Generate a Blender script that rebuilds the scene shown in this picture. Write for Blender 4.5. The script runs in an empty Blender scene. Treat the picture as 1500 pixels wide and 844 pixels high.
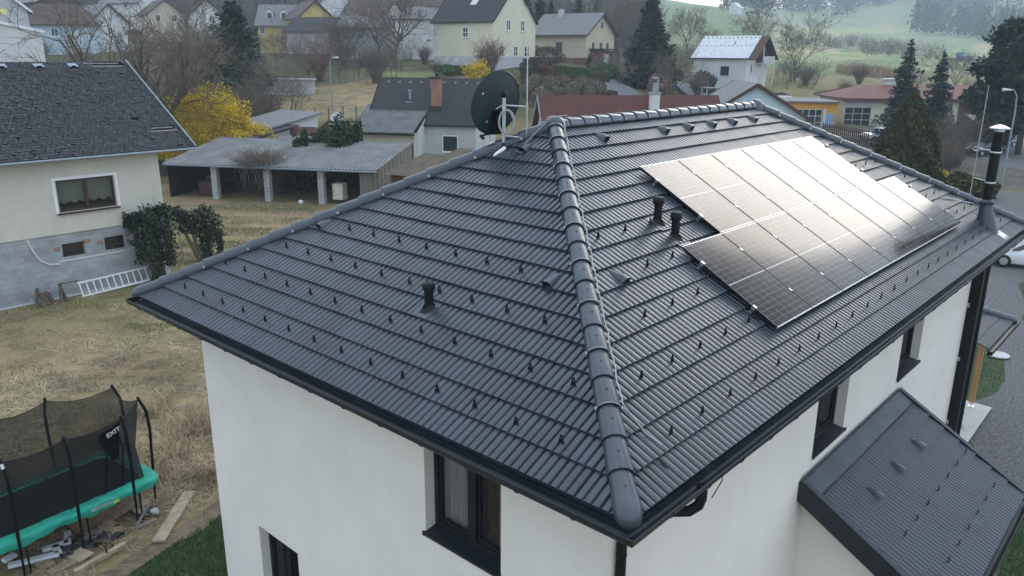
import bpy, bmesh, math, random
import numpy as np
from mathutils import Vector, Matrix
rnd = random.Random(7)
R = math.radians
C = bpy.context.scene.collection
scene = bpy.context.scene
HE = 6.1                                   # eave height of the main house
# ------------------------------------------------------------------ camera
YAW, PITCH, ROLL, FPX = 0.732362, 0.289888, 0.006548, 1156.02
CAM = np.array([-5.22304, -3.28664, 3.98667 + HE])
_f = np.array([math.cos(PITCH)*math.cos(YAW), math.cos(PITCH)*math.sin(YAW), -math.sin(PITCH)])
_r = np.cross(_f, [0, 0, 1]); _r /= np.linalg.norm(_r); _u = np.cross(_r, _f)
_r, _u = _r*math.cos(ROLL)+_u*math.sin(ROLL), -_r*math.sin(ROLL)+_u*math.cos(ROLL)
cd = bpy.data.cameras.new('camera'); cam = bpy.data.objects.new('camera', cd); C.objects.link(cam)
cd.sensor_width = 36; cd.lens = FPX/1500*36; cd.clip_start = .1; cd.clip_end = 6000
M = Matrix.Identity(4)
for i in range(3):
    M[i][0] = _r[i]; M[i][1] = _u[i]; M[i][2] = -_f[i]; M[i][3] = CAM[i]
cam.matrix_world = M
scene.camera = cam
def ray(u, v): return _f + _r*((u-750)/FPX) - _u*((v-422)/FPX)
def on_plane(u, v, n, p0):
    n = np.array(n, float); d = ray(u, v); return CAM + d*((n @ (np.array(p0, float)-CAM))/(n @ d))
def on_z(u, v, z=0.): return on_plane(u, v, (0, 0, 1), (0, 0, z))
FH = np.array([math.cos(YAW), math.sin(YAW)]); RH = np.array([math.sin(YAW), -math.cos(YAW)])
def project(P):
    d = np.array(P)-CAM; z = d @ _f
    return 750+FPX*(d @ _r)/z, 422-FPX*(d @ _u)/z
# ------------------------------------------------------------------ terrain: height by viewing column and distance
_DK = [0, 60, 75, 90, 110, 130, 160, 200, 300, 450, 700, 1100, 1300]
_UK = [-400, 0, 150, 300, 450, 600, 750, 900, 1050, 1200, 1350, 1500, 1900]
_VK = [  # image row the ground has there, None = level ground
 [None, None, None, 165, 120, 95, 70, 50, 12, -60, -170, -170, 20],
 [None, None, None, 165, 120, 95, 70, 50, 12, -60, -170, -170, 20],
 [None, None, None, 168, 124, 98, 72, 48, 10, -60, -170, -170, 20],
 [None, None, None, 170, 128, 104, 82, 58, 16, -50, -160, -160, 20],
 [None, None, None, 170, 130, 107, 84, 60, 18, -45, -150, -150, 20],
 [None, None, None, 168, 113, 92, 76, 58, 26, -25, -90, -90, 20],
 [None, None, None, 172, 113, 93, 82, 70, 40, 0, -50, -50, 20],
 [None, None, None, 178, 133, 108, 88, 76, 52, 28, 5, 0, 30],
 [None, None, None, 196, 152, 124, 98, 80, 55, 28, 13, 18, 40],
 [None, None, None, 205, 181, 140, 116, 102, 84, 66, 44, 8, 40],
 [None, None, None, None, None, 163, 138, 118, 95, 76, 50, -25, 20],
 [None, None, None, None, None, 166, 142, 124, 98, 76, 46, -40, 20],
 [None, None, None, None, None, 166, 142, 124, 98, 76, 46, -40, 20]]
def _zv(u, v, D):
    d = ray(u, v); return CAM[2] + d[2]*D/(d[0]*FH[0]+d[1]*FH[1])
_ZT = np.array([[0. if v is None else _zv(u, v, D) for v, D in zip(row, _DK)] for u, row in zip(_UK, _VK)])
_TK = np.array([(u-750)/FPX/math.cos(PITCH) for u in _UK])
def _smooth(a): return a
def ground_z(x, y):
    dx, dy = x-CAM[0], y-CAM[1]
    D = dx*FH[0]+dy*FH[1]; s = dx*RH[0]+dy*RH[1]
    if D < 5: return 0.
    t = min(max(s/D, _TK[0]), _TK[-1])
    i = min(max(int(np.searchsorted(_TK, t))-1, 0), len(_TK)-2)
    a = (t-_TK[i])/(_TK[i+1]-_TK[i]); a = a*a*(3-2*a)
    row = _ZT[i]*(1-a)+_ZT[i+1]*a
    D = min(D, 1299.)
    j = min(max(int(np.searchsorted(_DK, D))-1, 0), len(_DK)-2)
    # monotone cubic between the knots
    def slope(k):
        if k <= 1 or k >= len(_DK)-1: return 0.
        a1 = (row[k]-row[k-1])/(_DK[k]-_DK[k-1]); a2 = (row[k+1]-row[k])/(_DK[k+1]-_DK[k])
        return 0. if a1*a2 <= 0 else 2*a1*a2/(a1+a2)
    h = _DK[j+1]-_DK[j]; q = (D-_DK[j])/h
    m0, m1 = slope(j)*h, slope(j+1)*h
    return float((2*q**3-3*q*q+1)*row[j]+(q**3-2*q*q+q)*m0+(-2*q**3+3*q*q)*row[j+1]+(q**3-q*q)*m1)
def G(u, D, dz=0.):
    """ground point at horizontal distance D in the direction of image column u"""
    t = (u-750)/FPX/math.cos(PITCH)
    for _ in range(4):
        x, y = CAM[0]+D*(FH[0]+t*RH[0]), CAM[1]+D*(FH[1]+t*RH[1])
        z = ground_z(x, y); uu, vv = project((x, y, z)); t += (u-uu)/FPX
    return Vector((x, y, z+dz))
AZ0 = math.atan2(RH[1], RH[0])
# ------------------------------------------------------------------ materials
def nt(name):
    m = bpy.data.materials.new(name); m.use_nodes = True
    t = m.node_tree; b = t.nodes['Principled BSDF']; return m, t, b
def N(t, typ, **kw):
    n = t.nodes.new(typ)
    for k, v in kw.items():
        if k.startswith('i_'):
            key = k[2:]; n.inputs[int(key) if key.isdigit() else key.replace('_', ' ')].default_value = v
        else: setattr(n, k, v)
    return n
def ramp(t, pts):
    n = t.nodes.new('ShaderNodeValToRGB'); e = n.color_ramp.elements
    while len(e) < len(pts): e.new(.5)
    for k, (p, c) in zip(e, pts): k.position = p; k.color = (*c, 1) if len(c) == 3 else c
    return n
def mat(name, col, rough=.7, var=.25, scale=3., bump=0., bscale=40., metal=0., spec=.5, detail=6., coat=0., island=0., col2=None, stretch=None, contrast=None, cell=None, streak=0.):
    """base colour broken up by noise (col -> col2), optional bump and per-leaf variation"""
    m, t, b = nt(name); L = t.links.new
    tc = N(t, 'ShaderNodeTexCoord'); src = tc.outputs['Object']
    if stretch:
        mp = N(t, 'ShaderNodeMapping'); mp.inputs['Scale'].default_value = stretch; L(src, mp.inputs[0]); src = mp.outputs[0]
    n = N(t, 'ShaderNodeTexNoise', i_Scale=scale, i_Detail=detail); n.inputs['Roughness'].default_value = .62; L(src, n.inputs['Vector'])
    c2 = col2 or tuple(c*(1-var) for c in col); c1 = col if col2 else tuple(min(1, c*(1+var)) for c in col)
    lo, hi = contrast or (.3, .7)
    r = ramp(t, [(lo, c2), (hi, c1)]); L(n.outputs['Fac'], r.inputs[0]); out = r.outputs[0]
    if island:
        g = N(t, 'ShaderNodeNewGeometry'); hs = N(t, 'ShaderNodeHueSaturation')
        mr = N(t, 'ShaderNodeMapRange'); mr.inputs['To Min'].default_value = 1-island; mr.inputs['To Max'].default_value = 1+island
        L(g.outputs['Random Per Island'], mr.inputs[0]); L(mr.outputs[0], hs.inputs['Value']); L(out, hs.inputs['Color']); out = hs.outputs[0]
    if cell:      # every tile of a course has its own tone
        sx = N(t, 'ShaderNodeSeparateXYZ'); L(tc.outputs['Object'], sx.inputs[0]); cb = N(t, 'ShaderNodeCombineXYZ')
        for k, (o_, off, per) in enumerate(((cell[0], cell[1], .3), ('Z', cell[2], cell[3]))):
            a = N(t, 'ShaderNodeMath', operation='SUBTRACT'); a.inputs[1].default_value = off; L(sx.outputs[o_], a.inputs[0])
            d = N(t, 'ShaderNodeMath', operation='DIVIDE'); d.inputs[1].default_value = per; L(a.outputs[0], d.inputs[0])
            f = N(t, 'ShaderNodeMath', operation='FLOOR'); L(d.outputs[0], f.inputs[0]); L(f.outputs[0], cb.inputs[k])
        wn = N(t, 'ShaderNodeTexWhiteNoise', noise_dimensions='3D'); L(cb.outputs[0], wn.inputs['Vector'])
        hs = N(t, 'ShaderNodeHueSaturation'); mr = N(t, 'ShaderNodeMapRange'); mr.inputs['To Min'].default_value = .80; mr.inputs['To Max'].default_value = 1.2
        L(wn.outputs['Value'], mr.inputs[0]); L(mr.outputs[0], hs.inputs['Value']); L(out, hs.inputs['Color']); out = hs.outputs[0]
    if streak:    # run-off stains, long in the vertical
        mp2 = N(t, 'ShaderNodeMapping'); mp2.inputs['Scale'].default_value = (2.2, 2.2, .22); L(tc.outputs['Object'], mp2.inputs[0])
        ns = N(t, 'ShaderNodeTexNoise', i_Scale=2., i_Detail=5.); L(mp2.outputs[0], ns.inputs['Vector']); rs_ = ramp(t, [(.34, (1-streak,)*3), (.62, (1, 1, 1))]); L(ns.outputs['Fac'], rs_.inputs[0])
        mu = N(t, 'ShaderNodeMix', data_type='RGBA', blend_type='MULTIPLY'); mu.inputs[0].default_value = 1; L(out, mu.inputs[6]); L(rs_.outputs[0], mu.inputs[7]); out = mu.outputs[2]
    L(out, b.inputs['Base Color'])
    b.inputs['Roughness'].default_value = rough; b.inputs['Metallic'].default_value = metal
    b.inputs['Specular IOR Level'].default_value = spec; b.inputs['Coat Weight'].default_value = coat
    if bump:
        n2 = N(t, 'ShaderNodeTexNoise', i_Scale=bscale, i_Detail=4.); L(src, n2.inputs['Vector'])
        bp = N(t, 'ShaderNodeBump', i_Strength=bump); bp.inputs['Distance'].default_value = .02; L(n2.outputs['Fac'], bp.inputs['Height']); L(bp.outputs[0], b.inputs['Normal'])
    return m
def brick_mat(name, c1, c2, mortar, bw, bh, ms=.012, rough=.9, offset=.5, rot=None, bump=.5, speck=None, noise=.5):
    m, t, b = nt(name); L = t.links.new
    tc = N(t, 'ShaderNodeTexCoord'); src = tc.outputs['Object']
    mp = N(t, 'ShaderNodeMapping'); L(src, mp.inputs[0])
    if rot: mp.inputs['Rotation'].default_value = rot
    br = N(t, 'ShaderNodeTexBrick'); br.offset = offset
    br.inputs['Color1'].default_value = (*c1, 1); br.inputs['Color2'].default_value = (*c2, 1); br.inputs['Mortar'].default_value = (*mortar, 1)
    br.inputs['Scale'].default_value = 1; br.inputs['Mortar Size'].default_value = ms; br.inputs['Brick Width'].default_value = bw; br.inputs['Row Height'].default_value = bh
    L(mp.outputs[0], br.inputs['Vector'])
    n = N(t, 'ShaderNodeTexNoise', i_Scale=1.3, i_Detail=8.); L(src, n.inputs['Vector'])
    mr = N(t, 'ShaderNodeMapRange'); mr.inputs['From Min'].default_value = .3; mr.inputs['From Max'].default_value = .7; mr.inputs['To Min'].default_value = 1-noise; mr.inputs['To Max'].default_value = 1+noise
    L(n.outputs['Fac'], mr.inputs[0])
    hs = N(t, 'ShaderNodeHueSaturation'); L(br.outputs[0], hs.inputs['Color']); L(mr.outputs[0], hs.inputs['Value']); out = hs.outputs[0]
    if speck:
        v = N(t, 'ShaderNodeTexNoise', i_Scale=speck[0], i_Detail=5.); L(src, v.inputs['Vector'])
        r = ramp(t, [(speck[1], (0, 0, 0)), (speck[1]+.06, (1, 1, 1))]); L(v.outputs['Fac'], r.inputs[0])
        mx = N(t, 'ShaderNodeMix', data_type='RGBA'); L(r.outputs[0], mx.inputs[0]); L(out, mx.inputs[6]); mx.inputs[7].default_value = (*speck[2], 1); out = mx.outputs[2]
    L(out, b.inputs['Base Color']); b.inputs['Roughness'].default_value = rough
    bp = N(t, 'ShaderNodeBump', i_Strength=bump); bp.inputs['Distance'].default_value = .02; bp.invert = True
    L(br.outputs['Fac'], bp.inputs['Height']); L(bp.outputs[0], b.inputs['Normal'])
    return m
def glass_mat(name, tint, alpha, rough=.03):
    m, t, b = nt(name); L = t.links.new
    b.inputs['Base Color'].default_value = (*tint, 1); b.inputs['Roughness'].default_value = rough; b.inputs['Specular IOR Level'].default_value = .6
    n = N(t, 'ShaderNodeTexNoise', i_Scale=1.1, i_Detail=1.); bp = N(t, 'ShaderNodeBump', i_Strength=.05); L(n.outputs[0], bp.inputs['Height']); L(bp.outputs[0], b.inputs['Normal'])
    b.inputs['Alpha'].default_value = alpha
    return m
MT = {}
MT['tile'] = mat('roof_tile', (.025, .035, .049), .30, .22, 1.6, .06, 120., spec=.65)
for k_, ax_ in (('tile_x', 'X'), ('tile_y', 'Y')): MT[k_] = mat('roof_'+k_, (.025, .035, .049), .30, .22, 1.6, .06, 120., spec=.65, cell=(ax_, -4.9674, 6.1+.018, .33605*.49376))
MT['cap'] = mat('ridge_tile', (.036, .048, .064), .29, .2, 4., .05, 150., spec=.7)
MT['ridge'] = mat('ridge_tile_smooth', (.052, .068, .088), .22, .14, 4., .03, 150., spec=.9)
MT['gutter'] = mat('gutter_metal', (.014, .020, .028), .38, .3, 3., spec=.4)
MT['black'] = mat('black_paint', (.007, .008, .010), .5, .3, 8., spec=.25)
MT['flash'] = mat('flashing_metal', (.028, .042, .058), .40, .35, 2.2, .05, 9., spec=.5)
MT['render'] = mat('wall_render', (.78, .745, .695), .92, .045, .9, .5, 120., streak=.012)
MT['soffit'] = mat('soffit_board', (.6, .6, .6), .8, .05)
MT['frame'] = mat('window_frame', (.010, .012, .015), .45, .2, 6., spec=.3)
MT['sill'] = mat('sill_metal', (.013, .018, .025), .38, .2, 5.)
MT['alu'] = mat('aluminium', (.66, .68, .70), .33, .08, 5., metal=1.)
MT['galv'] = mat('galvanised_steel', (.50, .53, .56), .42, .2, 12., metal=.8)
MT['cable'] = mat('cable_grey', (.36, .38, .38), .5, .1, 9.)
MT['dish'] = mat('dish_anthracite', (.034, .052, .062), .42, .2, 3., spec=.5)
MT['room'] = mat('room_dark', (.05, .035, .025), .9, .5, 3.)
MT['curtain'] = mat('curtain_cloth', (.55, .56, .56), .95, .25, 5., stretch=(12, 12, .6))
MT['curtain_brown'] = mat('curtain_brown', (.16, .09, .05), .95, .5, 14.)
MT['glass'] = glass_mat('window_glass', (.02, .025, .03), .45)
MT['dark_glass'] = glass_mat('dark_glass', (.02, .022, .026), 1.)
MT['white'] = mat('white_paint', (.78, .79, .80), .6, .06, 2.)
# ------------------------------------------------------------------ mesh builder
ROOT = {}
def thing(name, label, cat, loc=(0, 0, 0), rot=(0, 0, 0), group=None):
    o = bpy.data.objects.new(name, None); C.objects.link(o); o.location = loc; o.rotation_euler = rot
    o.empty_display_size = .1
    o['label'] = label; o['category'] = cat
    if group: o['group'] = group
    from mathutils import Euler
    ROOT[o.name] = (Matrix.Translation(Vector(loc)) @ Euler(rot).to_matrix().to_4x4()).inverted()
    return o
def tag(o, label, cat, group=None):
    o['label'] = label; o['category'] = cat
    if group: o['group'] = group
    return o
class MB:
    def __init__(s): s.v = []; s.f = []
    def add(s, vs, fs):
        k = len(s.v); s.v.extend([tuple(map(float, p)) for p in vs]); s.f.extend([tuple(i+k for i in f) for f in fs]); return s
    def poly(s, *p): return s.add(p, [tuple(range(len(p)))])
    def box(s, c, size, rz=0., mtx=None):
        x, y, z = [a/2 for a in size]; P = [Vector((i*x, j*y, k*z)) for i in (-1, 1) for j in (-1, 1) for k in (-1, 1)]
        m = mtx if mtx is not None else Matrix.Rotation(rz, 3, 'Z')
        return s.add([m @ p + Vector(c) for p in P], [(0, 1, 3, 2), (4, 6, 7, 5), (0, 4, 5, 1), (2, 3, 7, 6), (0, 2, 6, 4), (1, 5, 7, 3)])
    def bar(s, a, b, w, h=None, up=(0, 0, 1)):
        a, b = Vector(a), Vector(b); d = (b-a); l = d.length
        if l < 1e-6: return s
        d /= l; up = Vector(up); sd = d.cross(up)
        if sd.length < 1e-4: sd = d.cross(Vector((1, 0, 0)))
        sd.normalize(); u2 = sd.cross(d); m = Matrix((d, sd, u2)).transposed()
        return s.box((a+b)/2, (l, w, h or w), mtx=m)
    def tube(s, pts, r, n=6, caps=True):
        pts = [Vector(p) for p in pts]; m = len(pts); rr = r if isinstance(r, (list, tuple)) else [r]*m
        k = len(s.v); prev = None
        for i, p in enumerate(pts):
            d = (pts[min(i+1, m-1)]-pts[max(i-1, 0)]); d = d.normalized() if d.length > 1e-9 else Vector((0, 0, 1))
            if prev is None: a = d.orthogonal().normalized()
            else:
                a = prev - d*prev.dot(d); a = a.normalized() if a.length > 1e-6 else d.orthogonal().normalized()
            prev = a; b = d.cross(a)
            for j in range(n):
                t = 2*math.pi*j/n; q = p+(a*math.cos(t)+b*math.sin(t))*rr[i]; s.v.append((q.x, q.y, q.z))
        for i in range(m-1):
            for j in range(n):
                s.f.append((k+i*n+j, k+i*n+(j+1) % n, k+(i+1)*n+(j+1) % n, k+(i+1)*n+j))
        if caps: s.f.append(tuple(k+j for j in range(n-1, -1, -1))); s.f.append(tuple(k+(m-1)*n+j for j in range(n)))
        return s
    def lathe(s, prof, o=(0, 0, 0), n=20, axis=None):
        """prof = (radius, height) pairs about the z axis (or a given axis)"""
        o = Vector(o); q = Vector((0, 0, 1)).rotation_difference(Vector(axis)).to_matrix() if axis is not None else Matrix.Identity(3)
        k = len(s.v); m = len(prof)
        for r, h in prof:
            for j in range(n):
                t = 2*math.pi*j/n; p = q @ Vector((r*math.cos(t), r*math.sin(t), h))+o; s.v.append(tuple(p))
        for i in range(m-1):
            for j in range(n): s.f.append((k+i*n+j, k+i*n+(j+1) % n, k+(i+1)*n+(j+1) % n, k+(i+1)*n+j))
        s.f.append(tuple(k+j for j in range(n-1, -1, -1))); s.f.append(tuple(k+(m-1)*n+j for j in range(n)))
        return s
    def np_add(s, V, F):
        k = len(s.v); s.v.extend(map(tuple, V.tolist())); s.f.extend(map(tuple, (F+k).tolist())); return s
    def leaves(s, P, size, rg, flat=0., aspect=1.6):
        """one small rhombic leaf face at every point of P"""
        n = len(P); P = np.asarray(P, float)
        a = rg.normal(size=(n, 3)); a /= np.linalg.norm(a, axis=1)[:, None]
        b = rg.normal(size=(n, 3)); b[:, 2] *= 1-flat; a[:, 2] *= 1-flat
        b -= (b*a).sum(1)[:, None]*a; b /= np.linalg.norm(b, axis=1)[:, None]+1e-9
        sz = size*(.6+.8*rg.random(n))[:, None] if np.isscalar(size) else np.asarray(size)[:, None]
        V = np.stack([P-a*sz*aspect/2, P-b*sz/2, P+a*sz*aspect/2, P+b*sz/2], 1).reshape(-1, 3)
        F = np.arange(4*n).reshape(n, 4); return s.np_add(V, F)
    def obj(s, name, m, parent=None, smooth=False, local=False, origin=None, kind=None, recalc=True):
        me = bpy.data.meshes.new(name)
        V = s.v
        if parent is not None and not local:
            inv = ROOT[parent.name]
            if inv != Matrix.Identity(4):
                A = np.array(V) if V else np.zeros((0, 3)); I = np.array(inv); V = (A @ I[:3, :3].T + I[:3, 3]).tolist()
        elif origin is not None:
            V = (np.array(V)-np.array(origin)).tolist()
        me.from_pydata(V, [], s.f)
        if recalc and len(s.f) < 30000:
            bm = bmesh.new(); bm.from_mesh(me); bmesh.ops.recalc_face_normals(bm, faces=bm.faces); bm.to_mesh(me); bm.free()
        me.materials.append(MT[m] if isinstance(m, str) else m)
        if smooth:
            me.polygons.foreach_set('use_smooth', [True]*len(me.polygons))
            if smooth != 'all':
                try: me.set_sharp_from_angle(angle=R(40))
                except Exception: pass
        me.update()
        o = bpy.data.objects.new(name, me); C.objects.link(o)
        if parent is not None: o.parent = parent; ROOT[o.name] = ROOT[parent.name]
        elif origin is not None: o.location = origin
        if parent is None and origin is None: ROOT[o.name] = Matrix.Identity(4)
        elif parent is None: ROOT[o.name] = Matrix.Translation(Vector(origin)).inverted()
        if kind: o['kind'] = kind
        return o
def copy_tree(o, parent=None):
    c = o.copy(); C.objects.link(c)
    if parent is not None: c.parent = parent
    for ch in list(o.children): copy_tree(ch, c)
    return c
# ================================================================== MAIN HOUSE
W, L, TP = 9.9348, 17.1775, .567818
SA, CA = math.sin(math.atan(TP)), math.cos(math.atan(TP))
SL = W/2/CA; RZ = HE+W/2*TP
OV = .70                                    # wall set back from the eave
house = thing('detached_house', 'new white rendered house with dark hipped tile roof in the foreground', 'house', (W/2, W/2, 0))
def fr_right(s, t, h): return (s, t*CA-h*SA, HE+t*SA+h*CA)
def fr_left(s, t, h): return (t*CA-h*SA, s, HE+t*SA+h*CA)
def fr_back(s, t, h): return (s, W-(t*CA-h*SA), HE+t*SA+h*CA)
def fr_end(s, t, h): return (L-(t*CA-h*SA), s, HE+t*SA+h*CA)
PROF = [(0, 0), (.07, .5), (.15, .9), (.30, 1.), (.62, 1.), (.77, .9), (.85, .5), (.92, 0)]
def tiles(fr, s0, s1, t0, t1, gauge, planes, rib=.1, amp=.026, step=.038, prof=PROF, seam=True):
    """courses of ribbed interlocking tiles, lapped; cut at the given planes"""
    n = int(round((s1-s0)/rib)); sv = []; pv = []
    for k in range(n):
        for a, h in prof:
            sv.append(s0+(k+a)*rib); pv.append(h*amp - (.006 if (seam and k % 3 == 0 and a < .05) else 0))
    sv.append(s0+n*rib); pv.append(0); m = len(sv)
    sv = np.array(sv); pv = np.array(pv); B = MB(); t = t0; k = 0
    jr = np.random.default_rng(5)
    while t < t1-.02:
        te = min(t+gauge+.03, t1); jit = np.repeat(jr.normal(0, .0016, n//3+2), 3*len(prof))[:m]
        def row(tt, hh, pf): 
            return np.array([fr(a, tt, b) for a, b in zip(sv, hh+pf*pv+jit)])
        r0, r1, r2 = row(t, 0., .35), row(t, step, 1.), row(te, .003, 1.)
        o = len(B.v); V = np.concatenate([r0, r1, r1, r2]); i = np.arange(m-1)
        Fs = np.concatenate([np.stack([i, i+1, m+i+1, m+i], 1), np.stack([2*m+i, 2*m+i+1, 3*m+i+1, 3*m+i], 1)])
        B.np_add(V, Fs); t += gauge; k += 1
    me = bpy.data.meshes.new('t'); me.from_pydata(B.v, [], B.f); bm = bmesh.new(); bm.from_mesh(me)
    for co, no in planes:
        bmesh.ops.bisect_plane(bm, geom=bm.verts[:]+bm.edges[:]+bm.faces[:], plane_co=co, plane_no=no, clear_outer=True)
    bmesh.ops.recalc_face_normals(bm, faces=bm.faces)
    bm.verts.ensure_lookup_table(); bm.verts.index_update()
    out = MB(); out.v = [tuple(v.co) for v in bm.verts]; out.f = [tuple(v.index for v in f.verts) for f in bm.faces]; bm.free(); bpy.data.meshes.remove(me)
    return out
GA = SL/17
tiles(fr_right, 0, L, 0, SL, GA, [((0, 0, 0), (-1, 1, 0)), ((L, 0, 0), (1, 1, 0))]).obj('roof_slope', 'tile_x', house, smooth=True, recalc=False)
tiles(fr_left, 0, W, 0, SL, GA, [((0, 0, 0), (1, -1, 0)), ((0, W, 0), (1, 1, 0))]).obj('roof_slope', 'tile_y', house, smooth=True, recalc=False)
P3 = [(0, 0), (.3, 1), (.7, 1), (.9, 0)]
tiles(fr_back, 0, L, 0, SL, GA, [((0, W, 0), (-1, -1, 0)), ((L, W, 0), (1, -1, 0))], prof=P3, seam=False).obj('roof_slope', 'tile', house, recalc=False)
tiles(fr_end, 0, W, 0, SL, GA, [((L, 0, 0), (-1, -1, 0)), ((L, W, 0), (-1, 1, 0))], prof=P3, seam=False).obj('roof_slope', 'tile', house, recalc=False)
def caps(name, a, b, up, pitch=.405, r0=.132, r1=.112, mt='cap', lift=0., closed_end=True, clamps=True, side=1, parent=None, strap=True):
    """a row of half-round caps from the low end a to the high end b"""
    parent = parent or house
    a, b, up = Vector(a), Vector(b), Vector(up).normalized(); d = (b-a); ln = d.length; d.normalize(); sd = d.cross(up).normalized(); up = sd.cross(d)
    B = MB(); clamps_ = []; n = 14; k = 0; x = .10 if closed_end else -.05
    while x < ln-.05:
        e = min(x+pitch+.05, ln+.02); rows = []
        for xx, rr, hh in ((x, r0-.012, .0), (x, r0, .0), (x+.035, r0+.003, .0), (e, r1, -.008)):
            rows.append([a+d*xx+up*(lift+hh-.02)+sd*(rr*math.cos(q))+up*(rr*.92*math.sin(q)) for q in [R(-12)+R(204)*j/n for j in range(n+1)]])
        o = len(B.v)
        if k == 0 and closed_end:      # rounded starter cap
            for z_, sc in ((-.14, .45), (-.10, .78), (-.05, .95)):
                pass
            st = []
            for dz, sc in ((-.16, .12), (-.145, .5), (-.105, .80), (-.05, .96), (.0, 1.)):
                st.append([a+d*(x+dz)+up*(lift-.02)+sd*(r0*sc*math.cos(q))+up*(r0*.92*sc*math.sin(q)-(1-sc)*.03) for q in [R(-12)+R(204)*j/n for j in range(n+1)]])
            rows = st+rows[2:]
        V = [p for rw in rows for p in rw]
        F = [(i*(n+1)+j, i*(n+1)+j+1, (i+1)*(n+1)+j+1, (i+1)*(n+1)+j) for i in range(len(rows)-1) for j in range(n)]
        B.add(V, F)
        sc_ = a+d*(x+.21)+up*(lift+r0*.92-.022)
        B.lathe([(.010, 0), (.010, .008), (.004, .012)], sc_, 8, up)
        if clamps and k % 2 == 1 and k > 1:
            CL = MB()
            for q in (R(8), R(172)):
                if not strap: CL = MB(); clamps_.append(CL)
                c = a+d*(x+.01)+up*(lift-.02)+sd*(r0*1.02*math.cos(q))+up*(r0*.95*math.sin(q)); CL.bar(c-d*.018, c+d*.018, .014, .04, up=up)
            pts = [a+d*(x+.005)+up*(lift-.018)+sd*((r0+.006)*math.cos(q))+up*((r0+.006)*.92*math.sin(q)) for q in [R(5)+R(170)*j/10 for j in range(11)]]
            if strap: CL.tube(pts, .0035, 4); clamps_.append(CL)
        x += pitch; k += 1
    o = B.obj(name, mt, parent, smooth=True)
    for CL in clamps_: CL.obj('cap_clamp', 'galv', o)
    return o
R1, R2 = (W/2, W/2, RZ), (L-W/2, W/2, RZ)
LIFT = .055
caps('hip_cap', (0, 0, HE), R1, (-SA, -SA, 2*CA), lift=LIFT)
caps('hip_cap', (0, W, HE), R1, (-SA, SA, 2*CA), lift=LIFT, strap=False)
caps('hip_cap', (L, 0, HE), R2, (SA, -SA, 2*CA), lift=LIFT)
caps('hip_cap', (L, W, HE), R2, (SA, SA, 2*CA), lift=LIFT, clamps=False)
caps('ridge_cap', (W/2-.05, W/2, RZ), (L-W/2+.05, W/2, RZ), (0, 0, 1), lift=.05, closed_end=False, r0=.128, pitch=.39, mt='ridge')
for P in (R1, R2):
    B = MB(); V = Vector(P)
    B.lathe([(.20, -.10), (.19, -.02), (.165, .07), (.11, .135), (.04, .155)], V+Vector((0, 0, .03)), 16); B.obj('apex_cap', 'cap', house, smooth=True)
# ---- gutter, fascia, soffit
def sweep(prof, x0, y0, x1, y1):
    B = MB(); m = len(prof)
    for cx, cy, sx, sy in ((x0, y0, -1, -1), (x1, y0, 1, -1), (x1, y1, 1, 1), (x0, y1, -1, 1)):
        for d, z in prof: B.v.append((cx+sx*d, cy+sy*d, z))
    for c in range(4):
        a, b = c*m, ((c+1) % 4)*m
        for j in range(m-1): B.f.append((a+j, b+j, b+j+1, a+j+1))
    return B
gp = [(-.06, HE-.02), (-.06, HE-.045), (-.02, HE-.05), (-.012, HE-.085)] + [(.055-.067*math.cos(R(a)), HE-.085-.062*math.sin(R(a))) for a in range(15, 180, 20)] + [(.123, HE-.06), (.124, HE-.045), (.134, HE-.038), (.141, HE-.046), (.139, HE-.06), (.132, HE-.064), (.128, HE-.09)] + [(.055+.073*math.cos(R(a)), HE-.09-.066*math.sin(R(a))) for a in range(15, 120, 20)] + [(.0, HE-.14)]
g = sweep(gp, 0, 0, L, W).obj('gutter', 'gutter', house, smooth=True, recalc=False)
for k in range(14):
    y = .55+k*.70; B = MB()
    B.tube([(-.055+.075*math.cos(R(a)), y, HE-.09-.07*math.sin(R(a))) for a in range(-8, 190, 22)], .009, 4); B.obj('gutter_bracket', 'gutter', g)
for k in range(24):
    x = .55+k*.70; B = MB()
    B.tube([(x, -.055-.075*math.cos(R(a)), HE-.09-.07*math.sin(R(a))) for a in range(-8, 190, 22)], .009, 4); B.obj('gutter_bracket', 'gutter', g)
B = sweep([(-.05, HE-.03), (-.05, HE-.2), (-OV+.01, HE-.2)], 0, 0, L, W); B.obj('fascia', 'flash', house, recalc=False)
# ---- walls with recessed openings
def wall(B, o, ud, n, ulen, z0, z1, holes, depth=.2):
    """wall sheet in the plane through o along ud, outward normal n, with reveals round the holes (u0,u1,za,zb)"""
    o, ud, n = Vector(o), Vector(ud), Vector(n)
    us = sorted({0, ulen, *[h[0] for h in holes], *[h[1] for h in holes]}); zs = sorted({z0, z1, *[h[2] for h in holes], *[h[3] for h in holes]})
    P = lambda u, z, d=0.: o+ud*u-n*d+Vector((0, 0, z))
    for a, b in zip(us, us[1:]):
        for c, e in zip(zs, zs[1:]):
            mu, mz = (a+b)/2, (c+e)/2
            if any(h[0] < mu < h[1] and h[2] < mz < h[3] for h in holes): continue
            B.poly(P(a, c), P(b, c), P(b, e), P(a, e))
    for a, b, c, e in holes:
        for q in (((a, c), (a, e)), ((b, e), (b, c)), ((a, e), (b, e)), ((b, c), (a, c))):
            B.poly(P(*q[0]), P(*q[1]), P(*q[1], depth), P(*q[0], depth))
WX1 = L-.18; WZ = HE-.19
LW = [(2.19-OV, 3.52-OV, HE-2.02, HE-.42), (6.70-OV, 7.88-OV, .3, HE-3.86)]
RW = [(6.38-OV, 7.72-OV, HE-2.16, HE-.42), (10.55-OV, 11.95-OV, HE-2.16, HE-.42)]
B = MB()
wall(B, (OV, OV, 0), (0, 1, 0), (-1, 0, 0), W-2*OV, -.5, WZ, LW)
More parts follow.
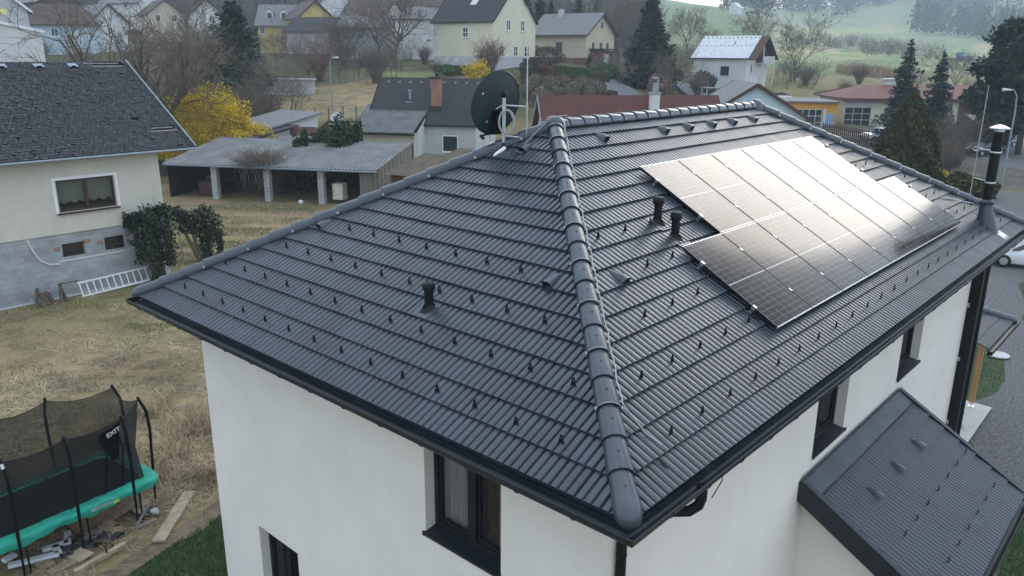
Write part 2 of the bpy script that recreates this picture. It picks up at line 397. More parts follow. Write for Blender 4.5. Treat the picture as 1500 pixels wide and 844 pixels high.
wall(B, (OV, OV, 0), (1, 0, 0), (0, -1, 0), WX1-OV, -.5, WZ, RW)
wall(B, (WX1, OV, 0), (0, 1, 0), (1, 0, 0), W-2*OV, -.5, WZ, [])
wall(B, (OV, W-OV, 0), (1, 0, 0), (0, 1, 0), WX1-OV, -.5, WZ, [])
B.obj('wall', 'render', house, recalc=False)
def window(o, ud, n, h, mull=True, sill=True, curtains='pair', parent=None, dark=False):
    parent = parent or house
    o, ud, n = Vector(o), Vector(ud), Vector(n); a, b, c, e = h
    P = lambda u, z, d: o+ud*u-n*d+Vector((0, 0, z)); fw = .075
    F = MB()
    zs = c+(.05 if sill else 0)
    def fb(u0, u1, z0, z1, d0, d1):
        q = [P(u, z, d) for u in (u0, u1) for z in (z0, z1) for d in (d0, d1)]
        F.add(q, [(0, 1, 3, 2), (4, 6, 7, 5), (0, 4, 5, 1), (2, 3, 7, 6), (0, 2, 6, 4), (1, 5, 7, 3)])
    d0, d1 = .165, .235
    fb(a, a+fw, zs, e, d0, d1); fb(b-fw, b, zs, e, d0, d1); fb(a+fw, b-fw, zs, zs+fw, d0, d1); fb(a+fw, b-fw, e-fw, e, d0, d1)
    xs = [a+fw, b-fw]
    if mull: m_ = a+(b-a)*.47; fb(m_-.06, m_+.06, zs+fw, e-fw, d0-.012, d1); xs = [a+fw, m_-.06, m_+.06, b-fw]
    for i in range(0, len(xs), 2):
        u0, u1 = xs[i], xs[i+1]; s_ = .05; z0, z1 = zs+fw, e-fw
        fb(u0, u0+s_, z0, z1, d0+.02, d1-.01); fb(u1-s_, u1, z0, z1, d0+.02, d1-.01); fb(u0+s_, u1-s_, z0, z0+s_, d0+.02, d1-.01); fb(u0+s_, u1-s_, z1-s_, z1, d0+.02, d1-.01)
    w = F.obj('window', 'frame', parent)
    G_ = MB()
    for i in range(0, len(xs), 2): G_.poly(P(xs[i]+.04, zs+fw+.04, .205), P(xs[i+1]-.04, zs+fw+.04, .205), P(xs[i+1]-.04, e-fw-.04, .205), P(xs[i]+.04, e-fw-.04, .205))
    G_.obj('pane', 'dark_glass' if dark else 'glass', w)
    if not dark:
        K = MB(); q = [P(u, z, d) for u in (a+.01, b-.01) for z in (zs+.01, e-.01) for d in (.24, 1.1)]
        K.add(q, [(1, 5, 7, 3), (0, 1, 3, 2), (4, 6, 7, 5), (0, 4, 5, 1), (2, 3, 7, 6)]); K.obj('room_lining', 'room', w)
        if curtains:
            for (u0, u1, mt, taper) in curtains:
                K = MB(); n_ = 40; V = []
                for i in range(n_+1):
                    f = i/n_; dd = .30+.028*math.sin(f*n_*.9)+.012*math.sin(f*17)
                    for z, tt in ((zs+.06, 1-taper), (zs+(e-zs)*.45, 1-taper*.6), (e-.03, 1.)):
                        V.append(P(a+(b-a)*(u1+(u0+(u1-u0)*f-u1)*tt), z, dd))
                K.add(V, [(3*i+j, 3*i+3+j, 3*i+4+j, 3*i+1+j) for i in range(n_) for j in range(2)]); K.obj('curtain', mt, w, smooth=True, recalc=False)
    if sill:
        S = MB(); q = [(d, z) for d, z in ((.165, c+.05), (-.045, c+.015), (-.045, c-.02), (-.035, c-.02), (-.035, c+.002), (.165, c+.03))]
        for uu in (a-.005, b+.005):
            S.v += [tuple(P(uu, z, d)) for d, z in q]
        m = len(q); S.f += [(j, (j+1) % m, m+(j+1) % m, m+j) for j in range(m)]+[tuple(range(m)), tuple(range(2*m-1, m-1, -1))]
        for uu, sg in ((a-.006, 1), (b+.006, -1)):
            q8 = [P(u, z, d) for u in (uu-.014, uu+.014) for z in (c-.025, c+.035) for d in (-.05, -.02)]
            S.add(q8, [(0, 1, 3, 2), (4, 6, 7, 5), (0, 4, 5, 1), (2, 3, 7, 6), (0, 2, 6, 4), (1, 5, 7, 3)])
        S.obj('sill', 'sill', w)
    return w
lo = (OV, OV, 0); yd = (0, 1, 0); xd = (1, 0, 0)
window(lo, yd, (-1, 0, 0), LW[0], curtains=[(.50, .93, 'curtain', .15), (.22, .34, 'curtain_brown', 0.), (.02, .2, 'curtain', .45)])
window(lo, yd, (-1, 0, 0), LW[1], curtains=None)
window(lo, xd, (0, -1, 0), RW[0], mull=False, curtains=[(.05, .5, 'curtain', .1)])
window(lo, xd, (0, -1, 0), RW[1], mull=False, curtains=[(.05, .4, 'curtain', .1)])
B = MB(); B.box((15.83, OV-.115, (HE-.25)/2-.1), (.22, .23, HE-.05)); cs_ = B.obj('pipe_casing', 'black', house)
for z in (1.2, 2.9, 4.3): B = MB(); B.box((15.70, OV-.03, z), (.03, .05, .10)); B.obj('casing_bracket', 'galv', cs_)
# ---- downpipes
B = MB(); px, py = OV+.20, OV-.06
B.tube([(1.22, -.055, HE-.12), (1.22, -.055, HE-.26), (1.20, -.04, HE-.34), (1.14, .03, HE-.41), (1.06, .22, HE-.46), (.98, .44, HE-.50), (px+.03, py-.03, HE-.57), (px, py, HE-.68), (px, py, 0)], .055, 12)
for z in (1.0, 3.0, 5.0): B.lathe([(.056, 0), (.06, .01), (.06, .035), (.056, .045)], (px, py, z), 12); B.box((px, py+.04, z+.02), (.03, .05, .03))
B.obj('downpipe', 'black', house, smooth=True)
B = MB(); px, py = WX1+.01, OV-.07
B.tube([(WX1+.02, -.05, HE-.1), (WX1+.02, -.04, HE-.2), (px, .2, HE-.34), (px, py-.05, HE-.42), (px, py, HE-.55), (px, py, 0)], .055, 12)
for z in (1.0, 2.6, 4.2, 5.2): B.lathe([(.061, 0), (.066, .01), (.066, .035), (.061, .045)], (px, py, z), 12); B.box((px-.05, py+.04, z+.02), (.08, .05, .03))
B.obj('downpipe', 'black', house, smooth=True)
# ---- snow guards: bent steel hooks on every second course
def guard(fr, s, t):
    B = MB(); P = lambda ds, dt, dh: fr(s+ds, t+dt, .046+dh)
    B.tube([P(-.031, -.012, .0), P(-.004, .034, .086), P(.004, .034, .086), P(.031, -.012, .0)], .008, 4, caps=False)
    B.tube([P(-.016, .01, .036), P(.016, .01, .036)], .006, 4)
    B.add([P(-.029, -.012, .0), P(.029, -.012, .0), P(.015, .012, .040), P(-.015, .012, .040)], [(0, 1, 2, 3)])
    return B
cand = []
for k in range(5):
    t = .47+k*.6815
    off = (4.09, 4.41, 4.10, 4.40, 4.10)[k]
    for j in range(-12, 20):
        s = off+j*.603
        if t*CA+.35 < s < W-t*CA-.2 and not (k > 2 and s > 99): cand.append((fr_left, s, t))
    off = (7.04, 7.35, 7.05, 7.35, 7.05)[k]
    off = {0: 7.02, 1: 6.71+.0, 2: 7.02, 3: 7.33, 4: 7.02}[k]
    for j in range(-14, 20):
        s = off+j*.637
        inarr = (SP0-.1 < s < SP0+8*1.154+.1 and TP0-.1 < t < TP0+1.75) or (SP0+1.0 < s < SP0+7*1.154+.1 and TP0-.1 < t < TP0+3.5) if False else False
        if t*CA+.4 < s < L-t*CA-.3: cand.append((fr_right, s, t))
SP0, TP0, PW, PL_ = 4.40440, .847369, 1.154, 1.722
def under(s, t):
    if TP0-.05 < t < TP0+PL_+.05 and SP0-.05 < s < SP0+8*PW+.05: return True
    return TP0 < t < TP0+2*PL_+.1 and SP0+PW-.05 < s < SP0+7*PW+.05
PIPES = [(fr_left, 4.06, 1.55), (fr_right, 4.71, 3.20), (fr_right, 4.70, 2.84)]
cand = [c for c in cand if not (c[0] is fr_right and under(c[1], c[2])) and not any(c[0] is p[0] and abs(c[1]-p[1]) < .2 and abs(c[2]-p[2]) < .22 for p in PIPES)]
# rows that the photo shows empty above the third course on the far end are left out; nearest 100 as parts
cand = [c for c in cand if not (c[2] > 3.1 and c[0] is fr_left) and not (c[0] is fr_right and c[2] > 3.1 and 9 > c[1] > 5.2)]
VT_ = [(fr_left, 2.66, 2.44), (fr_left, 7.49, 2.46), (fr_right, 2.84, 2.44), (fr_right, 15.1, 2.5)]
cand = [c for c in cand if not any(c[0] is v_[0] and abs(c[1]-v_[1]) < .22 and abs(c[2]-v_[2]) < .25 for v_ in VT_)]
def dist(c):
    p = c[0](c[1], c[2], 0); return sum((p[i]-CAM[i])**2 for i in range(3))
cand.sort(key=dist)
rest = MB()
for i, c in enumerate(cand):
    b = guard(*c)
    if i < 100: b.obj('snow_guard', 'black', house, recalc=False)
    else: rest.add(b.v, b.f)
if rest.v: o = rest.obj('snow_guards', 'black', house, recalc=False); o['kind'] = 'stuff'
# ---- vent tiles, soil pipes, flue
def vent_tile(fr, s, t, parent=None):
    B = MB(); P = lambda ds, dt, dh: fr(s+ds, t+dt, .046+dh)
    V = []
    for dt, w, h in ((-.07, .07, .085), (.02, .066, .074), (.10, .05, .04), (.19, .026, .004)):
        V += [P(-w-.012, dt, -.012), P(-w*.85, dt, h*.8), P(-w*.5, dt, h), P(w*.5, dt, h), P(w*.85, dt, h*.8), P(w+.012, dt, -.012)]
    B.add(V, [(6*i+j, 6*i+j+1, 6*i+7+j, 6*i+6+j) for i in range(3) for j in range(5)])
    o = B.obj('vent_tile', 'cap', parent or house, smooth=True)
    K = MB(); K.add([P(-.075, -.06, -.01), P(-.064, -.072, .074), P(-.036, -.072, .090), P(.036, -.072, .090), P(.064, -.072, .074), P(.075, -.06, -.01)], [tuple(range(6))]); K.obj('vent_opening', 'black', o)
for s in (5.72, 7.64, 8.52, 9.43, 10.32, 11.27): vent_tile(fr_right, s, 5.23)
for fr, s, t in ((fr_left, 2.66, 2.44), (fr_left, 7.49, 2.46), (fr_left, 5.05, 5.0), (fr_right, 2.84, 2.44), (fr_right, 15.1, 2.5)): vent_tile(fr, s, t)
def soil_pipe(fr, s, t, h=.36):
    p = Vector(fr(s, t, .03)); up = Vector(fr(0, 0, 1))-Vector(fr(0, 0, 0)); dn = (Vector(fr(0, 0, 0))-Vector(fr(0, 1, 0))).normalized()
    B = MB(); B.lathe([(.060, -.1), (.060, h*.72), (.080, h*.73), (.084, h*.77), (.084, h*.92), (.078, h*.95), (.072, h), (.03, h+.012)], p, 18)
    o = B.obj('vent_pipe', 'black', house, smooth=True)
    K = MB(); ring = []
    for rr, hh, off in ((.12, .0, .04), (.108, .018, .03), (.085, .04, .015), (.066, .058, .0)):
        ring.append([p+up*hh+dn*(off)+(dn*math.cos(q)*rr*1.15+dn.cross(up)*math.sin(q)*rr*.8) for q in [2*math.pi*j/18 for j in range(18)]])
    V = [x for r_ in ring for x in r_]; K.add(V, [(18*i+j, 18*i+(j+1) % 18, 18*i+18+(j+1) % 18, 18*i+18+j) for i in range(3) for j in range(18)]); K.obj('collar', 'black', o, smooth=True)
    if True:
        T = MB(); a_ = .15
        T.add([fr(s-a_, t-.2, .055), fr(s+a_, t-.2, .055), fr(s+a_, t+.16, .03), fr(s-a_, t+.16, .03)], [(0, 1, 2, 3)]); T.obj('base_plate', 'cap', o)
for p_ in PIPES: soil_pipe(*p_, h=.34 if p_[0] is fr_left else .37)
fb_ = Vector(fr_right(14.98, .62, 0))
B = MB(); B.lathe([(.105, .45), (.105, 2.02), (.116, 2.03), (.116, 2.07), (.10, 2.09)], fb_, 20); flue = B.obj('flue', 'black', house, smooth=True)
B = MB(); ring = []
for rr, hh, off in ((.22, -.10, .12), (.19, .02, .09), (.15, .30, .02), (.122, .52, 0)):
    ring.append([(fb_.x+rr*.85*math.cos(q), fb_.y-off+rr*math.sin(q)*(1.25 if hh < .1 else 1)-0, fb_.z+hh+(math.sin(q)*rr*TP*1.1 if hh < .1 else 0)) for q in [2*math.pi*j/20 for j in range(20)]])
V = [x for r_ in ring for x in r_]; B.add(V, [(20*i+j, 20*i+(j+1) % 20, 20*i+20+(j+1) % 20, 20*i+20+j) for i in range(3) for j in range(20)]); B.obj('flue_skirt', 'cap', flue, smooth=True)
B = MB(); B.lathe([(.14, .47), (.15, .49), (.15, .55), (.115, .59)], fb_, 20)
B.obj('storm_collar', 'flash', flue, smooth=True)
for z in (.95, 1.62): B = MB(); B.lathe([(.108, 0), (.111, .005), (.111, .03), (.108, .035)], fb_+Vector((0, 0, z)), 20); B.obj('flue_band', 'alu', flue, smooth=True)
B = MB(); B.lathe([(.10, 2.08), (.10, 2.13), (.20, 2.15), (.20, 2.165), (.10, 2.215), (.03, 2.235)], fb_, 20)
B.obj('flue_cap', 'alu', flue, smooth=True)
B = MB(); lp = [(15.28, .36, .0), (15.28, -.02, .0)]
B.add([fr_right(14.86, .30, .05), fr_right(15.22, .30, .05), fr_right(15.22, .04, .055), fr_right(14.86, .04, .055)], [(0, 1, 2, 3)]); B.obj('lead_apron', 'alu', flue)
# lightning rod on the flue
rb = Vector(on_plane(1421, 284, (0, 1, 0), (0, 1.0, 0))); rt = rb+Vector((0, 0, 2.45))
B = MB(); B.tube([rb, rb+Vector((0, 0, 1.2)), rt], [.011, .010, .006], 6)
rod = B.obj('lightning_rod', 'galv', house)
for z in (.96, 1.63):
    B = MB(); a_ = fb_+Vector((0, 0, z+.02)); b_ = Vector((rb.x, rb.y, a_.z)); B.tube([a_+(b_-a_).normalized()*.12, b_], .009, 5); B.obj('rod_bracket', 'galv', rod)
# lightning conductor along the near hip
hd = Vector((1, 1, TP)).normalized(); hs = hd.cross(Vector((-SA, -SA, 2*CA)).normalized()).normalized()
B = MB(); pts = []
for j in range(0, 36):
    x = 7.5-j*.183
    if x < 1.2: break
    pts.append(hd*x+Vector((0, 0, HE+.125+.006*math.sin(j*1.7)))+hs*(.135+.01*math.sin(j*2.3)))
p_end = Vector(fr_right(1.0, .55, .05)); pts += [Vector(fr_right(.98, .72, .09)), Vector(fr_right(1.0, .60, .055)), Vector(fr_right(1.06, .40, .05))]
B.tube(pts, .0075, 5)
B.obj('lightning_conductor', 'cable', house)
B = MB(); q0 = Vector(R1)+Vector((.12, -.16, .2))
B.tube([q0, Vector(R1)+Vector((-.1, -.02, .17)), Vector(fr_left(W/2+.12, 5.35, .1)), Vector(fr_left(W/2+.16, 4.9, .06)), Vector(on_plane(766, 223, (-SA, 0, CA), fr_left(0, 0, .05)))], .007, 5)
B.obj('roof_cable', 'cable', house)
B = MB(); e0 = Vector(on_plane(951, 660, (0, -SA, CA), fr_right(0, 0, .05)))
B.tube([e0, Vector(on_plane(993, 703, (0, -SA, CA), fr_right(0, 0, .04))), Vector((1.42, -.02, HE+.0)), Vector((1.45, -.13, HE-.03)), Vector((1.45, -.15, HE-.12)), Vector((1.35, -.1, HE-.3))], .006, 4); B.obj('conductor_tail', 'black', house)
for a_, b_ in (((1378, 289), (1425, 298)), ((1462, 310), (1478, 316))):
    B = MB(); B.tube([on_plane(*a_, (0, -SA, CA), fr_right(0, 0, .06)), on_plane(*b_, (0, -SA, CA), fr_right(0, 0, .06))], .012, 5); B.obj('conductor_clip', 'galv', house)
# ---- lean-to annexe on the right-hand wall
AX0, AX1, AY0 = 6.02, 10.82, -1.70
AZ1 = HE-2.45; AT = math.tan(R(30.0)); ASA, ACA = math.sin(R(30)), math.cos(R(30)); AZ0_ = AZ1-(OV-AY0)*AT; ASL = (OV-AY0)/ACA
def fr_annexe(s, t, h): return (s, AY0+t*ACA-h*ASA, AZ0_+t*ASA+h*ACA)
tiles(fr_annexe, AX0+.03, AX1-.06, 0, ASL-.30, .343, [], rib=.1).obj('annexe_roof', 'tile', house, smooth=True, recalc=False)
B = MB()
B.add([fr_annexe(s, t, h) for s in (AX0, AX1) for t, h in ((ASL-.36, .045), (ASL-.03, .05), (ASL, .12))], [(0, 1, 4, 3), (1, 2, 5, 4)])
B.obj('wall_flashing', 'flash', house)
for s0, s1 in ((AX0-.06, AX0+.05), (AX1-.08, AX1+.03)):
    B = MB(); V = [fr_annexe(s, t, h) for s in (s0, s1) for t in (-.06, ASL) for h in (-.27, .075)]
    B.add(V, [(0, 1, 3, 2), (4, 6, 7, 5), (0, 4, 5, 1), (2, 3, 7, 6), (0, 2, 6, 4), (1, 5, 7, 3)]); B.obj('verge_board', 'gutter', house)
B = MB(); gq = [(-.05, .0), (-.02, -.06)]+[(.055-.07*math.cos(R(a)), -.07-.06*math.sin(R(a))) for a in range(10, 180, 20)]+[(.125, -.03), (.138, -.026), (.138, -.05)]+[(.055+.08*math.cos(R(a)), -.07-.07*math.sin(R(a))) for a in range(5, 130, 20)]
m = len(gq)
for s in (AX0-.06, AX1+.03): B.v += [(s, AY0-d, AZ0_+z) for d, z in gq]
B.f += [(j, j+1, m+j+1, m+j) for j in range(m-1)]; B.f += [tuple(range(m)), tuple(range(m, 2*m))]
B.obj('annexe_gutter', 'gutter', house, smooth=True, recalc=False)
B = MB(); ax0, ax1, ay0 = AX0+.22, AX1-.2, AY0+.28
zf = lambda y: AZ0_+(y-AY0)*AT-.08
for x in (ax0, ax1): B.poly((x, OV, -.3), (x, ay0, -.3), (x, ay0, zf(ay0)), (x, OV, zf(OV)))
B.poly((ax0, ay0, -.3), (ax1, ay0, -.3), (ax1, ay0, zf(ay0)), (ax0, ay0, zf(ay0))); B.obj('annexe_wall', 'render', house)
for k, off in ((0, .0), (1, .30)):
    for j in range(7):
        s = AX0+.55+off+j*.603
        if s < AX1-.25: guard(fr_annexe, s, .50+k*.686).obj('annexe_snow_guard', 'black', house, recalc=False)
for s in (7.2, 8.35, 9.5): vent_tile(fr_annexe, s, 1.83)
# ---- entrance canopy at the far end
CZ = 2.86; CY0, CX1 = .30, 20.1; CS = math.tan(R(24))
can = MB()
K_ = 1.75
fc1 = lambda s, t, h: (s, CY0+t*math.cos(R(24))-h*math.sin(R(24)), CZ+t*math.sin(R(24))+h*math.cos(R(24)))
fc2 = lambda s, t, h: (CX1-(t*math.cos(R(24))-h*math.sin(R(24))), s, CZ+t*math.sin(R(24))+h*math.cos(R(24)))
tiles(fc1, WX1, CX1, 0, 1.9, .343, [((CX1, CY0, 0), (1, 1, 0))]).obj('canopy_roof', 'tile', house, smooth=True, recalc=False)
tiles(fc2, CY0, CY0+4.2, 0, 1.9, .343, [((CX1, CY0, 0), (-1, -1, 0))]).obj('canopy_roof', 'tile', house, smooth=True, recalc=False)
caps('canopy_hip_cap', (CX1, CY0, CZ), (CX1-1.72, CY0+1.72, CZ+1.72*CS), (.4, -.4, 1.8), lift=.05, clamps=False)
B = MB(); B.box(((WX1+CX1)/2+.03, CY0-.06, CZ-.05), (CX1-WX1+.2, .12, .1)); B.box((CX1+.06, CY0+2.1, CZ-.05), (.12, 4.3, .1)); B.obj('canopy_gutter', 'black', house)
B = MB(); B.box(((WX1+CX1)/2-.05, CY0+.6, CZ-.1), (CX1-WX1-.3, .14, .16)); B.obj('canopy_beam', mat('canopy_timber', (.42, .22, .09), .6, .2, 6., stretch=(1, 1, .15)), house)
pb = Vector((20.0, .95, .05)); B = MB(); B.box(pb+Vector((0, 0, .15+1.3)), (.14, .14, 2.6)); po = B.obj('canopy_post', bpy.data.materials['canopy_timber'], house)
B = MB(); B.tube([pb, pb+Vector((0, 0, .17))], .018, 8); B.box(pb+Vector((0, 0, .012)), (.16, .16, .012)); B.obj('post_foot', 'galv', po)
# ================================================================== SOLAR PANELS
def panel_mat():
    m, t, b = nt('solar_cells'); Lk = t.links.new
    tc = N(t, 'ShaderNodeTexCoord'); sx = N(t, 'ShaderNodeSeparateXYZ'); Lk(tc.outputs['Object'], sx.inputs[0])
    def lines(src, period, off, width):
        a = N(t, 'ShaderNodeMath', operation='ADD'); a.inputs[1].default_value = off; Lk(src, a.inputs[0])
        p = N(t, 'ShaderNodeMath', operation='PINGPONG'); p.inputs[1].default_value = period/2; Lk(a.outputs[0], p.inputs[0])
        l = N(t, 'ShaderNodeMath', operation='LESS_THAN'); l.inputs[1].default_value = width/2; Lk(p.outputs[0], l.inputs[0]); return l.outputs[0]
    def mx(a, b_):
        n = N(t, 'ShaderNodeMath', operation='MAXIMUM'); Lk(a, n.inputs[0]); Lk(b_, n.inputs[1]); return n.outputs[0]
    cw = 1.092/6; ch = .835/9
    gx = lines(sx.outputs['X'], cw, -.021, .0042); gy = lines(sx.outputs['Y'], ch, -.0182, .0032)
    g = mx(gx, gy)
    c = N(t, 'ShaderNodeMath', operation='SUBTRACT'); c.inputs[1].default_value = .861; Lk(sx.outputs['Y'], c.inputs[0])
    ab = N(t, 'ShaderNodeMath', operation='ABSOLUTE'); Lk(c.outputs[0], ab.inputs[0])
    mid = N(t, 'ShaderNodeMath', operation='LESS_THAN'); mid.inputs[1].default_value = .006; Lk(ab.outputs[0], mid.inputs[0])
    bus = lines(sx.outputs['X'], cw/9, 0, .0009)
    n = N(t, 'ShaderNodeTexNoise', i_Scale=7., i_Detail=2.); Lk(tc.outputs['Object'], n.inputs['Vector'])
    r0 = ramp(t, [(.3, (.016, .013, .014)), (.7, (.028, .022, .021))]); Lk(n.outputs['Fac'], r0.inputs[0])
    m1 = N(t, 'ShaderNodeMix', data_type='RGBA'); Lk(bus, m1.inputs[0]); Lk(r0.outputs[0], m1.inputs[6]); m1.inputs[7].default_value = (.10, .10, .11, 1)
    m2 = N(t, 'ShaderNodeMix', data_type='RGBA'); Lk(g, m2.inputs[0]); Lk(m1.outputs[2], m2.inputs[6]); m2.inputs[7].default_value = (.34, .33, .33, 1)
    m3 = N(t, 'ShaderNodeMix', data_type='RGBA'); Lk(mid.outputs[0], m3.inputs[0]); Lk(m2.outputs[2], m3.inputs[6]); m3.inputs[7].default_value = (.55, .55, .55, 1)
    Lk(m3.outputs[2], b.inputs['Base Color'])
    b.inputs['Roughness'].default_value = .10; b.inputs['IOR'].default_value = 1.5; b.inputs['Specular IOR Level'].default_value = .33
    b.inputs['Specular Tint'].default_value = (1, .93, .84, 1)
    n2 = N(t, 'ShaderNodeTexNoise', i_Scale=2.2, i_Detail=1.); Lk(tc.outputs['Object'], n2.inputs['Vector'])
    bp = N(t, 'ShaderNodeBump', i_Strength=.02); bp.inputs['Distance'].default_value = .02; Lk(n2.outputs['Fac'], bp.inputs['Height']); Lk(bp.outputs[0], b.inputs['Normal'])
    return m
MT['cells'] = panel_mat()
RX = math.atan(TP)
F_ = MB(); pw_, pl_, th, fw = 1.134, 1.722, .035, .011
F_.box((pw_/2, fw/2, -th/2), (pw_, fw, th)); FU_ = MB(); FU_.box((pw_/2, pl_-fw/2, -th/2), (pw_, fw, th)); FS_ = MB(); FT_ = MB()
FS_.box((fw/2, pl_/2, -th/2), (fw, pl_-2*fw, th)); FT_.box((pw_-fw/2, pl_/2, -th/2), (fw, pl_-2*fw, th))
Gp = MB(); Gp.poly((fw, fw, -.0015), (pw_-fw, fw, -.0015), (pw_-fw, pl_-fw, -.0015), (fw, pl_-fw, -.0015))
Bk = MB(); Bk.poly((fw, fw, -.008), (fw, pl_-fw, -.008), (pw_-fw, pl_-fw, -.008), (pw_-fw, fw, -.008))
ordn = ['first', 'second', 'third', 'fourth', 'fifth', 'sixth', 'seventh', 'eighth']
proto = None
for row in (0, 1):
    cols = range(8) if row == 0 else range(1, 7)
    for i in cols:
        loc = fr_right(SP0+i*PW+.01, TP0+row*(PL_+.018), .142)
        if row == 0: lab = f'{ordn[i]} solar panel from the left in the lower row of eight' if i else 'darkest solar panel with clear cell grid, left end of the lower row'
        else: lab = f'{ordn[i-1]} solar panel from the left in the upper row of six'
        if proto is None:
            proto = thing('solar_panel', lab, 'solar panel', loc, (RX, 0, 0), 'solar panels on the house roof')
            F_.obj('end_frame', 'alu', proto, local=True); FU_.obj('end_frame', 'alu', proto, local=True); FS_.obj('side_frame', 'frame', proto, local=True); FT_.obj('side_frame', 'frame', proto, local=True); Gp.obj('cell_glass', 'cells', proto, local=True, recalc=False); Bk.obj('back_sheet', 'white', proto, local=True, recalc=False)  # one silver frame; side bars coloured dark in place of their weaker reflection
        else:
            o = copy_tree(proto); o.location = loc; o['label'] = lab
rk = thing('mounting_rack', 'aluminium rails and clamps under the solar panels on the house roof', 'mounting rack', fr_right(SP0, TP0, .06), (RX, 0, 0))
for row in (0, 1):
    s0, s1 = (SP0-.06, SP0+8*PW+.06) if row == 0 else (SP0+PW-.06, SP0+7*PW+.06)
    for tt in (.40, 1.33):
        t = TP0+row*(PL_+.018)+tt
        B = MB(); B.bar(fr_right(s0, t, .085), fr_right(s1, t, .085), .04, .04, up=(0, -SA, CA)); rl = B.obj('rail', 'alu', rk)
        n_ = 8 if row == 0 else 6; b0 = 0 if row == 0 else 1
        for j in range(n_+1):
            s = SP0+(b0+j)*PW+(0 if 0 < j < n_ else (-.012 if j == 0 else .012))
            K = MB(); K.bar(fr_right(s, t-.03, .146), fr_right(s, t+.03, .146), .030 if 0 < j < n_ else .05, .008 if 0 < j < n_ else .05, up=(0, -SA, CA)); K.obj('clamp', 'alu', rl)
B = MB()
for j in range(9):
    for t in (TP0+.4, TP0+1.33, TP0+2.14, TP0+3.07):
        s = SP0+.25+j*1.09
        if t > TP0+PL_ and not (SP0+PW < s < SP0+7*PW): continue
        B = MB(); B.bar(fr_right(s, t-.04, .02), fr_right(s, t-.04, .08), .03, .03); B.obj('roof_hook', 'galv', rk)
for s, t in ((SP0-.03, TP0+1.30), (SP0-.03, TP0+.36)):
    B = MB(); B.tube([fr_right(s, t, .11), fr_right(s-.03, t-.04, .06), fr_right(s+.01, t-.09, .045), fr_right(s+.08, t-.12, .05)], .012, 5); B.obj('cable_loop', 'black', rk)
# ================================================================== SATELLITE DISH
mb_ = Vector(on_plane(738, 218, (-SA, 0, CA), fr_left(0, 0, .03)))
dsh = thing('satellite_dish', 'large dark satellite dish on a steel mast at the far hip of the roof', 'satellite dish', mb_)
mast_top = mb_+Vector((0, 0, .82))
B = MB(); B.tube([mb_-Vector((0, 0, .15)), mast_top], .03, 12); B.obj('mast', 'galv', dsh, smooth=True)
B = MB(); B.lathe([(.036, -.0), (.05, .02), (.055, .05), (.05, .085), (.03, .105)], mast_top-Vector((0, 0, .01)), 14); B.obj('mast_cap', 'black', dsh, smooth=True)
B = MB(); B.lathe([(.10, -.02), (.075, .02), (.05, .06), (.036, .1)], mb_, 14); B.obj('mast_boot', 'black', dsh, smooth=True)
B = MB(); B.tube([mb_+Vector((-.02, -.05, .02)), Vector(fr_left(mb_.y-.0, mb_.x/CA-.16, .05)), Vector(fr_left(mb_.y+.03, mb_.x/CA-.22, .03))], [.035, .035, .025], 10); B.obj('cable_sleeve', 'white', dsh, smooth=True)
# reflector: shallow offset paraboloid seen from behind
az = YAW+R(28); nd = Vector((math.cos(az)*math.cos(R(18)), math.sin(az)*math.cos(R(18)), math.sin(R(18))))
rv = nd.cross(Vector((0, 0, 1))).normalized(); uv = rv.cross(nd)
lat = Vector((RH[0], RH[1], 0))
dc = mb_+Vector((FH[0], FH[1], 0))*.30-lat*.105+Vector((0, 0, .675))
B = MB(); nr_, ns = 9, 40; V = [dc]
A_, Bq = .43, .545
for i in range(1, nr_+1):
    for j in range(ns):
        q = 2*math.pi*j/ns; f = i/nr_; V.append(dc+rv*(A_*f*math.cos(q))+uv*(Bq*f*math.sin(q))+nd*(.085*f*f))
F = [(0, 1+(j+1) % ns, 1+j) for j in range(ns)]+[(1+(i-1)*ns+j, 1+(i-1)*ns+(j+1) % ns, 1+i*ns+(j+1) % ns, 1+i*ns+j) for i in range(1, nr_) for j in range(ns)]
B.add(V, F)
rim = [dc+rv*(A_*math.cos(q))+uv*(Bq*math.sin(q))+nd*.085 for q in [2*math.pi*j/ns for j in range(ns+1)]]; B.tube(rim, .012, 6)
B.obj('reflector', 'dish', dsh, smooth=True)
B = MB(); bc = dc-nd*.01-uv*.12
mm = Matrix((rv, uv, nd)).transposed()
B.box(bc-nd*.04-uv*.16, (.20, .40, .07), mtx=mm); B.box(bc-nd*.10-uv*.03, (.10, .22, .10), mtx=mm); B.bar(bc-nd*.12, mb_+Vector((0, 0, .55)), .06, .10); B.bar(bc-uv*.36, bc-uv*.36+nd*.45-uv*.25, .03)
B.lathe([(.03, 0), (.03, .1), (.02, .12)], bc-uv*.61+nd*.45, 10, -nd); B.obj('dish_bracket', 'black', dsh)
B = MB()
for p_ in ((-.30, .20), (.02, -.22), (-.16, -.28)): B = MB(); B.box(dc+rv*p_[0]+uv*p_[1]-nd*(.005), (.018, .03, .012), mtx=mm); B.obj('screw', 'white', dsh)
B = MB(); cc = mb_+Vector((0, 0, .43))-Vector((FH[0], FH[1], 0))*.045+lat*.045
for k in range(5):
    B.tube([cc+lat*((.135-.006*k)*math.cos(q))+Vector((0, 0, (.20-.006*k)*math.sin(q)))-Vector((FH[0], FH[1], 0))*(.008*(k % 3)) for q in [2*math.pi*j/24 for j in range(25)]], .0055, 5, caps=False)
B.tube([cc+lat*.03+Vector((0, 0, .2)), cc+lat*.1+Vector((0, 0, .05))], .008, 5); B.obj('cable_coil', 'cable', dsh, smooth=True)
B = MB()
rod_b = mb_+lat*.37+Vector((0, 0, -.08))
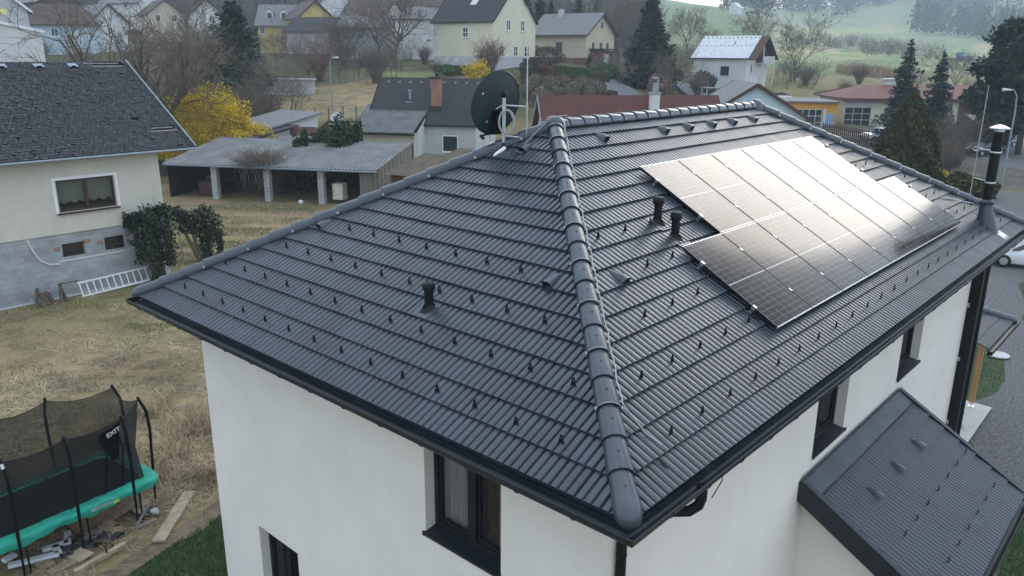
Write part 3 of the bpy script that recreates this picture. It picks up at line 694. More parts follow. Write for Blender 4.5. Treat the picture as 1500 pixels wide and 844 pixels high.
B.tube([rod_b+Vector((0, 0, .12)), rod_b+Vector((0, 0, 1.5)), rod_b+Vector((0, 0, 2.25))], [.012, .011, .006], 6)
B.tube([rod_b-Vector((0, 0, .18)), rod_b+Vector((0, 0, .2))], .005, 5)
for z in (.69, .20): B.tube([mb_+Vector((0, 0, z)), rod_b+Vector((0, 0, z+.06))], .014, 6); B.lathe([(.02, -.03), (.02, .03)], rod_b+Vector((0, 0, z+.06)), 8)
B.tube([mb_+Vector((0, 0, .68))+lat*-.13-Vector((0, 0, .05)), mb_+Vector((0, 0, .70))], .012, 6)
B.obj('lightning_rod', 'galv', dsh)
# ================================================================== GROUND
def lin(*c): return tuple(((x/255+.055)/1.055)**2.4 if x > 10 else x/3294. for x in c)
def ground_color(x, y, u, v, D):
    """true surface colour zones of the land: straw meadow, gardens, far pastures and ploughed fields"""
    straw, garden, past, tan, dark = (.26, .21, .13), (.105, .098, .058), (.21, .235, .15), (.30, .25, .16), (.11, .095, .06)
    if D < 62: return straw
    if u > 1120:
        if D < 118: return (.13, .12, .11)
        if D < 165: return (.20, .175, .095) if u < 1330 else (.22, .2, .11)
        k = v+ (u-1250)*.012+2.5*math.sin(u*.02)
        if k > 107: return (.23, .20, .12)
        if k > 88: return (.19, .225, .125) if u < 1330+ (107-k)*6 else (.28, .30, .17)
        if k > 76: return (.27, .30, .17)
        if k > 63: return (.34, .31, .20) if math.sin(u*.013) > -.3 else past
        if k > 52: return (.24, .265, .18)
        if k > 40: return (.32, .32, .20)
        return (.23, .255, .18)
    if u > 930:
        if D < 175: return garden if D < 140 else (.15, .14, .085)
        return (.185, .225, .135)
    if 415 < u < 600 and D < 112: return (.25, .195, .12) if D > 88 else (.17, .135, .085)
    if 560 < u < 660 and D < 118: return (.17, .19, .08)
    if 660 < u < 720 and D < 118: return (.25, .19, .12)
    if D < 88: return (.19, .155, .095)
    return garden if D < 175 else (.12, .11, .075)
tn = np.concatenate([np.linspace(-6, -.85, 14)[:-1], np.linspace(-.85, .85, 190), np.linspace(.85, 6, 14)[1:]])
dn_ = np.concatenate([[-800, -200, -60, -20, -6, 0], np.linspace(3, 60, 24)[1:], np.linspace(60, 320, 116)[1:], np.geomspace(320, 1150, 60)[1:], [1220, 1290]])
V, COL = [], []
for D in dn_:
    for t in tn:
        s = min(max(t*max(abs(D), 12), -1150), 1150)
        x, y = CAM[0]+D*FH[0]+s*RH[0], CAM[1]+D*FH[1]+s*RH[1]; z = ground_z(x, y)
        if D > 60: z += .25*math.sin(x*.11)*math.sin(y*.13)*min(1, (D-60)/30)*(1 if D < 300 else 3)
        V.append((x, y, z))
        if D > 5: u, v = project((x, y, z))
        else: u, v = 0, 900
        COL.append(ground_color(x, y, u, v, D))
nx = len(tn); F = [(i*nx+j, i*nx+j+1, (i+1)*nx+j+1, (i+1)*nx+j) for i in range(len(dn_)-1) for j in range(nx-1)]
m, t, b = nt('land'); Lk = t.links.new
at = N(t, 'ShaderNodeAttribute', attribute_name='zone'); tc = N(t, 'ShaderNodeTexCoord')
n1 = N(t, 'ShaderNodeTexNoise', i_Scale=.55, i_Detail=9.); n1.inputs['Roughness'].default_value = .68; Lk(tc.outputs['Object'], n1.inputs['Vector'])
n2 = N(t, 'ShaderNodeTexNoise', i_Scale=.06, i_Detail=5.); Lk(tc.outputs['Object'], n2.inputs['Vector'])
r1 = ramp(t, [(.25, (.45, .46, .44)), (.5, (1, 1, 1)), (.78, (1.45, 1.38, 1.25))]); Lk(n1.outputs['Fac'], r1.inputs[0])
r2 = ramp(t, [(.35, (.75, .86, .66)), (.62, (1.1, 1.05, 1.))]); Lk(n2.outputs['Fac'], r2.inputs[0])
m1 = N(t, 'ShaderNodeMix', data_type='RGBA', blend_type='MULTIPLY'); m1.inputs[0].default_value = 1; Lk(at.outputs['Color'], m1.inputs[6]); Lk(r1.outputs[0], m1.inputs[7])
m2 = N(t, 'ShaderNodeMix', data_type='RGBA', blend_type='MULTIPLY'); m2.inputs[0].default_value = 1; Lk(m1.outputs[2], m2.inputs[6]); Lk(r2.outputs[0], m2.inputs[7])
Lk(m2.outputs[2], b.inputs['Base Color']); b.inputs['Roughness'].default_value = 1; b.inputs['Specular IOR Level'].default_value = .1
n3 = N(t, 'ShaderNodeTexNoise', i_Scale=9., i_Detail=6.); Lk(tc.outputs['Object'], n3.inputs['Vector'])
bp = N(t, 'ShaderNodeBump', i_Strength=.7); bp.inputs['Distance'].default_value = .08; Lk(n3.outputs['Fac'], bp.inputs['Height']); Lk(bp.outputs[0], b.inputs['Normal'])
B = MB(); B.v = V; B.f = F; gr = B.obj('ground', m, kind='structure', smooth='all', recalc=False)
ca = gr.data.color_attributes.new('zone', 'FLOAT_COLOR', 'POINT'); ca.data.foreach_set('color', np.concatenate([np.array(COL), np.ones((len(COL), 1))], 1).ravel())
def sheet(name, pts, m, dz, kind='structure', sub=0, edge=0.):
    """flat sheet over the ground; the outline is roughened a little"""
    P = []
    n = len(pts)
    for i in range(n):
        a, b_ = np.array(pts[i][:2], float), np.array(pts[(i+1) % n][:2], float); k = max(1, int(np.linalg.norm(b_-a)/.5)) if edge else 1
        for j in range(k):
            q = a+(b_-a)*j/k
            if edge and j: q = q+np.array([rnd.uniform(-edge, edge), rnd.uniform(-edge, edge)])
            P.append(Vector((q[0], q[1], ground_z(q[0], q[1])+dz)))
    B = MB(); B.v = [tuple(p) for p in P]
    from mathutils.geometry import tessellate_polygon
    B.f = [tuple(t_) for t_ in tessellate_polygon([P])]
    return B.obj(name, m, kind=kind)
MT['gravel'] = mat('gravel', (.165, .163, .165), .95, .5, 11., .9, 55., col2=(.060, .060, .062), contrast=(.36, .66))
MT['asphalt'] = mat('asphalt', (.12, .12, .125), .9, .25, 1.2, .3, 80.)
MT['soil'] = mat('soil', (.16, .12, .08), .98, .4, 3., .8, 30.)
MT['lawn_base'] = mat('lawn_base', (.035, .065, .022), .95, .4, 5., .8, 40.)
MT['concrete'] = mat('concrete_slab', (.46, .46, .45), .85, .1, 1.5, .2, 40.)
# gravel yard on the right-hand side and round the far end
sheet('gravel_yard', [(9.0, -9), (60, -9), (72, 4), (95, 10), (92, 17), (70, 12.), (45, 9.5), (30, 8.6), (24, 8.6), (20.6, 1.2), (17, .5), (14, -.9), (11.0, -1.0)], 'gravel', .004, edge=.12)
sheet('road', [(60, -9), (80, 2), (130, 22), (170, 38), (166, 46), (120, 33), (92, 17), (72, 10.6), (60, -2)], 'asphalt', .008)
sheet('paving_slab', [(16.9, .42), (20.35, .46), (20.4, 1.2), (20.4, 6.), (16.9, 6.)], 'concrete', .05)
# lawns
lawn_l = [(-4.2, 9.0), (-3.5, 10.9), (-1.2, 11.15), (.1, 11.55), (.75, 11.75), (1.9, 12.0), (3.1, 12.6), (5, 12.2), (7, 11.4), (7, 9.0), (.5, 8.9)]
lawn_r1 = [(20.5, 1.0), (20.5, 1.35), (24, 8), (27.5, 8), (28, 3.2), (26.9, 2.2), (25.2, 1.15), (23.6, .75), (22, .62)]
lawn_r2 = [(10.7, -1.6), (13.0, -1.35), (15.4, -1.30), (15.9, -1.9), (15, -5), (10.7, -5)]
lawn_r3 = [(30.5, 1.55), (32.5, 1.75), (36.5, 2.75), (39, 2.5), (38, -2), (31, -2)]
for i, p in enumerate((lawn_l, lawn_r1, lawn_r2, lawn_r3)): sheet('lawn', p, 'lawn_base', .012, edge=.1)
sheet('bare_soil', [(-3.5, 10.9), (-1.2, 11.15), (.1, 11.55), (.75, 11.75), (1.9, 12.0), (3.1, 12.6), (3.0, 12.95), (1.7, 12.45), (.5, 12.15), (-.6, 11.9), (-3.6, 11.5)], 'soil', .008, edge=.06)
from mathutils.geometry import intersect_point_tri_2d
def inside(p, poly):
    x, y = p; c = False; j = len(poly)-1
    for i in range(len(poly)):
        xi, yi = poly[i][:2]; xj, yj = poly[j][:2]
        if (yi > y) != (yj > y) and x < (xj-xi)*(y-yi)/(yj-yi)+xi: c = not c
        j = i
    return c
def blades(B, pts, h, rg, lean=.5, w=.006, zs=1.):
    """one bent grass blade (two tapering faces) at every point"""
    n = len(pts); P = np.array(pts); a = rg.random(n)*2*math.pi; hh = h*(.5+rg.random(n)); ln = lean*(.3+rg.random(n))
    d = np.stack([np.cos(a), np.sin(a), np.zeros(n)], 1); sd = np.stack([-np.sin(a), np.cos(a), np.zeros(n)], 1)*w
    m_ = P+d*(hh*ln*.4)[:, None]; m_[:, 2] += hh*.62*zs; tp = P+d*(hh*ln*1.1)[:, None]; tp[:, 2] += hh*zs*np.clip(1-ln*.35, .15, 1)
    V = np.stack([P-sd, P+sd, m_+sd*.7, m_-sd*.7, tp], 1).reshape(-1, 3); k = np.arange(n)*5
    o = len(B.v); B.v.extend(map(tuple, V.tolist()))
    B.f.extend([(o+i, o+i+1, o+i+2, o+i+3) for i in k.tolist()]); B.f.extend([(o+i+3, o+i+2, o+i+4) for i in k.tolist()])
rg = np.random.default_rng(11)
def scatter(poly, n, rg):
    xs = [p[0] for p in poly]; ys = [p[1] for p in poly]; out = []
    while len(out) < n:
        p = (xs[0]+0, ys[0]); x = min(xs)+(max(xs)-min(xs))*rg.random(); y = min(ys)+(max(ys)-min(ys))*rg.random()
        if inside((x, y), poly): out.append((x, y, .01))
    return out
MT['grass'] = mat('lawn_grass', (.034, .080, .020), .8, .3, 2., island=.45, spec=.2)
MT['straw'] = mat('dry_straw', (.47, .385, .255), .95, .3, .35, island=.5, spec=.1, col2=(.235, .185, .115), contrast=(.38, .62))
MT['brown_straw'] = mat('brown_stalks', (.40, .31, .20), .95, .3, 1., island=.5, spec=.1)
MT['green_tuft'] = mat('green_tufts', (.115, .135, .05), .9, .3, 1., island=.45, spec=.1)
for poly, n in ((lawn_l, 34000), (lawn_r1, 9000), (lawn_r2, 11000), (lawn_r3, 3000)):
    B = MB(); blades(B, scatter(poly, n, rg), .075, rg, .7, .006); o = B.obj('lawn_grass', 'grass', kind='stuff', recalc=False)
meadow = [(-9, 11.6), (-4, 11.4), (-.6, 11.9), (.5, 12.2), (1.7, 12.5), (3.0, 13.0), (6, 12.5), (9, 14), (13, 22), (22, 36), (26, 41), (21.5, 49), (10.8, 40), (10.8, 31.8), (-4, 31.8)]
B = MB()
def clumpy(n, poly, sc, th):
    P = np.array(scatter(poly, n, rg)); k = np.sin(P[:, 0]*sc+1.3*np.sin(P[:, 1]*sc*.7))*np.sin(P[:, 1]*sc*1.1+P[:, 0]*.4)+.6*np.sin(P[:, 0]*sc*2.7+P[:, 1]*sc*2.1)
    return P[k > th]
# matted straw, lying in clumps
P = clumpy(90000, meadow, 1.7, -.55); near = P[(P[:, 1] < 24)]
blades(B, near, .34, rg, 1.5, .007, .28)
blades(B, clumpy(46000, meadow, 1.2, -.3), .22, rg, 1.5, .010, .3); blades(B, clumpy(16000, meadow, 2.6, .55), .22, rg, 1.2, .007, .8)
B.obj('dry_grass', 'straw', kind='stuff', recalc=False)
B = MB(); blades(B, clumpy(16000, [(3, 24), (10, 26), (20, 38), (25, 41), (21, 48), (11, 40), (10.8, 31)], .55, .25), .10, rg, .8, .012); blades(B, clumpy(26000, meadow, .5, .45), .11, rg, .9, .009)
B.obj('green_tufts', 'green_tuft', kind='stuff', recalc=False)
# tall brown stalks by the house corner
B = MB(); pts = []
for cx, cy, n, r_ in ((2.3, 15.6, 520, .7), (3.6, 16.6, 600, .8), (1.5, 17.6, 300, .6), (4.4, 14.6, 600, .9), (2.9, 13.8, 380, .5), (3.8, 13.3, 420, .5), (3.0, 18.6, 300, .7), (1.7, 14.6, 120, .4)):
    c = rg.normal(size=(n, 2))*r_*.55; pts += [(cx+a, cy+b_, 0) for a, b_ in c]
blades(B, pts, .55, rg, 1.0, .007); B.obj('tall_stalks', 'brown_straw', kind='stuff', recalc=False)
# ================================================================== PLANTS
MT['bark'] = mat('bark', (.105, .085, .065), .95, .35, 3., .6, 30., stretch=(1, 1, .3))
MT['bark_grey'] = mat('bark_grey', (.15, .135, .115), .95, .35, 3., .6, 30., stretch=(1, 1, .3))
MT['twig'] = mat('twigs_brown', (.140, .112, .088), .95, .3, 2.)
MT['twig_red'] = mat('twigs_red', (.17, .10, .085), .95, .3, 2.)
MT['needle'] = mat('needles_dark', (.026, .046, .032), .9, .3, .8, island=.5, spec=.15)
MT['needle_blue'] = mat('needles_blue', (.040, .062, .056), .9, .3, .8, island=.5, spec=.15)
MT['needle_green'] = mat('needles_green', (.040, .062, .024), .9, .3, .8, island=.5, spec=.15)
MT['thuja'] = mat('thuja_leaf', (.062, .066, .024), .9, .3, 1.2, island=.45, spec=.15)
MT['ivy'] = mat('ivy_leaf', (.022, .040, .020), .55, .3, 2., island=.55, spec=.4)
MT['forsythia'] = mat('forsythia_flower', (.74, .54, .035), .9, .3, .8, island=.35, spec=.1, col2=(.50, .36, .035))
MT['hedge_brown'] = mat('hedge_brown', (.105, .088, .064), .95, .3, 2., island=.5, spec=.1)
MT['hedge_red'] = mat('hedge_red', (.19, .085, .075), .95, .3, 2., island=.5, spec=.1)
MT['hedge_green'] = mat('hedge_green', (.085, .135, .050), .9, .3, 2., island=.5, spec=.1)
MT['pinkish'] = mat('spring_twigs', (.27, .18, .155), .95, .3, 2., island=.4, spec=.1)
def bare_tree(seed, H, spread=.8, fork=.28, limbs=7, up=.6, r0=None, twig_r=.012, lv=(6, 5, 4), trunk_lean=0.):
    """tapered trunk, limbs and three orders of branches; returns trunk and crown builders in local coordinates"""
    q = random.Random(seed); T = MB(); K = MB(); r0 = r0 or H*.022
    def branch(B, p, d, ln, r, n, wob, lift):
        pts = [Vector(p)]; rr = [r]; d = Vector(d).normalized()
        for i in range(n):
            d = (d+Vector((q.gauss(0, wob), q.gauss(0, wob), q.gauss(0, wob*.7)+lift))).normalized()
            pts.append(pts[-1]+d*ln/n); rr.append(r*(1-.75*(i+1)/n))
        B.tube(pts, rr, 7 if r > H*.012 else (4 if r > H*.004 else 3), caps=False)
        return pts, rr
    tp, tr = branch(T, (0, 0, -.2), (trunk_lean, 0, 1), H*(fork+.25), r0, 6, .05, .02)
    def kids(pts, rr, lev, ln):
        if lev >= len(lv): return
        n = lv[lev]
        for k in range(n):
            f = .25+.75*(k+q.random())/n; i = min(int(f*(len(pts)-1)), len(pts)-2); p = pts[i].lerp(pts[i+1], f*(len(pts)-1)-i)
            d = (pts[i+1]-pts[i]).normalized(); o = d.orthogonal().normalized(); o.rotate(Matrix.Rotation(q.random()*6.283, 3, d))
            nd = (d*.75+o*q.uniform(.5, .95)).normalized(); l2 = ln*q.uniform(.42, .68)*(1.15-.45*f)
            a, r_ = branch(K, p, nd, l2, max(rr[i]*.55, twig_r), 4 if lev < 2 else 3, .12, .05*up)
            kids(a, r_, lev+1, l2)
    for k in range(limbs):
        f = (k+.5)/limbs; zz = fork+(.25*f); i = min(int(zz/(fork+.25)*6), 5); p = tp[i].lerp(tp[i+1], zz/(fork+.25)*6-i)
        a = k*2.4+q.uniform(-.4, .4); el = up+.55*f+q.uniform(-.15, .15)
        d = Vector((math.cos(a)*spread, math.sin(a)*spread, el)); l1 = (H-p.z)*q.uniform(.75, 1.)/max(.5, min(1, el/ d.length+.25))
        l1 = min(l1, H*.85)
        a_, r_ = branch(T, p, d, l1, r0*.5*(1-.3*f), 6, .10, .06*up); kids(a_, r_, 0, l1)
    return T, K
def place_tree(name, T, K, u, D, label, cat='tree', bark='bark', crown='twig', group=None, dz=-.1, crown_name='crown'):
    p = G(u, D, dz); o = thing(name, label, cat, p, (0, 0, rnd.random()*6), group)
    if T is not None: T.obj('trunk', bark, o, local=True, recalc=False, smooth='all')
    if K is not None: K.obj(crown_name, crown, o, local=True, recalc=False)
    return o
def conifer(seed, H, Rb, dens=1., leaf=.16, droop=.25, tip=1.0, base=.06, gap=.0):
    """spruce: whorls of drooping boughs, each clad with short needle sprays"""
    q = random.Random(seed); g = np.random.default_rng(seed); T = MB(); K = MB()
    T.tube([(0, 0, -.3), (0, 0, H*.5), (0, 0, H*.98)], [H*.018, H*.011, .015], 7)
    nW = int(H*4.4*dens); P = []
    for w in range(nW):
        f = (w+q.random()*.6)/nW; z = H*(base+(1-base)*f); rad = Rb*((1-f)**tip)*q.uniform(.55, 1.15)+.06
        nb = max(4, int(5+6*(1-f)))
        for k in range(nb):
            a = 2*math.pi*(k+q.random()*.8)/nb; rr = rad*q.uniform(.5, 1.18)
            if q.random() < gap: rr *= .45
            n = max(3, int(rr/leaf*7)); tt = g.random(n)**.7
            x = tt*rr; zz = z-droop*rr*tt**1.3+.10*rr*np.maximum(0, tt-.75)*3; wv = .20*rr*(1-tt*.8)+.04; lat_ = g.normal(size=n)*wv*1.5
            P.append(np.stack([x*math.cos(a)-lat_*math.sin(a), x*math.sin(a)+lat_*math.cos(a), zz+g.normal(size=n)*(.05*rr+.07)-np.abs(lat_)*.25], 1))
            T.tube([(0, 0, z), (rr*.9*math.cos(a), rr*.9*math.sin(a), z-droop*rr*.8)], [.02+.006*rr, .008], 3, caps=False)
    K.leaves(np.concatenate(P), leaf, g, flat=.45, aspect=1.9); return T, K
def blob_points(g, n, rx, ry, rz, shell=.55, lump=.25, seed=0, zmin=-1.):
    d = g.normal(size=(n, 3)); d /= np.linalg.norm(d, axis=1)[:, None]; d = d[d[:, 2] > zmin]
    ph = np.random.default_rng(seed).random(9)*6
    lm = 1+lump*(np.sin(d[:, 0]*4+ph[0])*np.sin(d[:, 1]*4.4+ph[1])+.7*np.sin(d[:, 2]*6+ph[2]+d[:, 0]*3)+.5*np.sin(d[:, 1]*9+ph[3])*np.sin(d[:, 0]*8+ph[4]))
    r = (shell+(1-shell)*g.random(len(d))**.5)*lm
    return d*np.array([rx, ry, rz])*r[:, None]
def shrub(seed, rx, ry, rz, n, leaf, shell=.5, lump=.22, stems=9, stem_r=.03):
    g = np.random.default_rng(seed); q = random.Random(seed); T = MB(); K = MB()
    P = blob_points(g, n, rx, ry, rz, shell, lump, seed); P[:, 2] += rz*.92; P = P[P[:, 2] > .03]
    K.leaves(P, leaf, g)
    for k in range(stems):
        p = P[q.randrange(len(P))]; T.tube([(p[0]*.1, p[1]*.1, -.1), (p[0]*.45, p[1]*.45, p[2]*.55), tuple(p)], [stem_r, stem_r*.6, stem_r*.2], 4, caps=False)
    return T, K
def twig_shrub(seed, rx, rz, n, r=.014, sub=5, lean=.8):
    """many thin stems fanning up from the ground"""
    q = random.Random(seed); T = MB(); K = MB()
    for k in range(n):
        a = q.random()*6.283; b_ = q.random()**.6*lean; ln = rz*q.uniform(.7, 1.1)
        p0 = Vector((math.cos(a)*rx*.15*b_, math.sin(a)*rx*.15*b_, -.1)); p2 = Vector((math.cos(a)*rx*b_, math.sin(a)*rx*b_, ln*(1-.25*b_*b_))); p1 = p0.lerp(p2, .5)+Vector((0, 0, ln*.12))
        (T if k % 3 == 0 else K).tube([p0, p1, p2], [r*1.3, r, r*.5], 3, caps=False)
        for j in range(sub):
            f = q.uniform(.35, 1); s = (p0.lerp(p1, f*2) if f < .5 else p1.lerp(p2, f*2-1)); e = s+Vector((q.gauss(0, .22)*rx, q.gauss(0, .22)*rx, abs(q.gauss(.18, .1))*rz)); K.tube([s, e], [r*.7, r*.35], 3, caps=False)
    return T, K
# ================================================================== TRAMPOLINE
MT['teal'] = mat('trampoline_pad', (.022, .33, .245), .6, .28, 3., .8, 11., spec=.35)
MT['mat_black'] = mat('jump_mat', (.007, .008, .011), .9, .2, 5., spec=.12)
MT['pole_foam'] = mat('pole_foam', (.007, .008, .010), .85, .2, 8., spec=.15)
def net_mat():
    m, t, b = nt('safety_net'); Lk = t.links.new; b.inputs['Base Color'].default_value = (.012, .013, .015, 1); b.inputs['Roughness'].default_value = .9
    tc = N(t, 'ShaderNodeTexCoord'); n = N(t, 'ShaderNodeTexNoise', i_Scale=1.2, i_Detail=3.); Lk(tc.outputs['Object'], n.inputs['Vector'])
    r = N(t, 'ShaderNodeMapRange'); r.inputs['To Min'].default_value = .64; r.inputs['To Max'].default_value = .86; Lk(n.outputs['Fac'], r.inputs[0]); Lk(r.outputs[0], b.inputs['Alpha']); return m
MT['net'] = net_mat()
MT['lettering'] = mat('lettering_white', (.75, .76, .78), .7, .04)
MT['label_green'] = mat('label_green', (.45, .62, .12), .7, .1)
MT['lettering_grey'] = mat('lettering_grey', (.10, .11, .12), .8, .1)
t0_ = Vector((-.62, 14.05, 0)); ta = Vector((.985, .10, 0)).normalized(); tb = Vector((-ta.y, ta.x, 0))
tr = thing('trampoline', 'teal edged trampoline with black safety net on the straw beside the house', 'trampoline', t0_)
HA, HB, TZ, NZ = 1.82, 1.12, .90, 2.62
TP_ = lambda a, b_, z: t0_+ta*a+tb*b_+Vector((0, 0, z))
def rrect(ha, hb, r_, n=6):
    out = []
    for cx, cy, s in ((ha-r_, -hb+r_, -90), (ha-r_, hb-r_, 0), (-ha+r_, hb-r_, 90), (-ha+r_, -hb+r_, 180)):
        out += [(cx+r_*math.cos(R(s+90*j/n)), cy+r_*math.sin(R(s+90*j/n))) for j in range(n+1)]
    return out
def dens(pts, step=.12):
    out = []
    for i in range(len(pts)):
        a, b_ = pts[i], pts[(i+1) % len(pts)]; l = math.dist(a, b_); k = max(1, int(l/step)); out += [(a[0]+(b_[0]-a[0])*j/k, a[1]+(b_[1]-a[1])*j/k) for j in range(k)]
    return out
o1 = dens(rrect(HA, HB, .34)); K = MB(); n = len(o1); rows = []
for f, z, w in ((1.0, TZ-.17, 0), (1.015, TZ-.05, 1), (1.0, TZ+.0, .8), (.93, TZ+.022, 1), (.83, TZ+.015, 1), (.79, TZ+.0, .3)):
    row = []
    for i, (a, b_) in enumerate(o1):
        ha = (HA-(1-f)*1.45)/HA; hb = (HB-(1-f)*1.45)/HB
        row.append(TP_(a*ha, b_*hb, z+w*(.014*math.sin(i*1.9)+.014*math.sin(i*.77+z*9)+.012*math.sin(i*3.1+z*31))+((.035*math.sin(i*.55)+.02*math.sin(i*1.7)) if z < TZ-.1 else 0)))
    rows.append(row)
K.add([p for r_ in rows for p in r_], [(i*n+j, i*n+(j+1) % n, (i+1)*n+(j+1) % n, (i+1)*n+j) for i in range(len(rows)-1) for j in range(n)]); pad = K.obj('edge_pad', 'teal', tr, smooth='all')
K = MB(); K.add([TP_(a*.86, b_*.77, TZ-.005) for a, b_ in o1], [tuple(range(n))]); jm = K.obj('jump_mat', 'mat_black', tr)
K = MB(); K.tube([TP_(a*.985, b_*.985, TZ-.06) for a, b_ in o1+o1[:1]], .024, 6); K.obj('frame', 'black', tr, smooth=True)
def text(name, s, size, m, parent, origin, xa, ya, ext=.002, bold=False):
    cu = bpy.data.curves.new(name, 'FONT'); cu.body = s; cu.size = size; cu.extrude = ext; cu.align_x = 'CENTER'; cu.align_y = 'CENTER'
    if bold: cu.offset = size*.018
    ob = bpy.data.objects.new('tmp', cu); C.objects.link(ob); dg = bpy.context.evaluated_depsgraph_get(); me = bpy.data.meshes.new_from_object(ob.evaluated_get(dg)); C.objects.unlink(ob); bpy.data.objects.remove(ob)
    xa, ya = Vector(xa).normalized(), Vector(ya); ya = (ya-xa*ya.dot(xa)).normalized(); za = xa.cross(ya); m4 = Matrix((xa, ya, za)).transposed().to_4x4(); m4.translation = Vector(origin)
    me.transform(ROOT[parent.name] @ m4); me.materials.clear(); me.materials.append(MT[m]); me.name = name
    o = bpy.data.objects.new(name, me); C.objects.link(o); o.parent = parent; ROOT[o.name] = ROOT[parent.name]; return o
text('printed_logo', '+ EXIT', .20, 'lettering_grey', jm, TP_(.78, -.28, TZ+.002), ta, tb, .0015)
# pole line: feet outside the pad, bowed, leaning in at the top
poles = [(-1.25, -HB), (.0-.10, -HB), (1.08, -HB), (HA, -.50), (HA, .62), (.55, HB), (-.65, HB), (-HA, .5), (-HA, -.5)]
ntop = []
for a, b_ in poles:
    out = Vector((0, 0, 0)); oa = (1 if a > HA-.05 else -1 if a < -HA+.05 else 0); ob_ = (1 if b_ > HB-.05 else -1 if b_ < -HB+.05 else 0)
    da, db = .10*oa, .10*ob_
    pt = [TP_(a+da*.6, b_+db*.6, .0), TP_(a+da, b_+db, .5), TP_(a+da*1.15, b_+db*1.15, TZ+.1), TP_(a+da*1.6, b_+db*1.6, TZ+.9), TP_(a+da*1.3, b_+db*1.3, NZ-.35), TP_(a-da*.1, b_-db*.1, NZ)]
    B = MB(); B.tube(pt, [.022, .022, .034, .034, .034, .030], 8); p_ = B.obj('net_pole', 'pole_foam', tr, smooth=True)
    B = MB(); B.lathe([(.034, 0), (.036, .02), (.02, .05)], pt[-1], 8); B.obj('pole_cap', 'black', p_)
    if a < -1.0 and b_ < 0: 
        B = MB(); B.lathe([(.036, -.16), (.036, -.06)], pt[-1], 8, pt[-1]-pt[-2]); B.obj('pole_band', 'alu', p_)
    ntop.append((a-da*.2, b_-db*.2))
# legs: bent U under the frame
B = MB()
for a in (-1.1, .1, 1.25):
    B.tube([TP_(a, -HB*.96, TZ-.07), TP_(a, -HB*.98, .04), TP_(a, HB*.98, .04), TP_(a, HB*.96, TZ-.07)], .022, 6)
B.obj('leg', 'black', tr, smooth=True)
# net: sags between the pole tops and closes on the inner edge of the pad
ring = sorted(ntop, key=lambda p: math.atan2(p[1]/HB, p[0]/HA)); B = MB(); cols = []
for i in range(len(ring)):
    a, b_ = ring[i], ring[(i+1) % len(ring)]
    for j in range(10):
        f = j/10; sag = .11*4*f*(1-f); x, y = a[0]+(b_[0]-a[0])*f, a[1]+(b_[1]-a[1])*f; pull = 1-.05*4*f*(1-f)
        cols.append(((x*pull, y*pull), NZ-.03-sag))
V = []
for (x, y), zt in cols:
    s = max(abs(x)/(HA*.84), abs(y)/(HB*.76)); bx, by = x/s, y/s
    for k in range(6):
        f = k/5; V.append(TP_(x+(bx-x)*f, y+(by-y)*f, zt+(TZ+.01-zt)*f))
m = len(cols); B.add(V, [(6*i+k, 6*((i+1) % m)+k, 6*((i+1) % m)+k+1, 6*i+k+1) for i in range(m) for k in range(5)])
net = B.obj('safety_net', 'net', tr, smooth='all', recalc=False)
B = MB(); B.tube([TP_(x, y, z) for (x, y), z in cols+cols[:1]], .008, 4)
for x in (.62, .98): B.tube([TP_(x, -HB*.93, NZ-.3), TP_(x+.1, -HB*.92, 1.9), TP_(x+.06, -HB*.86, 1.4), TP_(x+.05, -HB*.77, TZ+.05)], .02, 5)
B.obj('net_seam', 'black', net, smooth=True)
B = MB(); B.poly(TP_(.60, -HB*.965, NZ-.24), TP_(1.06, -HB*.965, NZ-.10), TP_(.95, -HB*.94, 1.7), TP_(.80, -HB*.94, 1.7)); B.obj('entrance_flap', 'mat_black', net)
text('logo_lettering', 'EXIT', .15, 'lettering', net, TP_(.88, -HB*.99-.02, NZ-.26), ta*1+Vector((0, 0, .28)), Vector((-.25, -.2, 1)), .002, True)
B = MB(); q = [TP_(a, -HB*1.0-.035, z) for a in (.18, .62) for z in (TZ-.105, TZ-.03)]; B.add(q, [(0, 1, 3, 2)]); B.add([p+Vector((0, 0, 0)) for p in [TP_(a, -HB-.04, z) for a in (.22, .58) for z in (TZ-.085, TZ-.05)]], [(0, 1, 3, 2)])
B.obj('pad_label', mat('label_white', (.30, .42, .40), .6, .3, 9.), pad)
B = MB(); q = [TP_(a, -HB-.04, z) for a in (.64, .78) for z in (TZ-.12, TZ-.05)]; B.add(q, [(0, 1, 3, 2)]); B.obj('pad_sticker', 'label_green', pad)
# ---- scrap timber and clutter under the trampoline
MT['plank'] = mat('old_plank', (.36, .29, .205), .9, .25, 5., .3, 30., stretch=(1, 1, 1))
MT['plank2'] = mat('weathered_board', (.25, .19, .13), .9, .35, 5., .3, 30.)
MT['greywood'] = mat('grey_board', (.22, .21, .20), .9, .3, 6.)
MT['foam_white'] = mat('white_plastic', (.62, .66, .70), .6, .12, 4.)
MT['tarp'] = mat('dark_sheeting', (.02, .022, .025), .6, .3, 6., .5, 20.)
def board(name, label, cat, pts, w, th, m, group=None, wob=0):
    a, b_ = Vector(pts[0]), Vector(pts[1]); B = MB(); d = (b_-a).normalized(); sd = d.cross(Vector((0, 0, 1))).normalized(); n = 6; V = []
    for i in range(n+1):
        p = a.lerp(b_, i/n)+Vector((0, 0, wob*math.sin(i*1.3))); 
        for sx, sz in ((-1, 0), (1, 0), (1, 1), (-1, 1)): V.append(p+sd*sx*w/2*(1+.03*math.sin(i*2.1+sx))+Vector((0, 0, sz*th)))
    B.add(V, [(4*i+j, 4*i+(j+1) % 4, 4*i+4+(j+1) % 4, 4*i+4+j) for i in range(n) for j in range(4)]+[(0, 1, 2, 3), (4*n+3, 4*n+2, 4*n+1, 4*n)])
    o = B.obj(name, m, origin=tuple(a.lerp(b_, .5))); return tag(o, label, cat, group)
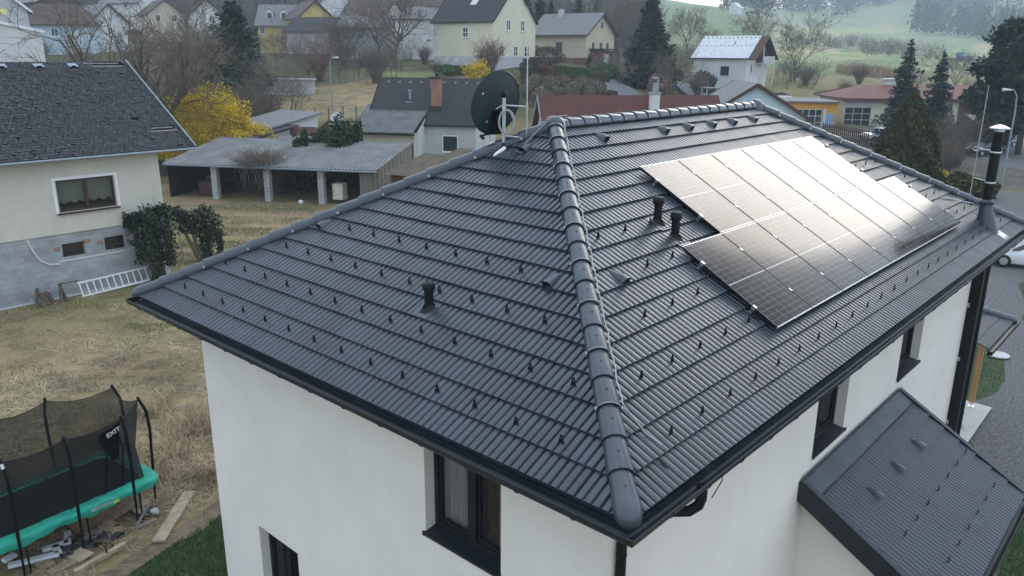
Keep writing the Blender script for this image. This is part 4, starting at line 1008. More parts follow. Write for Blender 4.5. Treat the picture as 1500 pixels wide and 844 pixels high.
gz = lambda u, v, z=.03: on_z(u, v, z)
GRP = 'scrap boards around the trampoline'
board('plank', 'long pale plank lying on straw between the trampoline and the green lawn', 'plank', (gz(232, 795), gz(278, 722)), .26, .05, 'plank', GRP)
board('plank', 'narrow squared timber along the bare soil edge in front of the trampoline', 'plank', (gz(110, 842), gz(184, 799)), .12, .09, 'plank', GRP)
board('board', 'short board poking out from under the trampoline below its second front pole', 'board', (gz(152, 768, .15), gz(176, 782, .08)), .30, .04, 'plank2', GRP)
board('board', 'square chipboard offcut lying in front of the middle of the trampoline', 'board', (gz(108, 810, .08), gz(128, 818, .06)), .34, .03, 'plank', GRP)
board('board', 'brown board end lying flat at the lower left under the trampoline', 'board', (gz(55, 832, .06), gz(78, 823, .06)), .30, .04, 'plank2', GRP)
board('board', 'dark weathered board leaning under the teal edge at the right of the trampoline', 'board', (gz(150, 765, .12), gz(200, 732, .20)), .35, .03, 'plank2', GRP)
board('board', 'grey batten slanting under the right corner of the trampoline', 'board', (gz(200, 772, .04), gz(222, 735, .5)), .06, .05, 'greywood', GRP)
board('board', 'upright broken post by the right corner of the trampoline', 'board', (gz(232, 757, .0), (gz(240, 725, .45))), .09, .07, 'plank2', GRP)
board('board', 'light batten on the ground in front of the right trampoline pole', 'board', (gz(192, 778, .03), gz(230, 762, .03)), .07, .05, 'greywood', GRP)
board('board', 'long board half buried in straw under the front of the trampoline', 'board', (gz(72, 842, .04), gz(118, 818, .05)), .22, .04, 'plank2', GRP)
for lab, u, v, w_, h_, mm_ in (('pale broken tile lying under the right end of the trampoline', 205, 741, .35, .22, 'plank'), ('cream paving offcut right below the teal corner of the trampoline', 204, 749, .22, .22, 'plank'), ('small light stone slab between the scrap at the right trampoline pole', 228, 750, .18, .18, 'concrete'), ('grey flat stone on black sheeting under the trampoline', 136, 784, .4, .24, 'greywood')):
    c = gz(u, v, .10); B = MB(); B.add([(c[0]+w_*math.cos(a)*.6*(1+.2*math.sin(a*3)), c[1]+h_*math.sin(a)*.7, c[2]+z) for z in (0, .05) for a in [R(60*j+17) for j in range(6)]], [tuple(range(6)), tuple(range(11, 5, -1))]+[(j, (j+1) % 6, 6+(j+1) % 6, 6+j) for j in range(6)])
    tag(B.obj('stone_slab', mm_, origin=tuple(c)), lab, 'slab')
B = MB(); c = Vector(gz(132, 795, .03)); g = np.random.default_rng(4); nn = 14
V = [c+Vector(((i/nn-.5)*1.25, (j/nn-.5)*.6, .05+.07*math.sin(i*1.1+j*.7)+.05*math.sin(j*1.9))) for i in range(nn+1) for j in range(nn+1)]
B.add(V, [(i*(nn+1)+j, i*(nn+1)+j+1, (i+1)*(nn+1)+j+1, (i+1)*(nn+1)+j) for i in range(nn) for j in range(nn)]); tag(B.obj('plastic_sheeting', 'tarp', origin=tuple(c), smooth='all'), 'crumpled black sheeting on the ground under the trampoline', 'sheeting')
B = MB(); c = Vector(gz(215, 752, .03)); V = [c+Vector(((i/8-.5)*.5, (j/8-.5)*.35, .04+.05*math.sin(i*1.3+j))) for i in range(9) for j in range(9)]
B.add(V, [(i*9+j, i*9+j+1, i*9+10+j, i*9+9+j) for i in range(8) for j in range(8)]); tag(B.obj('blue_rag', mat('blue_sheet', (.045, .07, .10), .8, .3, 6.), origin=tuple(c), smooth='all'), 'dark blue rag under the right corner of the trampoline', 'rag')
wf = thing('plastic_scrap', 'white plastic profile pieces lying under the front left of the trampoline', 'scrap', tuple(gz(55, 815, .05)))
for a_, b_ in (((5, 822), (22, 812)), ((12, 829), (86, 811)), ((62, 806), (100, 794)), ((80, 800), (86, 811)), ((99, 780), (99, 798))):
    B = MB(); B.bar(gz(*a_, .12), gz(*b_, .12), .13, .07); B.obj('plastic_bar', 'foam_white', wf)
B = MB(); pts = [gz(158, 815, .02), gz(154, 800, .3), gz(160, 795, .25), gz(166, 800, .12), gz(160, 803, .1)]; B.tube(pts, .018, 6)
tag(B.obj('bent_rod', 'black', origin=tuple(pts[0]), smooth=True), 'bent black metal rod sticking up in front of the trampoline', 'rod')
# ================================================================== NEIGHBOUR ON THE LEFT
LY = 32.17; LX1 = 10.5
MT['cream'] = mat('cream_render', (.60, .575, .50), .92, .06, 1.2, .25, 90., streak=.05)
MT['block'] = brick_mat('grey_blockwork', (.30, .32, .34), (.36, .38, .40), (.27, .28, .29), .52, .25, .008, .95, rot=(R(-90), 0, 0), bump=.5, noise=.2, speck=(1.2, .66, (.46, .47, .47)))
MT['slate'] = brick_mat('old_slate', (.030, .033, .038), (.055, .058, .062), (.010, .010, .012), .32, .16, .012, .8, rot=None, bump=.9, speck=(7., .66, (.22, .22, .21)), noise=.35)
MT['zinc'] = mat('zinc', (.27, .31, .35), .5, .15, 5., metal=.3)
MT['brownwood'] = mat('brown_window_wood', (.055, .022, .018), .5, .2, 5.)
MT['net_curtain'] = mat('net_curtain', (.33, .36, .28), .95, .3, 6., stretch=(8, 8, 1))
MT['redbrick'] = mat('exposed_brick', (.30, .17, .125), .95, .35, 9.)
lh = thing('old_house', 'older cream house with dark slate roof and grey block base on the left', 'house', (2, LY+5.5, 0))
B = MB(); x0 = -9.
win = (6.18-x0, 8.48-x0, 3.60, 4.93)
wall(B, (x0, LY, 0), (1, 0, 0), (0, -1, 0), LX1-x0, 2.72, 6.3, [win], .18)
yb = LY+11
B.poly((LX1, LY, 2.72), (LX1, yb, 2.72), (LX1, yb, 6.3), (LX1, LY, 6.3)); B.poly((LX1, LY, 6.3), (LX1, yb, 6.3), (LX1, LY+5.5, 9.3)); B.poly((x0, yb, 2.72), (x0, yb, 6.3), (LX1, yb, 6.3), (LX1, yb, 2.72)); B.poly((x0, LY, 2.72), (x0, LY, 6.3), (x0, yb, 6.3), (x0, yb, 2.72))
B.poly((x0, LY, 2.72), (LX1, LY, 2.72), (LX1, LY+.2, 2.72), (x0, LY+.2, 2.72))
B.obj('wall', 'cream', lh, recalc=False)
B = MB(); bw = [(6.02-x0, 6.98-x0, 1.66, 2.30), (7.74-x0, 8.64-x0, 1.66, 2.32)]
wall(B, (x0, LY+.06, 0), (1, 0, 0), (0, -1, 0), LX1-.06-x0, -.5, 2.72, bw, .15); B.poly((LX1-.06, LY+.06, -.5), (LX1-.06, yb, -.5), (LX1-.06, yb, 2.72), (LX1-.06, LY+.06, 2.72)); B.obj('block_base', 'block', lh, recalc=False)
B = MB()
B.tube([(4.8, LY+.055, 2.7), (4.95, LY+.055, 2.2), (5.15, LY+.055, 1.75), (5.5, LY+.055, 1.5), (5.9, LY+.055, 1.48)], .05, 4); B.box((7.3, LY+.055, 1.56), (2.9, .03, .07)); B.box((9.6, LY+.05, 1.65), (1.1, .03, .55)); B.box((10.2, LY+.05, .35), (.55, .04, .7)); B.box((10.0, LY+.05, 1.0), (.8, .03, .8)); B.box((5.2, LY+.04, .02), (9, .05, .10)); B.obj('mortar_patch', mat('pale_mortar', (.55, .56, .56), .95, .15, 6.), lh)
for u0 in (6.02, 7.74):
    B = MB(); B.box((u0-.16, LY+.052, 2.12), (.22, .04, .15)); B.obj('brick_patch', 'redbrick', lh); B = MB(); B.box((u0+1.04, LY+.052, 2.25), (.24, .04, .17)); B.obj('brick_patch', 'redbrick', lh)
def flatwin(parent, a, b_, c, e, y, d, fm, fw=.07, mull=1, dn='dark_glass', curtain=None, ext=None, frame_name='window', sill=None):
    """window in a wall facing -y: frame set back by d, pane, mullions"""
    F = MB(); yy = y+d; xs = [a+(b_-a)*k/(mull) for k in range(mull+1)] if mull > 1 else [a, b_]
    F.box(((a+b_)/2, yy, c+fw/2), (b_-a, .06, fw)); F.box(((a+b_)/2, yy, e-fw/2), (b_-a, .06, fw))
    for x in xs: 
        w_ = fw if x in (a, b_) else fw*1.7; xx = a+fw/2 if x == a else b_-fw/2 if x == b_ else x; F.box((xx, yy-.003, (c+e)/2), (w_, .066, e-c-2*fw))
    w = F.obj(frame_name, fm, parent); Gq = MB(); Gq.poly((a+.02, yy+.01, c+.02), (b_-.02, yy+.01, c+.02), (b_-.02, yy+.01, e-.02), (a+.02, yy+.01, e-.02)); Gq.obj('pane', dn, w, recalc=False)
    return w
wl = flatwin(lh, 6.18, 8.48, 3.60, 4.93, LY, .12, 'brownwood', .075, 2, 'glass')
B = MB(); n_ = 90; V = []
for i in range(n_+1):
    x = 6.22+2.22*i/n_; V += [(x, LY+.26+.02*math.sin(i*1.4), z) for z in (3.95+.05*math.sin(i*.4), 4.9)]
B.add(V, [(2*i, 2*i+2, 2*i+3, 2*i+1) for i in range(n_)]); B.obj('curtain', 'net_curtain', wl, smooth='all', recalc=False)
B = MB(); B.add([(6.1, LY+.9, 3.5), (8.6, LY+.9, 3.5), (8.6, LY+.9, 5), (6.1, LY+.9, 5)], [(0, 1, 2, 3)]); B.box((7.3, LY+.5, 3.66), (2.4, .5, .2)); B.obj('room_lining', mat('room_green', (.05, .07, .03), .9, .5, 5.), wl)
B = MB(); B.box((7.33, LY-.03, 3.555), (2.5, .22, .05)); B.obj('sill', 'brownwood', wl)
B = MB(); B.box((7.33, LY-.01, 4.99), (2.62, .03, .11)); B.box((6.08, LY-.01, 4.26), (.11, .03, 1.35)); B.box((8.58, LY-.01, 4.26), (.11, .03, 1.35)); B.obj('window_surround', 'white', wl)
for a_, b_ in ((6.02, 6.98), (7.74, 8.64)): flatwin(lh, a_, b_, 1.66, 2.31, LY+.06, .08, 'galv', .05, 1, 'dark_glass')
# roof with real courses
RS = math.atan2(9.55-5.93, 5.5+.72); ry0, rz0 = LY-.72, 5.93; rs, rc = math.sin(RS), math.cos(RS); rl_ = math.hypot(3.62, 6.22)
def fr_old(s, t, h): return (s, ry0+t*rc-h*rs, rz0+t*rs+h*rc)
B = MB(); B.add([fr_old(s, t, h) for s in (-9.6, 11.9) for t in (0, rl_) for h in (-.10, .0)], [(0, 1, 3, 2), (4, 6, 7, 5), (0, 4, 5, 1), (2, 3, 7, 6), (0, 2, 6, 4)]); B.add([(s, ry0+12.44, rz0-.03) for s in (-9.6, 11.9)]+[fr_old(s, rl_, -.02) for s in (11.9, -9.6)], [(0, 1, 2, 3)]); rf = B.obj('roof', 'black', lh)
# slate courses: individually jittered small slates
g = np.random.default_rng(3); B = MB(); nT, nS = 38, 118; ch, cw = rl_/nT, (11.9+9.6)/nS; I, J = np.meshgrid(np.arange(nT), np.arange(nS), indexing='ij')
I, J = I.ravel(), J.ravel(); keep = np.ones(len(I), bool)
tt, ss = I*ch, -9.6+(J+.5*(I % 2))*cw
for t_, s_, w_, h_ in ((rl_-.35, 10.9, .7, .18), (1.45, 11.1, .5, .22), (2.2, 10.2, .15, .10)): keep &= ~((abs(tt-t_) < h_) & (abs(ss-s_) < w_))
tt, ss = tt[keep], ss[keep]; k_ = len(tt); jt = g.normal(0, .012, (k_, 4)); jh = np.abs(g.normal(0, .010, (k_, 2))); tilt = np.where(g.random(k_) < .05, g.random(k_)*.05, 0)
V = np.stack([np.array([fr_old(a, t, h) for a, t, h in zip(ss+.01+jt[:, 0], tt-.03+jt[:, 1]*.6, .028+jh[:, 0]+tilt)]), np.array([fr_old(a, t, h) for a, t, h in zip(np.minimum(ss+cw-.01+jt[:, 0], 11.9), tt-.03+jt[:, 2]*.6, .028+jh[:, 1]+tilt)]),
   np.array([fr_old(a, t, h) for a, t, h in zip(np.minimum(ss+cw-.01+jt[:, 0], 11.9), np.minimum(tt+ch+.02, rl_), .008+0*tt)]), np.array([fr_old(a, t, h) for a, t, h in zip(ss+.01+jt[:, 0], np.minimum(tt+ch+.02, rl_), .008+0*tt)])], 1).reshape(-1, 3)
B.np_add(V, np.arange(4*k_).reshape(-1, 4))
MT['slate2'] = mat('roof_slates', (.050, .053, .058), .75, .3, 9., .5, 40., island=.45, col2=(.028, .030, .034), contrast=(.35, .6))
def slate_lichen():
    m, t, b = nt('lichen_slates'); Lk = t.links.new; tc = N(t, 'ShaderNodeTexCoord'); gi = N(t, 'ShaderNodeNewGeometry')
    n = N(t, 'ShaderNodeTexNoise', i_Scale=5.5, i_Detail=7.); n.inputs['Roughness'].default_value = .75; Lk(tc.outputs['Object'], n.inputs['Vector'])
    r = ramp(t, [(.40, (.016, .018, .022)), (.55, (.036, .039, .044)), (.66, (.065, .07, .074)), (.75, (.20, .21, .21))]); Lk(n.outputs['Fac'], r.inputs[0])
    hs = N(t, 'ShaderNodeHueSaturation'); mr = N(t, 'ShaderNodeMapRange'); mr.inputs['To Min'].default_value = .68; mr.inputs['To Max'].default_value = 1.34; Lk(gi.outputs['Random Per Island'], mr.inputs[0]); Lk(mr.outputs[0], hs.inputs['Value']); Lk(r.outputs[0], hs.inputs['Color']); n5 = N(t, 'ShaderNodeTexNoise', i_Scale=13., i_Detail=2.); Lk(tc.outputs['Object'], n5.inputs['Vector']); r5 = ramp(t, [(.68, (0, 0, 0)), (.72, (.7, .7, .7))]); Lk(n5.outputs['Fac'], r5.inputs[0]); m5 = N(t, 'ShaderNodeMix', data_type='RGBA'); Lk(r5.outputs[0], m5.inputs[0]); Lk(hs.outputs[0], m5.inputs[6]); m5.inputs[7].default_value = (.34, .35, .35, 1); Lk(m5.outputs[2], b.inputs['Base Color']); b.inputs['Roughness'].default_value = .8; return m
MT['slate3'] = slate_lichen()
B.obj('slates', 'slate3', rf, recalc=False)
B = MB(); B.bar(fr_old(11.93, -.05, .05), fr_old(11.93, rl_, .05), .05, .10, up=(0, -rs, rc)); B.obj('verge_trim', 'zinc', rf)
B = MB(); B.tube([fr_old(-9.6, -.06, -.05), fr_old(11.9, -.06, -.05)], .055, 8); B.obj('gutter', 'zinc', lh)
MT['batten'] = mat('bare_batten_wood', (.36, .33, .30), .9, .3, 6.)
for s, e_, t in ((10.2, 11.6, rl_-.45), (9.9, 11.5, rl_-.2), (10.5, 11.7, 1.32), (10.6, 11.6, 1.55)): B = MB(); B.bar(fr_old(s, t, .03), fr_old(e_, t, .03), .045, .04); B.obj('bare_batten', 'batten', rf)
for u_ in (-6, -4.2, -2.4, -.6, 1.2, 3., 4.85, 6.4, 7.9, 9.35):
    B = MB(); s, t = u_, rl_-.38; V = [fr_old(s+a, t+b_, h) for a, b_, h in ((-.2, .16, .045), (.2, .16, .045), (.22, -.16, .06), (-.18, -.16, .06))]; B.add(V, [(0, 1, 2, 3)]); B.add([fr_old(s+a, t+b_, h) for a, b_, h in ((-.09, .02, .05), (.09, .02, .05), (.1, -.18, .14), (-.1, -.18, .14))], [(0, 1, 2, 3)]); vt = B.obj('roof_vent', 'zinc', rf)
    K = MB(); K.add([fr_old(s+a, t-.185, h) for a, h in ((-.1, .05), (.1, .05), (.1, .135), (-.1, .135))], [(0, 1, 2, 3)]); K.obj('vent_opening', 'black', vt)
# clothes-drying rail at the far corner
B = MB(); c = [(LX1+.1, LY+.6, 2.9), (LX1+1.6, LY+.5, 2.75), (LX1+1.6, LY+2.2, 2.75), (LX1+.1, LY+2.2, 2.9)]
B.tube(c+c[:1], .03, 5); B.tube([(LX1+1.6, LY+.5, 2.75), (LX1+1.6, LY+.5, 0)], .03, 5); B.tube([(LX1+1.6, LY+2.2, 2.75), (LX1+1.6, LY+2.2, 0)], .03, 5); tag(B.obj('metal_pergola', mat('greenish_steel', (.25, .29, .26), .6, .2, 6.), origin=(LX1+1, LY+1, 0)), 'thin grey-green metal frame standing at the corner of the cream house', 'pergola')
# white ladder lying on its side against the block base
lad = thing('ladder', 'white ladder lying on its side against the grey block wall', 'ladder', (7.8, LY-.25, .05))
a0, a1 = Vector((6.35, LY-.5, .05)), Vector((9.35, LY-.42, .16))
for dz, dy in ((0, 0), (.52, .3)):
    B = MB(); B.bar(a0+Vector((0, dy, dz)), a1+Vector((0, dy, dz)), .04, .075); B.obj('rail', 'white', lad)
for k in range(11):
    p = a0.lerp(a1, (k+.2)/10.6); B = MB(); B.bar(p, p+Vector((0, .3, .52)), .035, .035); B.obj('rung', 'white', lad)
q = random.Random(5)
for k in range(9):
    x = 4.6+k*.14+q.uniform(-.05, .05); h = q.uniform(.45, .8); B = MB(); B.tube([(x, LY-.55+q.uniform(-.15, .1), 0), (x+q.uniform(-.18, .18), LY-.3, h)], q.uniform(.05, .08), 7)
    o = B.obj('log', 'bark', origin=(x, LY-.5, 0)); tag(o, 'dark split log leaning in the small pile against the block wall', 'log', 'logs piled against the block wall')
B = MB(); B.tube([(5.5, LY-.45, .75), (6.3, LY-.6, .8)], .025, 5); tag(B.obj('stick', 'bark', origin=(5.9, LY-.5, .75)), 'thin bare stick across the log pile by the block wall', 'stick')
# ivy-clad columns
def ivy(blobs, seed, n, leaf=.13):
    g = np.random.default_rng(seed); K = MB(); P = []
    for dx, dy, z, rx, rz in blobs: P.append(np.array([dx, dy, z])+blob_points(g, int(n*rx*rz), rx, rx*.75, rz, .45, .4, int(seed+dx*10+z*7)))
    P = np.concatenate(P); P = P[P[:, 2] > .02]; K.leaves(P, leaf, g, aspect=1.2); T = MB()
    for dx, dy, z, rx, rz in blobs[::2]: T.tube([(0, 0, -.1), (dx*.5, dy*.5, z*.5), (dx, dy, z)], [.11, .08, .03], 6, caps=False)
    for k in range(26):
        p = P[int(g.random()*len(P))]; T.tube([tuple(p), tuple(p+g.normal(size=3)*np.array([.15, .1, .25])+np.array([0, 0, .15]))], [.012, .004], 3, caps=False)
    return T, K
IV1 = [(-.35, 0, .5, .30, .5), (-.2, 0, 1.2, .42, .5), (-.65, 0, 1.75, .5, .45), (.1, 0, 1.9, .55, .55), (-.75, 0, 2.5, .5, .5), (-.05, -.05, 2.75, .6, .5), (-.55, 0, 3.15, .42, .42), (.15, 0, 3.2, .36, .35), (-.95, 0, 1.3, .3, .3), (.3, 0, 1.1, .25, .5), (-1.0, .1, 2.0, .3, .3)]
IV2 = [(.1, 0, .5, .28, .5), (.15, 0, 1.15, .32, .45), (.3, 0, 1.75, .45, .45), (-.2, 0, 2.25, .5, .42), (.55, 0, 2.3, .42, .42), (.15, 0, 2.75, .5, .38), (-.6, 0, 2.6, .4, .32), (.8, 0, 1.6, .26, .4), (.85, 0, 1.0, .2, .35), (-1.0, 0, 2.75, .45, .32), (-1.25, -.1, 3.05, .4, .3), (-.75, 0, 2.2, .35, .3)]
for cx, cy, bl, sd, lab in ((9.9, LY-.75, IV1, 1, 'tall dark ivy bush climbing the right corner of the cream house'), (12.0, LY-.3, IV2, 2, 'second ivy covered bush standing just right of the cream house corner')):
    T, K = ivy(bl, sd, 2700, .095); o = thing('ivy_bush', lab, 'bush', (cx, cy, 0)); K.obj('leaves', 'ivy', o, local=True, recalc=False); T.obj('stem', 'bark', o, local=True)
B = MB(); g = np.random.default_rng(8); P = np.stack([8.6+1.3*g.random(900), np.full(900, LY-.08)-.08*g.random(900), 2.75+.12*g.normal(size=900)+.35*g.random(900)**3], 1); B.leaves(P, .09, g); B.obj('ivy_runner', 'ivy', lh, recalc=False)
# ================================================================== OPEN SHED WITH CORRUGATED ROOF
MT['corr'] = mat('fibre_cement', (.30, .31, .32), .85, .22, .9, .3, 30., col2=(.13, .132, .135))
MT['oldwood'] = mat('weathered_planks', (.27, .245, .22), .95, .3, 6., .3, 20., stretch=(1, 1, .12), col2=(.14, .12, .10))
MT['pillar'] = brick_mat('pillar_blocks', (.40, .41, .42), (.46, .46, .46), (.30, .30, .30), .5, .24, .015, .95, rot=(R(-90), 0, 0), noise=.15)
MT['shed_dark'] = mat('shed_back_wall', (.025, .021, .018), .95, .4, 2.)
sp1, sp3 = Vector((21.89, 49.31, 0)), Vector((25.98, 42.42, 0)); sd_ = (sp3-sp1).normalized(); sn = Vector((-sd_.y, sd_.x, 0)); sn = sn if sn.dot(Vector((1, 1, 0))) > 0 else -sn
shed = thing('open_shed', 'long open shed with corrugated grey roof and block pillars behind the straw yard', 'shed', tuple(sp1))
S_ = lambda a, b_, z: sp1+sd_*a+sn*b_+Vector((0, 0, z))
sl = (sp3-sp1).length; A0s, A1s = -3.6, 12.3; dp = 7.2; ze, zr = 2.55, 3.55
for a in (0., sl*.5, sl): B = MB(); B.box(S_(a, 0.15, 1.2), (.42, .42, 2.5), rz=math.atan2(sd_.y, sd_.x)); B.obj('pillar', 'pillar', shed)
B = MB(); n = 236; V = []
for i in range(n+1):
    a = A0s+(A1s-A0s)*i/n; h = .04*math.cos(i*math.pi/2)
    for b_, z in ((-.45, ze-.07), (2., ze+.27), (4.5, ze+.62), (dp, zr)): V.append(S_(a, b_, z+h))
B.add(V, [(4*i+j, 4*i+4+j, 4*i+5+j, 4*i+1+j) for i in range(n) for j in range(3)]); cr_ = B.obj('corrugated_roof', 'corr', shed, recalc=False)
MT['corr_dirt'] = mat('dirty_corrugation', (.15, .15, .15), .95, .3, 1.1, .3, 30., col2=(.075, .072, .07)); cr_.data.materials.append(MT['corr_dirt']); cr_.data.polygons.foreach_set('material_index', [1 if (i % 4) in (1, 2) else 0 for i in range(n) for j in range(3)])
B = MB(); B.bar(S_(A0s, -.40, ze-.16), S_(A1s, -.40, ze-.16), .06, .12); B.tube([S_(A0s, -.5, ze-.13), S_(A1s, -.5, ze-.15)], .05, 6); B.tube([S_(A1s-.2, -.48, ze-.2), S_(A1s-.25, -.1, ze-.6), S_(A1s-.25, -.1, .1)], .04, 6); B.obj('shed_gutter', 'zinc', shed)
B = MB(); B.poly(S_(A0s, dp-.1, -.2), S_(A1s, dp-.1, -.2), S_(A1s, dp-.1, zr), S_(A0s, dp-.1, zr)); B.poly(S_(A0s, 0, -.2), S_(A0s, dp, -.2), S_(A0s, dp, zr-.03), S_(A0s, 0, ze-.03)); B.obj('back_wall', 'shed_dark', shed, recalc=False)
B = MB()
for k in range(26):
    b0, b1 = dp*k/26-.1, dp*(k+1)/26-.13; B.add([S_(A1s-.06+.012*(k % 3), b_, z) for b_ in (b0, b1) for z in (-.1, ze+(zr-ze)*b_/dp-.06)], [(0, 1, 3, 2)])
for k in range(7):
    a0_, a1_ = A1s-1.45+k*.2, A1s-1.45+k*.2+.185; B.add([S_(a, -.02+.01*(k % 2), z) for a in (a0_, a1_) for z in (-.1, ze-.12)], [(0, 1, 3, 2)])
B.obj('plank_wall', 'oldwood', shed, recalc=False)
B = MB(); B.bar(S_(A1s+.02, -.45, ze), S_(A1s+.02, dp, zr+.05), .05, .14); B.obj('verge_board', 'oldwood', shed)
B = MB(); B.box(S_(sl+1.1, .6, .85), (.75, .75, 1.1), rz=.5); o = B.obj('white_box', mat('dirty_white', (.58, .56, .50), .8, .3, 5.), origin=tuple(S_(sl+1.1, .6, .3))); tag(o, 'dirty white box on a stand inside the shed beside the right pillar', 'box')
for nm, lab, a, b_, s, m_ in (('crate', 'pale crate deep in the shed left of the plank wall', sl+2.9, 3.6, (.7, .6, .6), 'greywood'), ('crate', 'dull grey crate deep in the shed close to the plank wall', sl+3.6, 3.3, (.6, .6, .5), 'greywood'), ('machine', 'dark reddish machine parked in the left bay of the shed', -1.3, 1.6, (1.3, 1.2, 1.1), 'brownwood')):
    B = MB(); c = S_(a, b_, .0); B.box(c+Vector((0, 0, .5)), (s[0], s[1], s[2]), rz=.4); B.box(c+Vector((.1, 0, .5+s[2]*.6)), (s[0]*.5, s[1]*.6, s[2]*.35), rz=.4); B.box(c+Vector((0, 0, .12)), (s[0]*.9, s[1]*1.1, .2), rz=.4); tag(B.obj(nm, m_, origin=tuple(c)), lab, nm)
B = MB(); c = Vector(on_z(441, 299, 0)); B.lathe([(.06, 0), (.16, .05), (.18, .18), (.08, .28), (.02, .3)], c, 10); tag(B.obj('white_stone', 'white', origin=tuple(c), smooth=True), 'small white object on the grass in front of the shed', 'stone')
# creeper tangle over the shed roof edge
T, K = twig_shrub(41, 2.4, 1.5, 120, r=.014, sub=7, lean=1.); cp = S_(sl*.42, .4, 2.0); o = thing('creeper', 'bare tangled creeper hanging over the shed roof edge between two pillars', 'creeper', tuple(cp)); T.obj('stems', 'twig', o, local=True, recalc=False)
K2 = MB()
for k in range(90):
    p = Vector((rnd.gauss(0, 1.2), rnd.gauss(0, .35), .6)); K2.tube([p, p+Vector((rnd.gauss(0, .3), -.3, -.5)), p+Vector((rnd.gauss(0, .4), -.4, -1.2-rnd.random()*.7))], .011, 3, caps=False)
K.add(K2.v, K2.f); K.obj('twigs', 'twig', o, local=True, recalc=False)
# ================================================================== HOUSES OF THE VILLAGE
def brickroof(name, c1, c2, bw=.35, bh=.30, rough=.8, noise=.25): return mat(name, c1, rough, .3, 2.5, .5, 12., col2=c2)
MT['roof_dark'] = brickroof('roof_dark_grey', (.036, .036, .040), (.018, .018, .021))
MT['roof_brown'] = brickroof('roof_brown', (.095, .060, .050), (.060, .042, .036))
MT['roof_grey'] = brickroof('roof_grey', (.20, .20, .205), (.13, .13, .135))
MT['roof_red'] = brickroof('roof_red', (.19, .075, .055), (.125, .052, .042))
MT['roof_redbrown'] = mat('roof_mossy_red', (.125, .034, .030), .9, .3, 1.6, .5, 14., col2=(.060, .034, .024))
MT['roof_pale'] = brick_mat('roof_white_tiles', (.62, .64, .66), (.56, .58, .60), (.42, .44, .46), .8, .5, .03, .7, noise=.08)
MT['wall_white'] = mat('wall_white', (.60, .61, .61), .92, .06, .7, .2, 60.)
MT['wall_blue'] = mat('wall_pale_blue', (.42, .52, .59), .92, .06, .7, .2, 60.)
MT['wall_sky'] = mat('wall_light_blue', (.56, .70, .77), .92, .05, .7, .2, 60.)
MT['wall_cream'] = mat('wall_yellow_cream', (.66, .62, .47), .92, .06, .7, .2, 60.)
MT['wall_beige'] = mat('wall_beige', (.50, .44, .33), .92, .08, .7, .2, 60.)
MT['wall_yellow'] = mat('wall_yellow', (.54, .42, .15), .92, .08, .7, .2, 60.)
MT['wall_orange'] = mat('wall_orange', (.66, .30, .055), .92, .08, .7, .2, 60.)
MT['wall_grey'] = mat('wall_grey', (.46, .47, .48), .92, .1, .7, .2, 60.)
MT['wall_brick'] = brick_mat('wall_brick', (.20, .09, .07), (.14, .07, .055), (.12, .10, .09), .25, .08, .01, .9, rot=(R(-90), 0, 0))
MT['brownboard'] = mat('brown_boards', (.075, .040, .028), .85, .3, 4.)
MT['window_dark'] = mat('window_dark', (.03, .035, .042), .12, .2, 2.)
MT['poster_blue'] = mat('poster_blue', (.10, .26, .52), .5, .25, 3., col2=(.40, .55, .72))
MT['gate_grey'] = mat('gate_frame', (.55, .56, .57), .5, .06, 3.)
def hbox(B, c, s): B.box(c, s)
